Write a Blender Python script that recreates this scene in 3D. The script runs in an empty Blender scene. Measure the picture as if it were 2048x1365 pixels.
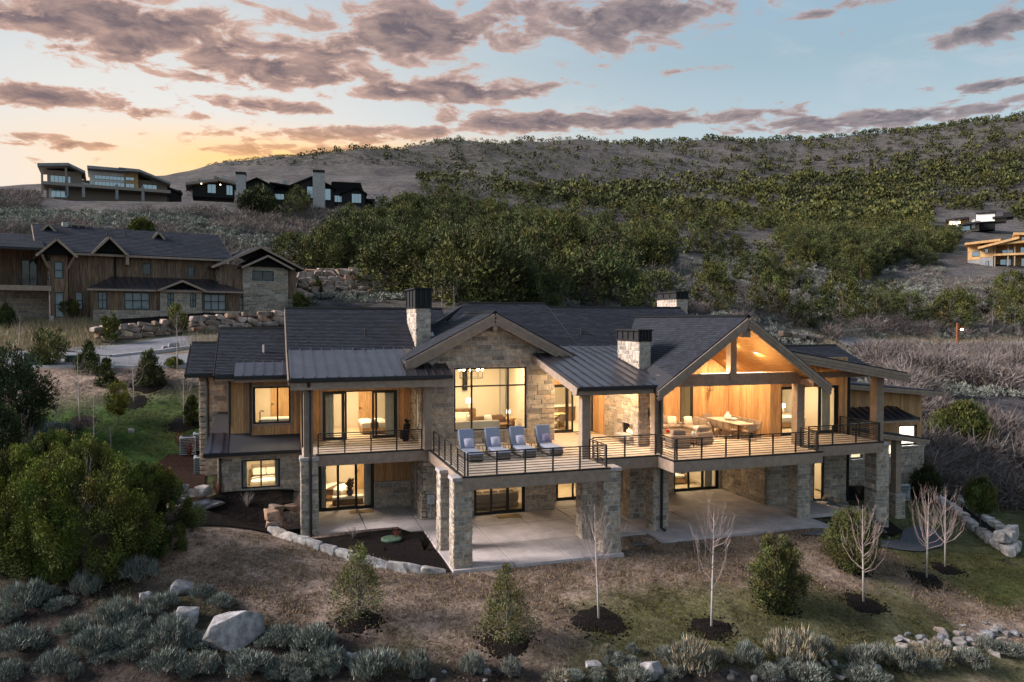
import bpy, bmesh, math, random
import numpy as np
from mathutils import Vector, Matrix
random.seed(7); rng = np.random.default_rng(7)
S = bpy.context.scene
R = math.radians
# ------------------------------------------------------------------ camera
CAMZ = 9.6; YAW = R(17.6); PITCH = R(1.6); FPX = 1520.0
cam = bpy.data.cameras.new('camera'); cam_o = bpy.data.objects.new('camera', cam); S.collection.objects.link(cam_o)
cam.sensor_width = 36; cam.lens = FPX/2048*36; cam.clip_start = 0.5; cam.clip_end = 6000
cam_o.location = (0, 0, CAMZ); cam_o.rotation_euler = (R(90)-PITCH, 0, -YAW)
S.camera = cam_o
# ------------------------------------------------------------------ render / exposure
S.view_settings.view_transform = 'Standard'; S.view_settings.look = 'None'
S.view_settings.exposure = 0.75; S.view_settings.gamma = 1.0; S.view_settings.use_curve_mapping = False
S.render.engine = 'CYCLES'
S.cycles.use_denoising = True
try: S.cycles.denoiser = 'OPENIMAGEDENOISE'
except Exception: pass
S.cycles.max_bounces = 5; S.cycles.diffuse_bounces = 3; S.cycles.glossy_bounces = 2
S.cycles.transmission_bounces = 4; S.cycles.transparent_max_bounces = 8
S.cycles.caustics_reflective = False; S.cycles.caustics_refractive = False
S.cycles.sample_clamp_indirect = 4.0
# ------------------------------------------------------------------ node helper
class NT:
    def __init__(s, tree): s.t = tree; s.n = tree.nodes; s.l = tree.links
    def new(s, typ, **kw):
        nd = s.n.new(typ)
        for k, v in kw.items():
            if k.startswith('i_'):
                key = k[2:]; key = int(key) if key.isdigit() else key
                s.set(nd.inputs[key], v)
            else: setattr(nd, k, v)
        return nd
    def set(s, inp, v):
        if isinstance(v, bpy.types.NodeSocket): s.l.new(v, inp)
        else: inp.default_value = v
    def m(s, op, a, b=None, c=None, clamp=False):
        nd = s.n.new('ShaderNodeMath'); nd.operation = op; nd.use_clamp = clamp
        s.set(nd.inputs[0], a)
        if b is not None: s.set(nd.inputs[1], b)
        if c is not None: s.set(nd.inputs[2], c)
        return nd.outputs[0]
    def ss(s, x, lo, hi):          # smoothstep
        nd = s.n.new('ShaderNodeMapRange'); nd.interpolation_type = 'SMOOTHSTEP'
        s.set(nd.inputs[0], x); s.set(nd.inputs[1], lo); s.set(nd.inputs[2], hi)
        return nd.outputs[0]
    def mix(s, fac, a, b, typ='MIX'):
        nd = s.n.new('ShaderNodeMix'); nd.data_type = 'RGBA'; nd.blend_type = typ
        s.set(nd.inputs[0], fac); s.set(nd.inputs[6], c4(a)); s.set(nd.inputs[7], c4(b))
        return nd.outputs[2]
    def noise(s, vec, scale, detail=4, rough=0.55, dist=0.0, typ='3D'):
        nd = s.n.new('ShaderNodeTexNoise'); nd.noise_dimensions = typ
        if vec is not None: s.l.new(vec, nd.inputs['Vector'])
        nd.inputs['Scale'].default_value = scale; nd.inputs['Detail'].default_value = detail
        nd.inputs['Roughness'].default_value = rough; nd.inputs['Distortion'].default_value = dist
        return nd.outputs['Fac']
    def ramp(s, fac, stops):
        nd = s.n.new('ShaderNodeValToRGB'); s.set(nd.inputs[0], fac)
        e = nd.color_ramp.elements
        while len(e) < len(stops): e.new(0.5)
        for el, (p, c) in zip(e, stops): el.position = p; el.color = c4(c)
        return nd.outputs[0]
def c4(c):
    if isinstance(c, bpy.types.NodeSocket): return c
    return tuple(c) if len(c) == 4 else (*c, 1.0)
# ------------------------------------------------------------------ world: dusk sky with broken cloud layers
SUN_AZ = R(-78)      # measured from +Y towards +X (negative: to the left of the view)
SUN_EL = R(27)
W = bpy.data.worlds.new('World'); S.world = W; W.use_nodes = True
def build_world():
    t = NT(W.node_tree); t.n.clear()
    out = t.new('ShaderNodeOutputWorld'); bg = t.new('ShaderNodeBackground'); t.l.new(bg.outputs[0], out.inputs[0])
    tc = t.new('ShaderNodeTexCoord').outputs['Generated']
    sx = t.new('ShaderNodeSeparateXYZ', i_0=tc)
    x, y, z = sx.outputs
    az = t.m('SUBTRACT', t.m('ARCTAN2', x, y), YAW)                 # 0 at view centre, + right
    el = t.m('ARCSINE', t.m('MINIMUM', z, 0.999))
    elp = t.m('MAXIMUM', el, 0.0)
    # clear-sky gradient: pale near the horizon, deeper blue above
    base = t.ramp(t.m('DIVIDE', elp, R(90)), [(0.0, (0.60, 0.66, 0.70)), (0.13, (0.50, 0.61, 0.66)), (0.20, (0.33, 0.47, 0.56)), (0.30, (0.30, 0.45, 0.61)), (0.6, (0.31, 0.44, 0.65)), (1.0, (0.31, 0.43, 0.66))])
    # sunset glow towards the left
    ga = t.m('MULTIPLY', t.m('ADD', az, R(24)), 1.25)
    dist2 = t.m('ADD', t.m('MULTIPLY', ga, ga), t.m('POWER', t.m('MULTIPLY', t.m('SUBTRACT', elp, R(10)), 2.3), 2.0))
    glow = t.m('EXPONENT', t.m('MULTIPLY', dist2, -3.2))
    base = t.mix(t.m('MULTIPLY', glow, 1.0, clamp=True), base, (0.88, 0.83, 0.77))
    gb_ = t.m('ADD', az, R(14)); low = t.m('MULTIPLY', t.m('EXPONENT', t.m('MULTIPLY', t.m('MULTIPLY', gb_, gb_), -14.0)), t.ss(elp, R(14.6), R(10.8)))
    base = t.mix(t.m('MULTIPLY', low, 0.95), base, (1.30, 0.70, 0.14))
    sky = t.new('ShaderNodeTexSky'); sky.sky_type = 'NISHITA'; sky.sun_disc = False
    sky.sun_elevation = R(2.5); sky.sun_rotation = SUN_AZ; sky.altitude = 2000; sky.air_density = 1.0; sky.dust_density = 1.5; sky.ozone_density = 2.0
    nis = t.mix(1.0, sky.outputs[0], (0.06, 0.06, 0.06), 'MULTIPLY')
    base = t.mix(0.5, base, nis, 'ADD')
    # cloud sheet: direction projected on a level plane
    zz = t.m('ADD', t.m('MAXIMUM', z, 0.0), 0.10)
    px = t.m('DIVIDE', x, zz); py = t.m('DIVIDE', y, zz)
    # rotate so x runs across the view
    ca, sa = math.cos(YAW), math.sin(YAW)
    pu = t.m('SUBTRACT', t.m('MULTIPLY', px, ca), t.m('MULTIPLY', py, sa))
    pv = t.m('ADD', t.m('MULTIPLY', px, sa), t.m('MULTIPLY', py, ca))
    P = t.new('ShaderNodeCombineXYZ', i_0=pu, i_1=pv, i_2=0.0).outputs[0]
    P2 = t.new('ShaderNodeCombineXYZ', i_0=t.m('MULTIPLY', pu, 0.75), i_1=t.m('MULTIPLY', pv, 1.0), i_2=3.7).outputs[0]
    big = t.noise(P2, 1.05, 3, 0.5, 0.3)
    fine = t.noise(P, 8.0, 8, 0.62, 0.45)
    mid = t.noise(P, 2.6, 5, 0.6, 0.5)
    # broad cloud banks (in the sky's own azimuth / elevation)
    def bank(a0, e0, wa, we, tilt=0.0):
        da = t.m('SUBTRACT', az, R(a0))
        de = t.m('SUBTRACT', t.m('SUBTRACT', el, R(e0)), t.m('MULTIPLY', da, tilt))
        q = t.m('ADD', t.m('POWER', t.m('ABSOLUTE', t.m('DIVIDE', da, R(wa))), 2.0), t.m('POWER', t.m('ABSOLUTE', t.m('DIVIDE', de, R(we))), 2.0))
        return t.m('EXPONENT', t.m('MULTIPLY', q, -1.0))
    banks = None
    for a0, e0, wa, we, tl, k in [(-25.5, 18.9, 17, 2.3, .04, 1.1), (-5, 20.4, 12, 2.3, .04, 1.2), (8, 21.2, 8, 2.0, .1, 1.1), (-17, 17.4, 9, 1.3, .02, 1.05), (-31, 14.0, 5, .8, 0, 1.0), (-24.2, 13.7, 3.2, .55, 0, .95), (-16.6, 14.9, 5.5, .55, 0, 1.0), (-4.7, 16.6, 9, 1.0, .05, 1.15), (6.5, 14.4, 14, .75, -.01, 1.1), (-10, 13.4, 10, .8, .04, .95), (26, 13.3, 11, .65, -.01, .95), (31.6, 17.8, 4.2, .8, .12, 1.05), (33, 14.5, 3.5, .5, 0, .9), (-15, 12.0, 9, .6, .03, .85), (-31, 11.3, 4, .45, 0, .8), (13, 17.6, 5, .35, .05, .62), (24, 20.5, 6, .4, .05, .55), (-33, 21.5, 7, 1.2, 0, 1.0)]:
        b = t.m('MULTIPLY', bank(a0, e0, wa, we, tl), k)
        banks = b if banks is None else t.m('MAXIMUM', banks, b)
    above = t.ss(el, R(25), R(34))
    cover = t.m('MAXIMUM', banks, t.m('MULTIPLY', above, 0.36))
    dens = t.m('ADD', t.m('MULTIPLY', t.m('SUBTRACT', fine, 0.5), 2.5), t.m('MULTIPLY', t.m('SUBTRACT', mid, 0.5), 1.5))
    dens = t.m('ADD', dens, t.m('MULTIPLY', t.m('SUBTRACT', big, 0.5), 0.7))
    d = t.m('ADD', t.m('MULTIPLY', cover, 1.06), t.m('MULTIPLY', dens, 1.05))
    alpha = t.ss(d, 0.36, 0.66)
    Po = t.new('ShaderNodeVectorMath', operation='ADD', i_0=P, i_1=(-.055, .03, 0)).outputs[0]
    lit = t.m('ADD', t.m('MULTIPLY', t.m('SUBTRACT', fine, t.noise(Po, 8.0, 8, 0.62, 0.45)), 2.6), 0.42, clamp=True)
    thick = t.m('MULTIPLY', t.ss(d, 0.42, 1.0), t.m('SUBTRACT', 1.08, t.m('MULTIPLY', lit, .62)))
    horizonfade = t.ss(el, R(1), R(9))
    alpha = t.m('MULTIPLY', alpha, horizonfade)
    # cloud colour: lit salmon rims near the sunset, lilac grey bodies
    near = t.m('EXPONENT', t.m('MULTIPLY', dist2, -1.6))
    rim = t.mix(near, (0.46, 0.40, 0.42), (0.82, 0.50, 0.37))
    body = t.mix(near, (0.120, 0.118, 0.150), (0.175, 0.115, 0.13))
    ccol = t.mix(thick, rim, body)
    ccol = t.mix(t.m('MULTIPLY', low, 0.6), ccol, (1.05, 0.55, 0.20))
    wisp = t.m('MULTIPLY', t.ss(t.noise(P2, 2.2, 6, 0.65, 0.8), 0.48, 0.78), t.m('MULTIPLY', t.ss(el, R(6), R(12)), 0.32))
    skyc = t.mix(wisp, base, t.mix(near, (0.66, 0.68, 0.70), (0.98, 0.90, 0.80)))
    fin = t.mix(t.m('MULTIPLY', alpha, 0.93), skyc, ccol)
    # below the horizon: dim earth
    fin = t.mix(t.ss(z, 0.0, -0.04), fin, (0.10, 0.09, 0.08))
    t.l.new(fin, bg.inputs[0]); bg.inputs[1].default_value = 0.60
build_world()
sun = bpy.data.lights.new('sun', 'SUN'); sun.energy = 4.7; sun.angle = R(24); sun.color = (1.0, 0.89, 0.84)
sun_o = bpy.data.objects.new('sun', sun); S.collection.objects.link(sun_o)
sd = Vector((math.sin(SUN_AZ)*math.cos(SUN_EL), math.cos(SUN_AZ)*math.cos(SUN_EL), math.sin(SUN_EL)))
sun_o.rotation_euler = (-sd).to_track_quat('-Z', 'Y').to_euler(); sun_o.location = sd*200
# ------------------------------------------------------------------ survey helpers: sight line from the camera station, at a chosen distance
_F = np.array([math.sin(YAW)*math.cos(PITCH), math.cos(YAW)*math.cos(PITCH), -math.sin(PITCH)])
_R = np.array([math.cos(YAW), -math.sin(YAW), 0.0]); _U = np.cross(_R, _F); _C = np.array([0, 0, CAMZ])
def ray(x, y): return _F + _R*(x-1024)/FPX + _U*(682.5-y)/FPX
def at(x, y, D): return _C + ray(x, y)*D
def atY(x, y, Y): r = ray(x, y); return _C + r*(Y/r[1])
# ------------------------------------------------------------------ mesh builder
COL = S.collection
def link(o, parent=None):
    COL.objects.link(o)
    if parent is not None: o.parent = parent
    return o
def empty(name, loc=(0, 0, 0), rz=0.0, parent=None):
    o = bpy.data.objects.new(name, None); o.location = loc; o.rotation_euler = (0, 0, rz); o.empty_display_size = 0.3
    return link(o, parent)
def tag(o, label, cat, group=None, kind=None):
    o['label'] = label; o['category'] = cat
    if group: o['group'] = group
    if kind: o['kind'] = kind
    return o
def struct(o, label=None):
    o['kind'] = 'structure'
    if label: o['label'] = label
    return o
class MB:
    def __init__(s): s.v = []; s.f = []; s.c = []
    def add(s, vs, fs, c=(1, 1, 1)):
        b = len(s.v); s.v.extend(tuple(map(float, p)) for p in vs)
        for f in fs: s.f.append(tuple(i+b for i in f)); s.c.append(c)
        return s
    def box(s, x0, x1, y0, y1, z0, z1, c=(1, 1, 1)):
        if x0 > x1: x0, x1 = x1, x0
        if y0 > y1: y0, y1 = y1, y0
        if z0 > z1: z0, z1 = z1, z0
        return s.add([(x0,y0,z0),(x1,y0,z0),(x1,y1,z0),(x0,y1,z0),(x0,y0,z1),(x1,y0,z1),(x1,y1,z1),(x0,y1,z1)],
              [(0,3,2,1),(4,5,6,7),(0,1,5,4),(1,2,6,5),(2,3,7,6),(3,0,4,7)], c)
    def hexa(s, b, t, c=(1, 1, 1)):            # bottom ring, top ring (same count)
        n = len(b)
        fs = [tuple(range(n-1, -1, -1)), tuple(range(n, 2*n))]+[(i, (i+1) % n, n+(i+1) % n, n+i) for i in range(n)]
        return s.add(list(b)+list(t), fs, c)
    def prism(s, pts, axis, a, b, c=(1, 1, 1)):  # polygon in the two other axes, extruded along axis from a to b
        def P(p, w):
            if axis == 'y': return (p[0], w, p[1])
            if axis == 'x': return (w, p[0], p[1])
            return (p[0], p[1], w)
        return s.hexa([P(p, a) for p in pts], [P(p, b) for p in pts], c)
    def tube(s, pts, rad, n=6, c=(1, 1, 1), cap=True):
        pts = [Vector(p) for p in pts]; k = len(pts)
        if not hasattr(rad, '__len__'): rad = [rad]*k
        vs = []
        for i, p in enumerate(pts):
            d = (pts[min(i+1, k-1)]-pts[max(i-1, 0)])
            if d.length < 1e-9: d = Vector((0, 0, 1))
            d.normalize(); a = d.orthogonal().normalized() if abs(d.z) > .95 else d.cross(Vector((0, 0, 1))).normalized()
            b = d.cross(a)
            for j in range(n):
                th = 2*math.pi*j/n; vs.append(p+(a*math.cos(th)+b*math.sin(th))*rad[i])
        fs = [(i*n+j, i*n+(j+1) % n, (i+1)*n+(j+1) % n, (i+1)*n+j) for i in range(k-1) for j in range(n)]
        if cap and n > 2: fs += [tuple(range(n-1, -1, -1)), tuple(range((k-1)*n, k*n))]
        return s.add(vs, fs, c)
    def lathe(s, prof, n=16, o=(0, 0, 0), c=(1, 1, 1)):   # profile [(r,z)]
        vs = [(o[0]+r*math.cos(2*math.pi*j/n), o[1]+r*math.sin(2*math.pi*j/n), o[2]+z) for r, z in prof for j in range(n)]
        fs = [(i*n+j, i*n+(j+1) % n, (i+1)*n+(j+1) % n, (i+1)*n+j) for i in range(len(prof)-1) for j in range(n)]
        fs += [tuple(range(n-1, -1, -1)), tuple(range((len(prof)-1)*n, len(prof)*n))]
        return s.add(vs, fs, c)
    def soft(s, x0, x1, y0, y1, z0, z1, r=.06, puff=0.0, c=(1, 1, 1)):   # cushion: box with rounded edges
        xs = [x0, x0+r, (x0+x1)/2, x1-r, x1]; ys = [y0, y0+r, (y0+y1)/2, y1-r, y1]
        def ring(ins, z): return [(x0+ins, y0+r*.4+ins, z), (x0+r*.4+ins, y0+ins, z), (x1-r*.4-ins, y0+ins, z), (x1-ins, y0+r*.4+ins, z), (x1-ins, y1-r*.4-ins, z), (x1-r*.4-ins, y1-ins, z), (x0+r*.4+ins, y1-ins, z), (x0+ins, y1-r*.4-ins, z)]
        rings = [ring(r*.8, z0), ring(r*.15, z0+r*.5), ring(0, (z0+z1)/2), ring(r*.15, z1-r*.5), ring(r*.8, z1)]
        vs = [p for q in rings for p in q]; n = 8
        fs = [(i*n+j, i*n+(j+1) % n, (i+1)*n+(j+1) % n, (i+1)*n+j) for i in range(4) for j in range(n)]
        vs.append(((x0+x1)/2, (y0+y1)/2, z1+puff)); t = len(vs)-1
        fs += [(32+j, 32+(j+1) % n, t) for j in range(n)]+[tuple(range(7, -1, -1))]
        return s.add(vs, fs, c)
    def build(s, name, mat, parent=None, smooth=False, tint=None, loc=None):
        me = bpy.data.meshes.new(name); me.from_pydata(s.v, [], s.f)
        if mat is not None: me.materials.append(mat)
        if tint is None: tint = any(c != (1, 1, 1) for c in s.c)
        if tint and s.f:
            at_ = me.attributes.new('tint', 'FLOAT_COLOR', 'FACE')
            a = np.ones((len(s.f), 4), np.float32); a[:, :3] = np.array(s.c, np.float32); at_.data.foreach_set('color', a.ravel())
        if smooth: me.polygons.foreach_set('use_smooth', [True]*len(me.polygons))
        me.update()
        o = bpy.data.objects.new(name, me)
        if loc is not None: o.location = loc
        return link(o, parent)
def np_mesh(name, V, T, mat, tint=None, parent=None):
    """V (n,3), T (m,3) triangles, tint (m,3) face colours"""
    me = bpy.data.meshes.new(name); V = np.ascontiguousarray(V, np.float32); T = np.ascontiguousarray(T, np.int32)
    me.vertices.add(len(V)); me.vertices.foreach_set('co', V.ravel())
    me.loops.add(T.size); me.loops.foreach_set('vertex_index', T.ravel())
    me.polygons.add(len(T)); me.polygons.foreach_set('loop_start', np.arange(len(T), dtype=np.int32)*3)
    me.update(calc_edges=True)
    if mat is not None: me.materials.append(mat)
    if tint is not None:
        a = np.ones((len(T), 4), np.float32); a[:, :3] = tint
        me.attributes.new('tint', 'FLOAT_COLOR', 'FACE').data.foreach_set('color', a.ravel())
    o = bpy.data.objects.new(name, me)
    return link(o, parent)
def copy_tree(o, parent=None):
    c = o.copy(); COL.objects.link(c); c.parent = parent
    for ch in list(o.children): copy_tree(ch, c)
    return c
# ------------------------------------------------------------------ materials
MATS = {}
def mat(name, col, rough=0.7, metal=0.0, tint=False, nscale=None, namt=0.25, bump=None, bscale=None, stretch=(1, 1, 1), spec=0.35, ncol=None, nrange=(.35, .7), stain=0.0):
    m_ = bpy.data.materials.new(name); m_.use_nodes = True; t = NT(m_.node_tree); b = m_.node_tree.nodes['Principled BSDF']
    c = None
    tc = t.new('ShaderNodeTexCoord').outputs['Object']
    geo = t.new('ShaderNodeNewGeometry').outputs['Position']
    vec = t.new('ShaderNodeVectorMath', operation='MULTIPLY', i_0=geo, i_1=stretch).outputs[0]
    c = col
    if nscale:
        n = t.noise(vec, nscale, 6, 0.6)
        f = t.ss(n, nrange[0], nrange[1])
        c = t.mix(f, tuple(x*(1-namt) for x in col), ncol if ncol else tuple(min(1, x*(1+namt)) for x in col))
    if stain:
        sn = t.m('ADD', t.m('MULTIPLY', t.ss(t.noise(geo, .9, 7, .72, .9), .38, .62), .6), t.m('MULTIPLY', t.ss(t.noise(geo, 5.0, 6, .7, .4), .35, .7), .4))
        sv = t.m('ADD', t.m('MULTIPLY', sn, stain), 1.0-stain*.6)
        c = t.mix(1.0, c4(c), t.new('ShaderNodeCombineXYZ', i_0=sv, i_1=sv, i_2=sv).outputs[0], 'MULTIPLY')
    if tint:
        at_ = t.new('ShaderNodeAttribute', attribute_name='tint').outputs['Color']
        c = t.mix(1.0, c, at_, 'MULTIPLY')
    t.set(b.inputs['Base Color'], c4(c)); b.inputs['Roughness'].default_value = rough; b.inputs['Metallic'].default_value = metal
    b.inputs['Specular IOR Level'].default_value = spec
    if bump:
        bn = t.new('ShaderNodeBump'); bn.inputs['Strength'].default_value = bump; bn.inputs['Distance'].default_value = 0.05
        t.l.new(t.noise(vec, bscale or (nscale or 5)*3, 5, 0.65), bn.inputs['Height']); t.l.new(bn.outputs[0], b.inputs['Normal'])
    MATS[name] = m_; return m_
def glow(name, col, strength):
    m_ = bpy.data.materials.new(name); m_.use_nodes = True; t = NT(m_.node_tree); t.n.clear()
    o = t.new('ShaderNodeOutputMaterial'); e = t.new('ShaderNodeEmission'); e.inputs[0].default_value = c4(col); e.inputs[1].default_value = strength
    t.l.new(e.outputs[0], o.inputs[0]); MATS[name] = m_; return m_
def glass(name, tintc=(.92, .95, .95), refl=1.0):
    m_ = bpy.data.materials.new(name); m_.use_nodes = True; t = NT(m_.node_tree); t.n.clear()
    o = t.new('ShaderNodeOutputMaterial'); tr = t.new('ShaderNodeBsdfTransparent'); tr.inputs[0].default_value = c4(tintc)
    gl = t.new('ShaderNodeBsdfGlossy'); gl.inputs['Roughness'].default_value = 0.02
    fr = t.new('ShaderNodeFresnel'); fr.inputs[0].default_value = 1.5
    mx = t.new('ShaderNodeMixShader'); bf = t.new('ShaderNodeNewGeometry').outputs['Backfacing']; t.l.new(t.m('MULTIPLY', t.m('MULTIPLY', fr.outputs[0], refl), t.m('SUBTRACT', 1.0, bf)), mx.inputs[0]); t.l.new(tr.outputs[0], mx.inputs[1]); t.l.new(gl.outputs[0], mx.inputs[2])
    t.l.new(mx.outputs[0], o.inputs[0]); MATS[name] = m_; return m_
mat('stone', (.43, .37, .305), .85, tint=True, nscale=6, namt=.28, bump=.5, bscale=22)
mat('mortar', (.50, .47, .44), .95, nscale=20, namt=.15)
mat('shingle', (.024, .027, .037), .8, stain=.35, tint=True, nscale=14, namt=.3, bump=.3, bscale=60, spec=.3)
mat('roof_edge', (.03, .03, .034), .7)
mat('seam_metal', (.13, .12, .135), .28, metal=.8, stain=.25, nscale=1.2, namt=.12, bump=.02, bscale=4)
mat('cedar', (.50, .275, .125), .65, tint=True, nscale=3.0, namt=.20, stretch=(6, 6, .5), bump=.12, bscale=9)
mat('cedar_soffit', (.47, .255, .095), .6, tint=True, nscale=3.0, namt=.22, stretch=(6, .5, 6))
mat('barnwood', (.19, .125, .085), .85, tint=True, nscale=2.5, namt=.45, stretch=(5, 5, .35), bump=.25, bscale=8)
mat('timber', (.31, .232, .178), .75, nscale=2.0, namt=.14, stretch=(2, 2, 2), bump=.08, bscale=18)
mat('black_metal', (.016, .016, .018), .45, spec=.4)
mat('dark_frame', (.018, .016, .015), .5)
glass('glass'); glass('far_glass', (.8, .85, .88), 1.4)
mat('concrete', (.47, .42, .41), .85, nscale=1.1, namt=.16, bump=.12, bscale=40, nrange=(.25, .75), stain=.30)
mat('deck', (.40, .33, .27), .75, stain=.18, nscale=3.5, namt=.12, bump=.05, bscale=30)
mat('cap_stone', (.36, .33, .315), .85, nscale=8, namt=.18, bump=.2)
mat('cream_wall', (.70, .62, .50), .9)
mat('white_wall', (.78, .74, .68), .9)
mat('oak_floor', (.52, .42, .30), .55, nscale=2.5, namt=.18, stretch=(1, 8, 1))
mat('oak_door', (.52, .33, .16), .55, nscale=2.5, namt=.2, stretch=(8, 8, .6))
mat('walnut', (.20, .115, .06), .5, nscale=3, namt=.3, stretch=(6, 6, 1))
mat('linen', (.62, .56, .47), .95, nscale=40, namt=.08, bump=.1, bscale=80)
mat('white_linen', (.74, .71, .66), .95, nscale=6, namt=.06, bump=.25, bscale=8)
mat('brown_fabric', (.17, .10, .065), .95, nscale=30, namt=.12)
mat('taupe_fabric', (.30, .235, .185), .95, nscale=30, namt=.12, bump=.1, bscale=60)
mat('blue_cushion', (.215, .25, .335), .95, nscale=40, namt=.08, bump=.08, bscale=90)
mat('lilac_pillow', (.44, .43, .53), .95, nscale=30, namt=.1, bump=.15, bscale=20)
mat('purple_pillow', (.24, .21, .34), .95, nscale=18, namt=.4)
mat('wicker', (.14, .125, .115), .85, nscale=60, namt=.25, bump=.4, bscale=90)
mat('rope', (.25, .19, .13), .9)
mat('ceramic', (.78, .74, .68), .5)
mat('black_fabric', (.012, .012, .014), .8, nscale=12, namt=.4)
mat('curtain', (.62, .58, .52), .95, nscale=3, namt=.08)
mat('mat_coir', (.27, .18, .085), .95, nscale=30, namt=.2, bump=.3, bscale=80)
mat('ac_metal', (.30, .36, .38), .45, metal=.3); mat('ac_dark', (.03, .035, .04), .6)
mat('green_box', (.035, .075, .062), .5, nscale=3, namt=.15)
mat('green_lid', (.07, .12, .08), .6, nscale=6, namt=.2)
mat('grey_box', (.40, .41, .42), .5)
mat('mulch', (.015, .012, .011), 1.0, nscale=16, namt=.75, bump=1.0, bscale=34, spec=.1)
mat('rust_mulch', (.032, .016, .011), 1.0, nscale=16, namt=.6, bump=.8, bscale=26, spec=.1)
mat('rock_pale', (.27, .262, .262), .9, stain=.45, tint=True, nscale=3.2, namt=.38, bump=.8, bscale=11)
mat('rock_tan', (.33, .235, .175), .9, stain=.3, tint=True, nscale=1.8, namt=.40, bump=.5, bscale=9, ncol=(.40, .33, .29))
mat('asphalt', (.16, .16, .175), .9, nscale=1.4, namt=.15, bump=.1, bscale=60)
mat('kerb', (.40, .385, .375), .9, nscale=3, namt=.1)
mat('gravel', (.085, .088, .098), 1.0, nscale=22, namt=.45, bump=.6, bscale=45)
mat('bark', (.10, .075, .055), .95, nscale=7, namt=.35, stretch=(3, 3, .6), bump=.4)
mat('grey_wood', (.24, .21, .185), .95, nscale=7, namt=.3, stretch=(3, 3, .6))
mat('aspen_bark', (.50, .455, .42), .85, nscale=5, namt=.2, ncol=(.30, .25, .22), nrange=(.52, .75))
mat('aspen_twig', (.29, .235, .215), .9, tint=True)
mat('juniper', (.068, .078, .030), .8, tint=True, spec=.2)
mat('sage', (.200, .222, .198), .9, tint=True, spec=.15)
mat('brush', (.165, .150, .138), .95, tint=True, spec=.1)
mat('drygrass', (.30, .235, .155), .95, tint=True, spec=.1)
mat('red_twig', (.15, .045, .03), .9)
mat('black_stain', (.014, .013, .014), .7, nscale=4, namt=.3)
mat('tan_trim', (.33, .25, .18), .8, nscale=2, namt=.15)
mat('plywood', (.52, .32, .14), .8, nscale=1.5, namt=.18)
mat('stucco', (.74, .72, .68), .9); mat('panel_brown', (.27, .225, .185), .7); mat('pale_stone', (.42, .40, .375), .9, nscale=4, namt=.2, bump=.3)
mat('far_concrete', (.27, .27, .265), .9, nscale=1, namt=.15)
mat('rust_steel', (.22, .075, .03), .8, nscale=4, namt=.25); mat('hydrant_red', (.50, .03, .02), .5)
mat('teal_frame', (.018, .045, .05), .5); mat('blind', (.42, .47, .46), .8)
glow('lamp_glow', (1.0, .78, .48), 14.0); glow('bulb_glow', (1.0, .72, .40), 30.0); glow('fire_glow', (1.0, .55, .25), 3.0); glow('far_light', (1.0, .75, .45), 6.0); glow('shade_glow', (1.0, .86, .66), 3.0)
M = MATS
# ================================================================== TERRAIN
_cp_px = [(0,1365,22.5),(300,1365,22.3),(600,1365,22.3),(1024,1365,22.6),(1400,1365,23.2),(1700,1365,24.2),(2048,1365,25.8),(1024,1800,15.5),(0,1800,15.5),(2048,1800,17),
 (1900,1200,31.0),(2030,1120,35.5),(1880,1000,44.3),(2048,1000,46),(2048,850,62),(1900,850,60),(2048,740,85),(1900,700,100),(1700,698,95),(2048,690,108),(1780,697,98),
 (1700,640,112),(1850,620,130),(2048,600,135),
 (110,868,42),(160,845,43),(268,805,45.5),(368,848,43.5),(195,900,40.5),(375,908,40.5),(405,945,38.8),
 (545,1050,34.5),(400,1050,34),(640,1095,31.5),(760,1135,29.2),(250,1150,27.5),(0,1150,27.5),(100,1000,33),(0,900,38),(350,1200,25.6),(300,1290,23.6),
 (230,742,49),(60,738,49.5),(430,730,50.5),(200,722,52.2),(320,724,52.2),(250,694,59.5),(330,690,60.5),(430,682,63),(540,674,67),(0,705,55),(120,690,58),
 (100,655,66),(250,640,70),(480,636,73),(560,640,76),(0,640,70),(350,640,71),(700,600,84),(620,560,96),(800,590,88),
 (100,480,100),(300,460,110),(600,500,115),(480,440,130),(200,402,165),(30,388,175),(620,418,152),(800,418,170),(0,425,260),(-300,400,200),(300,420,230),(560,430,220),
 (1000,600,82),(850,560,95),(1250,600,95),(1300,540,118),(1550,600,112),(1000,480,150),(1200,470,190),(1450,480,230),(1700,480,230),(1750,560,160),(1950,534,172),(2048,532,172),(1940,467,265),(2048,470,262),
 (900,400,260),(1300,400,330),(1700,400,380),(2048,400,370),(880,285,520),(1350,285,570),(1600,283,570),(2048,241,540),(1850,264,560),(700,304,460),(560,337,390),(480,354,340),(430,370,300),(2400,205,540),
 (1200,330,470),(900,320,440),(1600,330,480),(900,345,700),(1350,345,760),(2048,320,760),(500,430,600),(0,460,600),(-500,450,600),(-500,400,150),(2600,300,500),(2600,450,260),(2600,640,100),(2600,1000,46),(-500,900,38),(-500,700,55),(-500,1365,22)]
_cp_w = [(6.6,27.9,-.10),(10,27.9,-.10),(13.8,27.9,-.12),(16,28.9,-.10),(20,28.9,-.12),(24.9,28.9,-.22),(13.9,30.2,-.10),(1.3,34.0,-.05),(4,31.5,-.06),(6.2,28.6,-.08),(14,34,-.1),(20,34,-.1),
 (28,28.5,-1.0),(29.2,30.4,-1.0),(31.2,31.3,-.8),(33,34.5,-.15),(37,36,-.35),(26,30.4,-.35),(27,32.4,-.12),
 (-2.4,37.4,1.5),(.6,37.2,1.42),(.2,36,1.0),(-3,36,1.3),(8,44,.5),(20,44,.5),(14,50,4.0),(26,50,4.0),(5,52,5.0),(35,48,2.5)]
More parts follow.
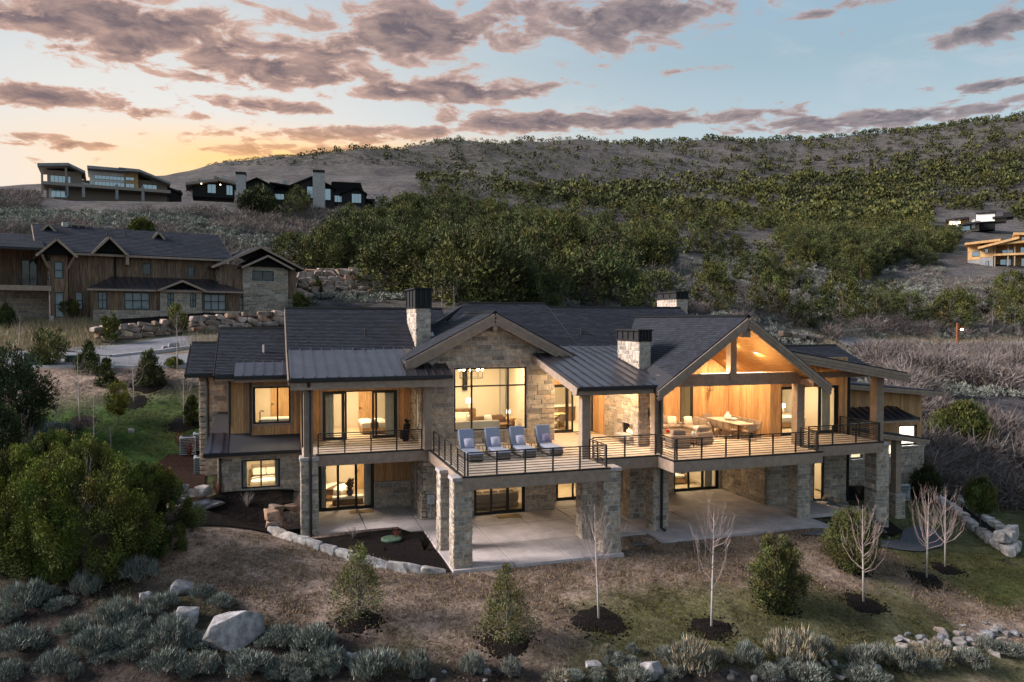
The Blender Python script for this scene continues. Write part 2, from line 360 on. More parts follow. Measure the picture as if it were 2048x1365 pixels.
def _warp(X, Y):
    q0 = X*_F[0]/math.cos(PITCH)+Y*_F[1]/math.cos(PITCH); D = np.maximum(q0, 9.0)
    lat = X*_R[0]+Y*_R[1]
    return np.stack([1.6*np.log(D), np.clip(lat/D, -1.6, 1.9)], -1), D
_pts = [at(x, y, d) for x, y, d in _cp_px]+[np.array(p, float) for p in _cp_w]
_pts = np.array(_pts)
_wp, _wd = _warp(_pts[:, 0], _pts[:, 1]); _wq = (_pts[:, 2]-CAMZ)/_wd
def _k(r2): return 0.5*r2*np.log(r2+1e-12)
_n = len(_wp)
_A = np.zeros((_n+3, _n+3)); _d2 = ((_wp[:, None]-_wp[None])**2).sum(-1)
_A[:_n, :_n] = _k(_d2)+np.eye(_n)*4e-4
_A[:_n, _n] = 1; _A[:_n, _n+1:] = _wp; _A[_n, :_n] = 1; _A[_n+1:, :_n] = _wp.T
_co = np.linalg.solve(_A, np.concatenate([_wq, np.zeros(3)]))
def _vnoise(x, y, s, seed=0):                       # cheap smooth value noise
    x = x*s+seed*17.3; y = y*s+seed*9.1
    xi = np.floor(x); yi = np.floor(y); fx = x-xi; fy = y-yi; fx = fx*fx*(3-2*fx); fy = fy*fy*(3-2*fy)
    def h(a, b):
        v = np.sin(a*127.1+b*311.7)*43758.5453; return v-np.floor(v)
    return (h(xi, yi)*(1-fx)+h(xi+1, yi)*fx)*(1-fy)+(h(xi, yi+1)*(1-fx)+h(xi+1, yi+1)*fx)*fy
def fbm(x, y, s, o=4, seed=0):
    v = 0; a = .5; tot = 0
    for i in range(o): v = v+a*_vnoise(x, y, s*2**i, seed+i); tot += a; a *= .5
    return v/tot
PADS = [(.3,1.3,34.2,36.15,.0),(7.0,13.5,28.5,36,-.14),(16.5,24.6,29.6,36,-.14),(13.2,16.8,30.9,36,-.14),(2.0,7.2,34.6,40,-.14),(1.9,24.6,35.9,47,-.3),(24.4,29.2,33.5,47,-.3),(24.6,28.4,30.6,33.8,-.25),(-2.2,2.0,38.0,46,.3),(29.2,35.8,35.9,44,-.6)]
def Hn(X, Y):
    X = np.atleast_1d(np.asarray(X, float)); Y = np.atleast_1d(np.asarray(Y, float))
    out = np.zeros(X.shape)
    for i in range(0, len(X), 20000):
        x, y = X[i:i+20000], Y[i:i+20000]
        w, D = _warp(x, y)
        r2 = ((w[:, None]-_wp[None])**2).sum(-1)
        z = CAMZ+D*(_k(r2)@_co[:_n]+_co[_n]+w@_co[_n+1:])
        far = np.clip((D-60)/120, 0, 1)
        z = z+(fbm(x, y, .25, 3, 3)-.5)*.22*np.clip((D-15)/15, 0.3, 1)+far*(fbm(x, y, .03, 3, 5)-.5)*9*np.clip(D/400, .2, 1)
        for x0, x1, y0, y1, h in PADS:
            ins = (x > x0) & (x < x1) & (y > y0) & (y < y1); z = np.where(ins, np.minimum(z, h), z)
        # keep the strip right in front of the slab below it
        near = (x > 5.5) & (x < 25.2) & (y > 27.0) & (y < 36); z = np.where(near, np.minimum(z, -.06), z)
        out[i:i+20000] = z
    return out
def H(x, y): return float(Hn([x], [y])[0])
def hit(px, py, d0=14.0, d1=700.0):
    """where the sight line through a photo point meets the ground"""
    r = ray(px, py); D = d0*np.exp(np.linspace(0, math.log(d1/d0), 700)); P = _C+r*D[:, None]
    below = P[:, 2] < Hn(P[:, 0], P[:, 1])
    if not below.any(): return None
    i = int(np.argmax(below)); 
    if i == 0: return P[0]
    a, b = D[i-1], D[i]
    for _ in range(14):
        c = (a+b)/2; p = _C+r*c
        if p[2] < H(p[0], p[1]): b = c
        else: a = c
    p = _C+r*b; p[2] = H(p[0], p[1]); return p
def axis(lo, hi, step, lo2, hi2, g):
    a = list(np.arange(lo, hi+1e-6, step)); s = step
    while a[-1] < hi2: s *= g; a.append(a[-1]+s)
    s = step; pre = []
    v = lo
    while v > lo2: s *= g; v -= s; pre.append(v)
    return np.array(pre[::-1]+a)
def build_terrain():
    xs = axis(-16, 42, .42, -1500, 1900, 1.055); ys = axis(17, 60, .42, -60, 1700, 1.045)
    X, Y = np.meshgrid(xs, ys); Z = Hn(X.ravel(), Y.ravel()); V = np.stack([X.ravel(), Y.ravel(), Z], -1)
    nx, ny = len(xs), len(ys)
    i = np.arange(ny-1)[:, None]*nx+np.arange(nx-1)[None]; i = i.ravel()
    T = np.concatenate([np.stack([i, i+1, i+nx+1], -1), np.stack([i, i+nx+1, i+nx], -1)])
    o = np_mesh('ground', V, T, None)
    o.data.polygons.foreach_set('use_smooth', [True]*len(o.data.polygons))
    x, y = V[:, 0], V[:, 1]; D = x*_F[0]+y*_F[1]; lat = (x*_R[0]+y*_R[1]); u = 1024+FPX*lat/np.maximum(D, 5)
    n1 = fbm(x, y, .22, 4, 1); n2 = fbm(x, y, .9, 3, 2); n3 = fbm(x, y, .05, 4, 8)
    def sm(v, a, b): t = np.clip((v-a)/(b-a), 0, 1); return (t*t*(3-2*t))[:, None]
    straw = np.array([.290, .215, .168]); dirt = np.array([.082, .060, .050]); green = np.array([.062, .075, .022]); lush = np.array([.040, .075, .018])
    hill = np.array([.110, .100, .091]); grey = np.array([.090, .083, .086]); soil = np.array([.052, .041, .036]); paleg = np.array([.29, .25, .185])
    col = np.ones((len(x), 3))*straw
    col = col*(1-sm(n2, .42, .68)*.55)+dirt*sm(n2, .42, .68)*.55
    # green growth: towards the near edge of the lawn and to the right
    edge = 25.6+1.2*(n1-.5)*2
    g1 = sm(-y, -26.4, -23.8)*sm(n1, .30, .55)*.75*sm(x, 4, 10)
    g2 = sm(x-.55*(30-y), 21, 27)*sm(n1, .28, .5)*.85
    col = col*(1-g1)+green*g1; col = col*(1-g2)+green*g2
    # natural sage ground in the near left
    s1 = sm(np.interp(u, [-200, 0, 350, 600, 900, 1100, 2048], [29.0, 28.2, 26.8, 24.6, 23.7, 23.6, 24.8])-D+(n1-.5)*2, -.5, .8)
    sc = soil*(.8+.5*n1[:, None]); sc = sc*(1-sm(n2, .5, .7)*.5)+np.array([.05, .06, .022])*sm(n2, .5, .7)*.5
    col = col*(1-s1)+sc*s1
    # left lawn, greener towards the road
    l1 = sm(-x, -2.2, 3.5)*sm(y, 33, 38)*sm(-y, -53, -49)*(.25+.75*sm(-x+.35*(y-38), -1, 6))
    lc = lush*(1-sm(n1, .5, .75)*.5)+np.array([.085, .08, .035])*sm(n1, .5, .75)*.5
    col = col*(1-l1)+lc*l1
    # beyond the road: pale grass bank, then brushy hillside
    h1 = sm(D, 52, 64); hc = hill*(1-sm(n1, .40, .66))+grey*sm(n1, .40, .66); hc = hc*(.62+.76*n3[:, None])
    col = col*(1-h1)+hc*h1
    p1 = sm(D, 55, 60)*sm(-D, -74, -68)*sm(-u, -620, -300); col = col*(1-p1*.6)+np.array([.13, .125, .07])*p1*.6
    r1 = sm(x, 29, 34)*sm(y, 33, 38)*sm(-D, -130, -95); col = col*(1-r1)+(grey*.85)*r1
    r2 = sm(D, 92, 99)*sm(-D, -116, -104)*sm(u, 1500, 1650); col = col*(1-r2*.8)+paleg*r2*.8
    far = sm(D, 260, 420); col = col*(1-far)+(np.array([.098, .089, .083])*(.6+.8*n3[:, None]))*far
    a = np.ones((len(x), 4), np.float32); a[:, :3] = col
    o.data.attributes.new('gcol', 'FLOAT_COLOR', 'POINT').data.foreach_set('color', a.ravel())
    m_ = bpy.data.materials.new('ground'); m_.use_nodes = True; t = NT(m_.node_tree); b = m_.node_tree.nodes['Principled BSDF']
    pos = t.new('ShaderNodeNewGeometry').outputs['Position']; g = t.new('ShaderNodeAttribute', attribute_name='gcol').outputs['Color']
    f1 = t.noise(pos, 4.2, 8, .72, 1.6); f2 = t.noise(pos, 1.1, 5, .6, .8); f3 = t.noise(pos, 24, 4, .7)
    k = t.m('ADD', t.m('MULTIPLY', t.m('SUBTRACT', f1, .5), 4.2), t.m('MULTIPLY', t.m('SUBTRACT', f2, .5), 1.8))
    k = t.m('ADD', k, t.m('MULTIPLY', t.m('SUBTRACT', f3, .5), 1.1))
    g1_ = t.noise(pos, .22, 5, .7, 1.0)
    k = t.m('ADD', k, t.m('MULTIPLY', t.m('SUBTRACT', g1_, .5), 2.2))
    k = t.m('MAXIMUM', t.m('ADD', k, .92), .22)
    kk = t.new('ShaderNodeCombineXYZ', i_0=k, i_1=k, i_2=k).outputs[0]
    t.set(b.inputs['Base Color'], t.mix(1.0, g, kk, 'MULTIPLY')); b.inputs['Roughness'].default_value = 1.0; b.inputs['Specular IOR Level'].default_value = .1
    bn = t.new('ShaderNodeBump'); bn.inputs['Strength'].default_value = .9; bn.inputs['Distance'].default_value = .10
    t.l.new(t.m('ADD', f1, t.m('MULTIPLY', f3, .5)), bn.inputs['Height']); t.l.new(bn.outputs[0], b.inputs['Normal'])
    o.data.materials.append(m_)
    struct(o, 'sloping ground of straw lawn, sage flat and brushy hillside')
build_terrain()
def drape(name, poly, m_, dz=.03, cell=.5, thick=.0, parent=None):
    """a sheet that follows the ground, cut to a plan outline"""
    bm = bmesh.new(); vs = [bm.verts.new((p[0], p[1], 0)) for p in poly]; bm.faces.new(vs)
    x0 = min(p[0] for p in poly); x1 = max(p[0] for p in poly); y0 = min(p[1] for p in poly); y1 = max(p[1] for p in poly)
    for k in range(1, int((x1-x0)/cell)+1):
        bmesh.ops.bisect_plane(bm, geom=bm.verts[:]+bm.edges[:]+bm.faces[:], plane_co=(x0+k*cell, 0, 0), plane_no=(1, 0, 0))
    for k in range(1, int((y1-y0)/cell)+1):
        bmesh.ops.bisect_plane(bm, geom=bm.verts[:]+bm.edges[:]+bm.faces[:], plane_co=(0, y0+k*cell, 0), plane_no=(0, 1, 0))
    bmesh.ops.triangulate(bm, faces=bm.faces[:])
    bm.normal_update()
    for f in bm.faces:
        if f.normal.z < 0: f.normal_flip()
    P = np.array([v.co[:2] for v in bm.verts]); Z = Hn(P[:, 0], P[:, 1])
    for v, z in zip(bm.verts, Z): v.co.z = z+dz
    if thick:
        bnd = [e for e in bm.edges if e.is_boundary]
        r = bmesh.ops.extrude_edge_only(bm, edges=bnd)
        for g in r['geom']:
            if isinstance(g, bmesh.types.BMVert): g.co.z -= thick
    me = bpy.data.meshes.new(name); bm.to_mesh(me); bm.free(); me.materials.append(m_)
    o = bpy.data.objects.new(name, me); link(o, parent); struct(o); return o
def ribbon(name, pts, w, m_, dz=.05, n=60, parent=None, thick=.12, flat=None):
    pts = [Vector((p[0], p[1], 0)) for p in pts]
    def cr(t):
        k = min(int(t), len(pts)-2); f = t-k
        p0, p1, p2, p3 = pts[max(k-1, 0)], pts[k], pts[k+1], pts[min(k+2, len(pts)-1)]
        return .5*((2*p1)+(-p0+p2)*f+(2*p0-5*p1+4*p2-p3)*f*f+(-p0+3*p1-3*p2+p3)*f**3)
    C = [cr(t) for t in np.linspace(0, len(pts)-1.0001, n)]
    mb = MB(); rows = []
    ws = np.linspace(-.5, .5, 5)
    for i, c in enumerate(C):
        d = (C[min(i+1, n-1)]-C[max(i-1, 0)]).normalized(); nrm = Vector((-d.y, d.x, 0))
        zs = [H(c.x+nrm.x*w*s, c.y+nrm.y*w*s) for s in ws]; ft = np.polyfit(ws, zs, 1)
        rows.append([(c.x+nrm.x*w*s, c.y+nrm.y*w*s, max(ft[0]*s+ft[1], zz)+dz) for s, zz in zip(ws, zs)])
    vs = [p for r in rows for p in r]+[(p[0], p[1], p[2]-thick-.6) for r in rows for p in (r[0], r[-1])]
    fs = [(i*5+j, (i+1)*5+j, (i+1)*5+j+1, i*5+j+1) for i in range(n-1) for j in range(4)]
    b = n*5
    fs += [(i*5, b+2*i, b+2*i+2, (i+1)*5) for i in range(n-1)]+[(i*5+4, (i+1)*5+4, b+2*i+3, b+2*i+1) for i in range(n-1)]
    o = mb.add(vs, fs).build(name, m_, parent, smooth=False); struct(o)
    o['_c'] = 0; del o['_c']
    return o, C
G = lambda px, py: tuple(hit(px, py)[:2])
# ---- roads
drive_pts = [(-60, 66), (-32, 56.5), (-14, 54.0), (-4, 56.0), (8, 60), (20, 66)]
dp = [at(-300, 722, 52.4)[:2], at(60, 722, 52.3)[:2], at(250, 722, 52.3)[:2], at(420, 722, 52.6)[:2], at(560, 716, 54)[:2], at(800, 705, 57)[:2], at(1300, 700, 72)[:2]]
road, roadC = ribbon('road', dp, 5.0, M['asphalt'], .10); road['label'] = 'grey asphalt lane crossing above the left lawn'
dv = [at(170, 716, 54.3)[:2], at(235, 706, 56.6)[:2], at(330, 694, 59.8)[:2], at(430, 684, 62.5)[:2], at(560, 672, 66.5)[:2], at(640, 668, 71)[:2]]
drv, drvC = ribbon('driveway', dv, 5.2, M['asphalt'], .16); drv['label'] = 'pale grey driveway climbing to the timber neighbour house'
def kerb(name, C, off, w=.28, h=.14, up=.16):
    mb = MB(); n = len(C)
    P = []
    for i, c in enumerate(C):
        d = (C[min(i+1, n-1)]-C[max(i-1, 0)]).normalized(); nr = Vector((-d.y, d.x, 0)); q = c+nr*off
        zc = H(q.x, q.y)+up
        P.append([(q.x-nr.x*w/2, q.y-nr.y*w/2, zc), (q.x+nr.x*w/2, q.y+nr.y*w/2, zc), (q.x+nr.x*w/2, q.y+nr.y*w/2, zc-.5), (q.x-nr.x*w/2, q.y-nr.y*w/2, zc-.5)])
    vs = [p for r in P for p in r]; fs = [(i*4+j, (i+1)*4+j, (i+1)*4+(j+1) % 4, i*4+(j+1) % 4) for i in range(n-1) for j in range(4)]
    o = mb.add(vs, fs).build(name, M['kerb']); struct(o, 'pale concrete kerb along the asphalt'); return o
kerb('kerb', roadC, -2.65, .22); kerb('kerb', drvC, -2.75, .3, up=.24)
fr = [at(1672, 697, 97.5)[:2], at(1750, 697, 98.5)[:2], at(1900, 698, 101)[:2], at(2048, 698, 106)[:2], at(2300, 698, 116)[:2]]
far_road, frC = ribbon('far_road', fr, 4.5, M['asphalt'], .25); far_road['label'] = 'distant grey road crossing behind the house by the street lamp'
kerb('kerb', frC, -2.4, .4, .16, .38)
# ---- patio slabs (each pour its own piece, saw-cut joints between)
patio = empty('patio', (10, 30, 0)); struct(patio, 'pale concrete patio of large slabs under the terrace')
def slab(x0, x1, y0, y1, z=0.0, name='concrete_slab', m_='concrete', t=.16):
    g = .012; b = .012
    mb = MB(); mb.hexa([(x0+g, y0+g, z-t), (x1-g, y0+g, z-t), (x1-g, y1-g, z-t), (x0+g, y1-g, z-t)], [(x0+g+b, y0+g+b, z), (x1-g-b, y0+g+b, z), (x1-g-b, y1-g-b, z), (x0+g+b, y1-g-b, z)])
    o = mb.build(name, M[m_], None); o.parent = patio; o.matrix_parent_inverse = Matrix.Translation(patio.location).inverted(); return o
for x0, x1 in ((6.55, 9.05), (9.05, 11.45), (11.45, 13.78)):
    for y0, y1 in ((28.12, 31.0), (31.0, 33.9), (33.9, 36.2)): slab(x0, x1, y0, y1)
for x0, x1 in ((1.62, 4.1), (4.1, 6.55)):
    for y0, y1 in ((34.02, 36.3), (36.3, 39.2)): slab(x0, x1, y0, y1)
slab(1.25, 1.62, 34.02, 37.4); slab(6.55, 6.84, 36.2, 39.2)
for y0, y1 in ((30.55, 33.3), (33.3, 35.8), (35.8, 38)): slab(13.78, 16.1, y0, y1)
for x0, x1 in ((16.1, 19.0), (19.0, 21.9), (21.9, 24.9)):
    for y0, y1 in ((29.2, 31.9), (31.9, 34.6), (34.6, 37.6)): slab(x0, x1, y0, y1)
slab(24.9, 28.6, 31.0, 33.5, -.02)
# ---- mulch beds, gravel path
def mulch_bed(poly, m_='mulch', dz=.05, label='dark mulch bed', cell=.5):
    o = drape('mulch_bed', poly, M[m_], dz, cell); o['label'] = label; return o
gpx = lambda L: [G(*p) for p in L]
mulch_bed([(1.63, 33.98), (6.5, 33.98), (6.5, 28.2), (5.4, 28.35), (4.3, 28.9), (3.2, 29.9), (2.2, 31.2), (1.2, 32.6), (.5, 33.6), (.9, 34.0)], dz=.035, label='triangular dark mulch bed beside the patio corner')
mulch_bed([(-2.6, 37.5), (1.0, 37.5), (.9, 36.3), (.25, 35.9), (-.1, 35.2), (-.1, 34.3), (-1.2, 33.6), (-3.0, 33.3), (-5.2, 33.6), (-5.6, 35.5), (-4.4, 37.6), (-3.2, 37.6)], dz=.06, label='dark mulch bed below the lower window')
mulch_bed([(-3.0, 37.6), (-4.6, 37.6), (-6.2, 39.2), (-6.4, 41.5), (-5.2, 43.6), (-3.4, 43.4)], 'rust_mulch', dz=.08, label='rust brown mulch around the air conditioners')
gp = drape('gravel_path', [(22.6, 28.6), (25.3, 29.0), (27.0, 28.6), (28.8, 29.0), (30.4, 30.4), (31.9, 30.9), (32.6, 30.2), (30.9, 28.4), (28.6, 27.5), (26.0, 27.6)], M['gravel'], .05, .5); gp['label'] = 'dark grey gravel path bending round the stone pillar'
mulch_bed([(.32, 34.25), (1.24, 34.25), (1.24, 36.1), (.32, 36.1)], dz=.03, label='small mulch pocket beside the left stone pillar')
mulch_bed([(24.9, 30.3), (28.5, 30.8), (28.4, 29.2), (26.4, 28.9), (25.0, 29.2)], dz=.08, label='mulch strip beside the right patio corner')
mulch_bed([(28.2, 31.8), (30.3, 31.6), (30.2, 30.2), (29.0, 29.6), (28.4, 30.2)], dz=.09, label='mulch at the foot of the right stone pillar')
mulch_bed([(29.5, 33.2), (30.5, 34.9), (36.6, 35.4), (36.6, 33.9), (32.5, 33.2)], dz=.06, label='mulch strip along the far right stone wall')
# ================================================================== HOUSE HELPERS
ABS = {}
def thing_abs(name, loc):
    o = empty(name, loc); ABS[o.name] = Vector(loc); return o
_link0 = link
def link(o, parent=None):
    _link0(o, parent)
    if parent is not None and parent.name in ABS: o.matrix_parent_inverse = Matrix.Translation(-ABS[parent.name])
    return o
def part(name, parent): return empty(name, (0, 0, 0), 0, parent)
def P3(face, pos, u, z, d):
    if face == '-y': return (u, pos-d, z)
    if face == '+y': return (u, pos+d, z)
    if face == '-x': return (pos-d, u, z)
    return (pos+d, u, z)
def rminus(r, holes):
    out = [r]
    for h in holes:
        nx = []
        for (a0, a1, b0, b1) in out:
            if h[0] >= a1 or h[1] <= a0 or h[2] >= b1 or h[3] <= b0: nx.append((a0, a1, b0, b1)); continue
            if h[0] > a0: nx.append((a0, h[0], b0, b1))
            if h[1] < a1: nx.append((h[1], a1, b0, b1))
            c0, c1 = max(a0, h[0]), min(a1, h[1])
            if h[2] > b0: nx.append((c0, c1, b0, h[2]))
            if h[3] < b1: nx.append((c0, c1, h[3], b1))
        out = nx
    return out
def clip(poly, hp):            # hp: a*u+b*z<=c
    a, b, c = hp; out = []; n = len(poly)
    for i in range(n):
        p, q = poly[i], poly[(i+1) % n]; dp = a*p[0]+b*p[1]-c; dq = a*q[0]+b*q[1]-c
        if dp <= 0: out.append(p)
        if dp*dq < 0: t = dp/(dp-dq); out.append((p[0]+(q[0]-p[0])*t, p[1]+(q[1]-p[1])*t))
    return out
def parea(p): return abs(sum(p[i][0]*p[(i+1) % len(p)][1]-p[(i+1) % len(p)][0]*p[i][1] for i in range(len(p))))/2
def face_prism(mb, face, pos, poly, d0, d1, ins=0.0, c=(1, 1, 1)):
    cx = sum(p[0] for p in poly)/len(poly); cz = sum(p[1] for p in poly)/len(poly)
    if sum(poly[i][0]*poly[(i+1) % len(poly)][1]-poly[(i+1) % len(poly)][0]*poly[i][1] for i in range(len(poly))) < 0: poly = poly[::-1]
    if face in ('+x', '-y'): pass
    else: poly = poly[::-1]
    def sh(p):
        dx, dz = p[0]-cx, p[1]-cz; L = max(math.hypot(dx, dz), 1e-6); k = max(0, 1-ins*1.4/L); return (cx+dx*k, cz+dz*k)
    n = len(poly)
    vs = [P3(face, pos, p[0], p[1], d0) for p in poly]+[P3(face, pos, *sh(p), d1) for p in poly]
    fs = [tuple(range(n, 2*n))]+[(i, (i+1) % n, n+(i+1) % n, n+i) for i in range(n)]
    mb.add(vs, fs, c)
PAL = [((.95, .94, .93), 3), ((1.07, 1.0, .92), 4), ((.73, .71, .69), 3), ((1.0, .88, .79), 1.3), ((1.22, 1.18, 1.12), 2), ((.86, .84, .82), 4), ((.60, .60, .61), 1.2)]
def scol():
    r = random.random()*sum(w for _, w in PAL)
    for c, w in PAL:
        r -= w
        if r <= 0: break
    k = random.uniform(.88, 1.12); return tuple(x*k for x in c)
def stone_layout(u0, u1, z0, z1, holes=(), hps=(), hh=(.17, .34), ww=(.30, .78)):
    out = []; z = z0
    while z < z1-.02:
        h = min(random.uniform(*hh), z1-z)
        if z1-z-h < .1: h = z1-z
        u = u0-random.uniform(0, .3)
        while u < u1:
            w = random.uniform(*ww)*(.75+.5*(h/.3))
            sub = [(u, u+w, z, z+h)]
            if h > .26 and random.random() < .34:
                k = random.uniform(.4, .6)*h; sub = [(u, u+w*random.uniform(.8, 1), z, z+k), (u, u+w, z+k, z+h)]
                e = sub[0][1]
                if u+w-e > .09: sub.append((e, u+w, z, z+k))
                else: sub[0] = (u, u+w, z, z+k)
            for s in sub:
                a0, a1 = max(s[0], u0), min(s[1], u1)
                if a1-a0 < .07: continue
                for r in rminus((a0, a1, s[2], s[3]), holes):
                    j = .0135
                    if r[1]-r[0] < .06 or r[3]-r[2] < .05: continue
                    q = [(r[0]+j, r[2]+j), (r[1]-j, r[2]+j), (r[1]-j, r[3]-j), (r[0]+j, r[3]-j)]
                    q = [(p[0]+random.uniform(-.008, .008), p[1]+random.uniform(-.008, .008)) for p in q]
                    for hp in hps: q = clip(q, hp)
                    if len(q) >= 3 and parea(q) > .006: out.append(q)
            u += w
        z += h
    return out
VENEER = MB()
N_STONE = [0]
def stone_wall(parent, face, pos, u0, u1, z0, z1, holes=(), hps=(), single=False, thick=.24, name='stone_wall', back=True):
    mb = MB()
    for r in rminus((u0, u1, z0, z1), holes):
        q = [(r[0], r[2]), (r[1], r[2]), (r[1], r[3]), (r[0], r[3])]
        for hp in hps: q = clip(q, hp)
        if len(q) >= 3:
            A = [P3(face, pos, p[0], p[1], 0) for p in q]; B = [P3(face, pos, p[0], p[1], -thick) for p in q]; mb.hexa(B, A)
    w = mb.build(name, M['mortar'], parent)
    for q in stone_layout(u0, u1, z0, z1, holes, hps):
        d = random.uniform(.018, .045)
        if single and N_STONE[0] < 298:
            s = MB(); face_prism(s, face, pos, q, -.01, d, .012, scol()); s.build('stone', M['stone'], w, tint=True); N_STONE[0] += 1
        else: face_prism(VENEER, face, pos, q, -.01, d, .012, scol())
    return w
def plank_wall(parent, face, pos, u0, u1, z0, z1, holes=(), hps=(), w=.152, m_='cedar', name='timber_wall', thick=.2, dark=1.0, plank='plank', single=True):
    mb = MB(); jm = MB()
    for r in rminus((u0, u1, z0, z1), holes):
        q = [(r[0], r[2]), (r[1], r[2]), (r[1], r[3]), (r[0], r[3])]
        for hp in hps: q = clip(q, hp)
        if len(q) >= 3: mb.hexa([P3(face, pos, p[0], p[1], -thick) for p in q], [P3(face, pos, p[0], p[1], 0) for p in q])
    W_ = mb.build(name, M['dark_frame'] if m_ != 'barnwood' else M['black_stain'], parent)
    u = u0
    while u < u1-.02:
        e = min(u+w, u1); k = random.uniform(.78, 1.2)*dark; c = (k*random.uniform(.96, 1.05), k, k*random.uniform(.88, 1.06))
        for r in rminus((u, e, z0, z1), holes):
            if r[1]-r[0] < .02 or r[3]-r[2] < .03: continue
            q = [(r[0]+.004, r[2]), (r[1]-.004, r[2]), (r[1]-.004, r[3]), (r[0]+.004, r[3])]
            for hp in hps: q = clip(q, hp)
            if len(q) < 3: continue
            if single: s = MB(); face_prism(s, face, pos, q, -.01, .018, .002, c); s.build(plank, M[m_], W_, tint=True)
            else: face_prism(jm, face, pos, q, -.01, .018, .002, c)
        u = e
    if not single and jm.f: o = jm.build(plank+'s', M[m_], W_, tint=True); o['kind'] = 'stuff'
    return W_
# ---- roofs
class Plane:
    def __init__(s, x0, y0, z0, gx, gy): s.a = (x0, y0, z0, gx, gy)
    def z(s, x, y): x0, y0, z0, gx, gy = s.a; return z0+gx*(x-x0)+gy*(y-y0)
def ccw(poly):
    A = sum(poly[i][0]*poly[(i+1) % len(poly)][1]-poly[(i+1) % len(poly)][0]*poly[i][1] for i in range(len(poly)))
    return poly if A > 0 else poly[::-1]
def cclip(q, poly):
    for i in range(len(poly)):
        a, b = poly[i], poly[(i+1) % len(poly)]; nx, ny = b[1]-a[1], -(b[0]-a[0]); q = clip(q, (nx, ny, nx*a[0]+ny*a[1]))
        if len(q) < 3: return []
    return q
def shingle_roof(parent, poly, pl, thick=.2, exp_=.155, tab=.30, soffit=None, name='shingle_roof', m_='shingle'):
    poly = ccw(poly)
    mb = MB(); mb.hexa([(x, y, pl.z(x, y)-thick) for x, y in poly], [(x, y, pl.z(x, y)-.012) for x, y in poly])
    o = mb.build(name, M['roof_edge'], parent)
    gx, gy = pl.a[3], pl.a[4]; g = math.hypot(gx, gy); ux, uy = gx/g, gy/g; wx, wy = -uy, ux
    ca = 1/math.sqrt(1+g*g); e = exp_*ca
    vs = [x*ux+y*uy for x, y in poly]; us = [x*wx+y*wy for x, y in poly]
    sh = MB(); v = min(vs); row = 0
    while v < max(vs):
        u = min(us)-random.uniform(0, tab)
        while u < max(us):
            w = tab*random.uniform(.55, 1.35)
            q = [(u+.004, v), (u+w-.004, v), (u+w-.004, v+e), (u+.004, v+e)]
            q = [(a*wx+b*ux, a*wy+b*uy) for a, b in q]; q = cclip(ccw(q), poly)
            if len(q) >= 3:
                jit = random.uniform(0, .010); P = []
                for x, y in q:
                    t = ((x*ux+y*uy)-v)/e; P.append((x, y, pl.z(x, y)+(.020+jit)*(1-t)+.001))
                k = random.choice((.72, .88, 1.0, 1.08, 1.3))*random.uniform(.92, 1.08)
                sh.add(P, [tuple(range(len(P)))], (k*.98, k, k*1.04))
                lo = sorted(range(len(P)), key=lambda i: P[i][0]*ux+P[i][1]*uy)[:2]; a, b = P[lo[0]], P[lo[1]]
                if abs((a[0]*ux+a[1]*uy)-(b[0]*ux+b[1]*uy)) < 1e-4:
                    sh.add([a, b, (b[0], b[1], b[2]-.03), (a[0], a[1], a[2]-.03)], [(0, 1, 2, 3)], (.4, .4, .4))  # butt edge tinted darker: the shadow line between courses is put into the colour
            u += w
        v += e; row += 1
    s = sh.build('shingles', M[m_], o, tint=True); s['kind'] = 'stuff'
    if soffit:
        mb = MB(); n = 0
        x0 = min(us)
        while x0 < max(us):
            q = [(x0+.003, min(vs)), (x0+.137, min(vs)), (x0+.137, max(vs)), (x0+.003, max(vs))]
            q = cclip(ccw([(a*wx+b*ux, a*wy+b*uy) for a, b in q]), poly)
            if len(q) >= 3:
                k = random.uniform(.86, 1.14); mb.add([(x, y, pl.z(x, y)-thick-.012) for x, y in q[::-1]], [tuple(range(len(q)))], (k, k, k*.97))
            x0 += .14
        c = mb.build('soffit_boards', M[soffit], o, tint=True); c['kind'] = 'stuff'
    return o
def bar(mb, a, b, w, h, up=(0, 0, 1), c=(1, 1, 1)):
    a, b = Vector(a), Vector(b); d = (b-a).normalized(); up = Vector(up); s = d.cross(up).normalized()*w/2; t = s.cross(d).normalized()*h/2
    mb.hexa([a-s-t, a+s-t, a+s+t, a-s+t], [b-s-t, b+s-t, b+s+t, b-s+t], c); return mb
def fascia(parent, a, b, out, drop=.10, h=.17, n=2, m_='timber', name='fascia_board'):
    """stepped trim boards along an edge a->b, facing out"""
    a, b, out = Vector(a), Vector(b), Vector(out)
    for k in range(n):
        z = Vector((0, 0, -drop-h*k-h/2-.004*k)); o = out*(.045-.028*k)
        mb = MB(); bar(mb, a+z+o, b+z+o, .05, h); mb.build(name, M[m_], parent)
def ridge_cap(parent, a, b):
    mb = MB(); a, b = Vector(a), Vector(b); s = (b-a).normalized().cross(Vector((0, 0, 1)))*.13
    d = Vector((0, 0, -.07)); u = Vector((0, 0, .03))
    mb.hexa([a-s+d, a+u*0+Vector((0, 0, -.02)), a+s+d, a+u], [b-s+d, b+Vector((0, 0, -.02)), b+s+d, b+u]); return mb.build('ridge_cap', M['shingle'], parent)
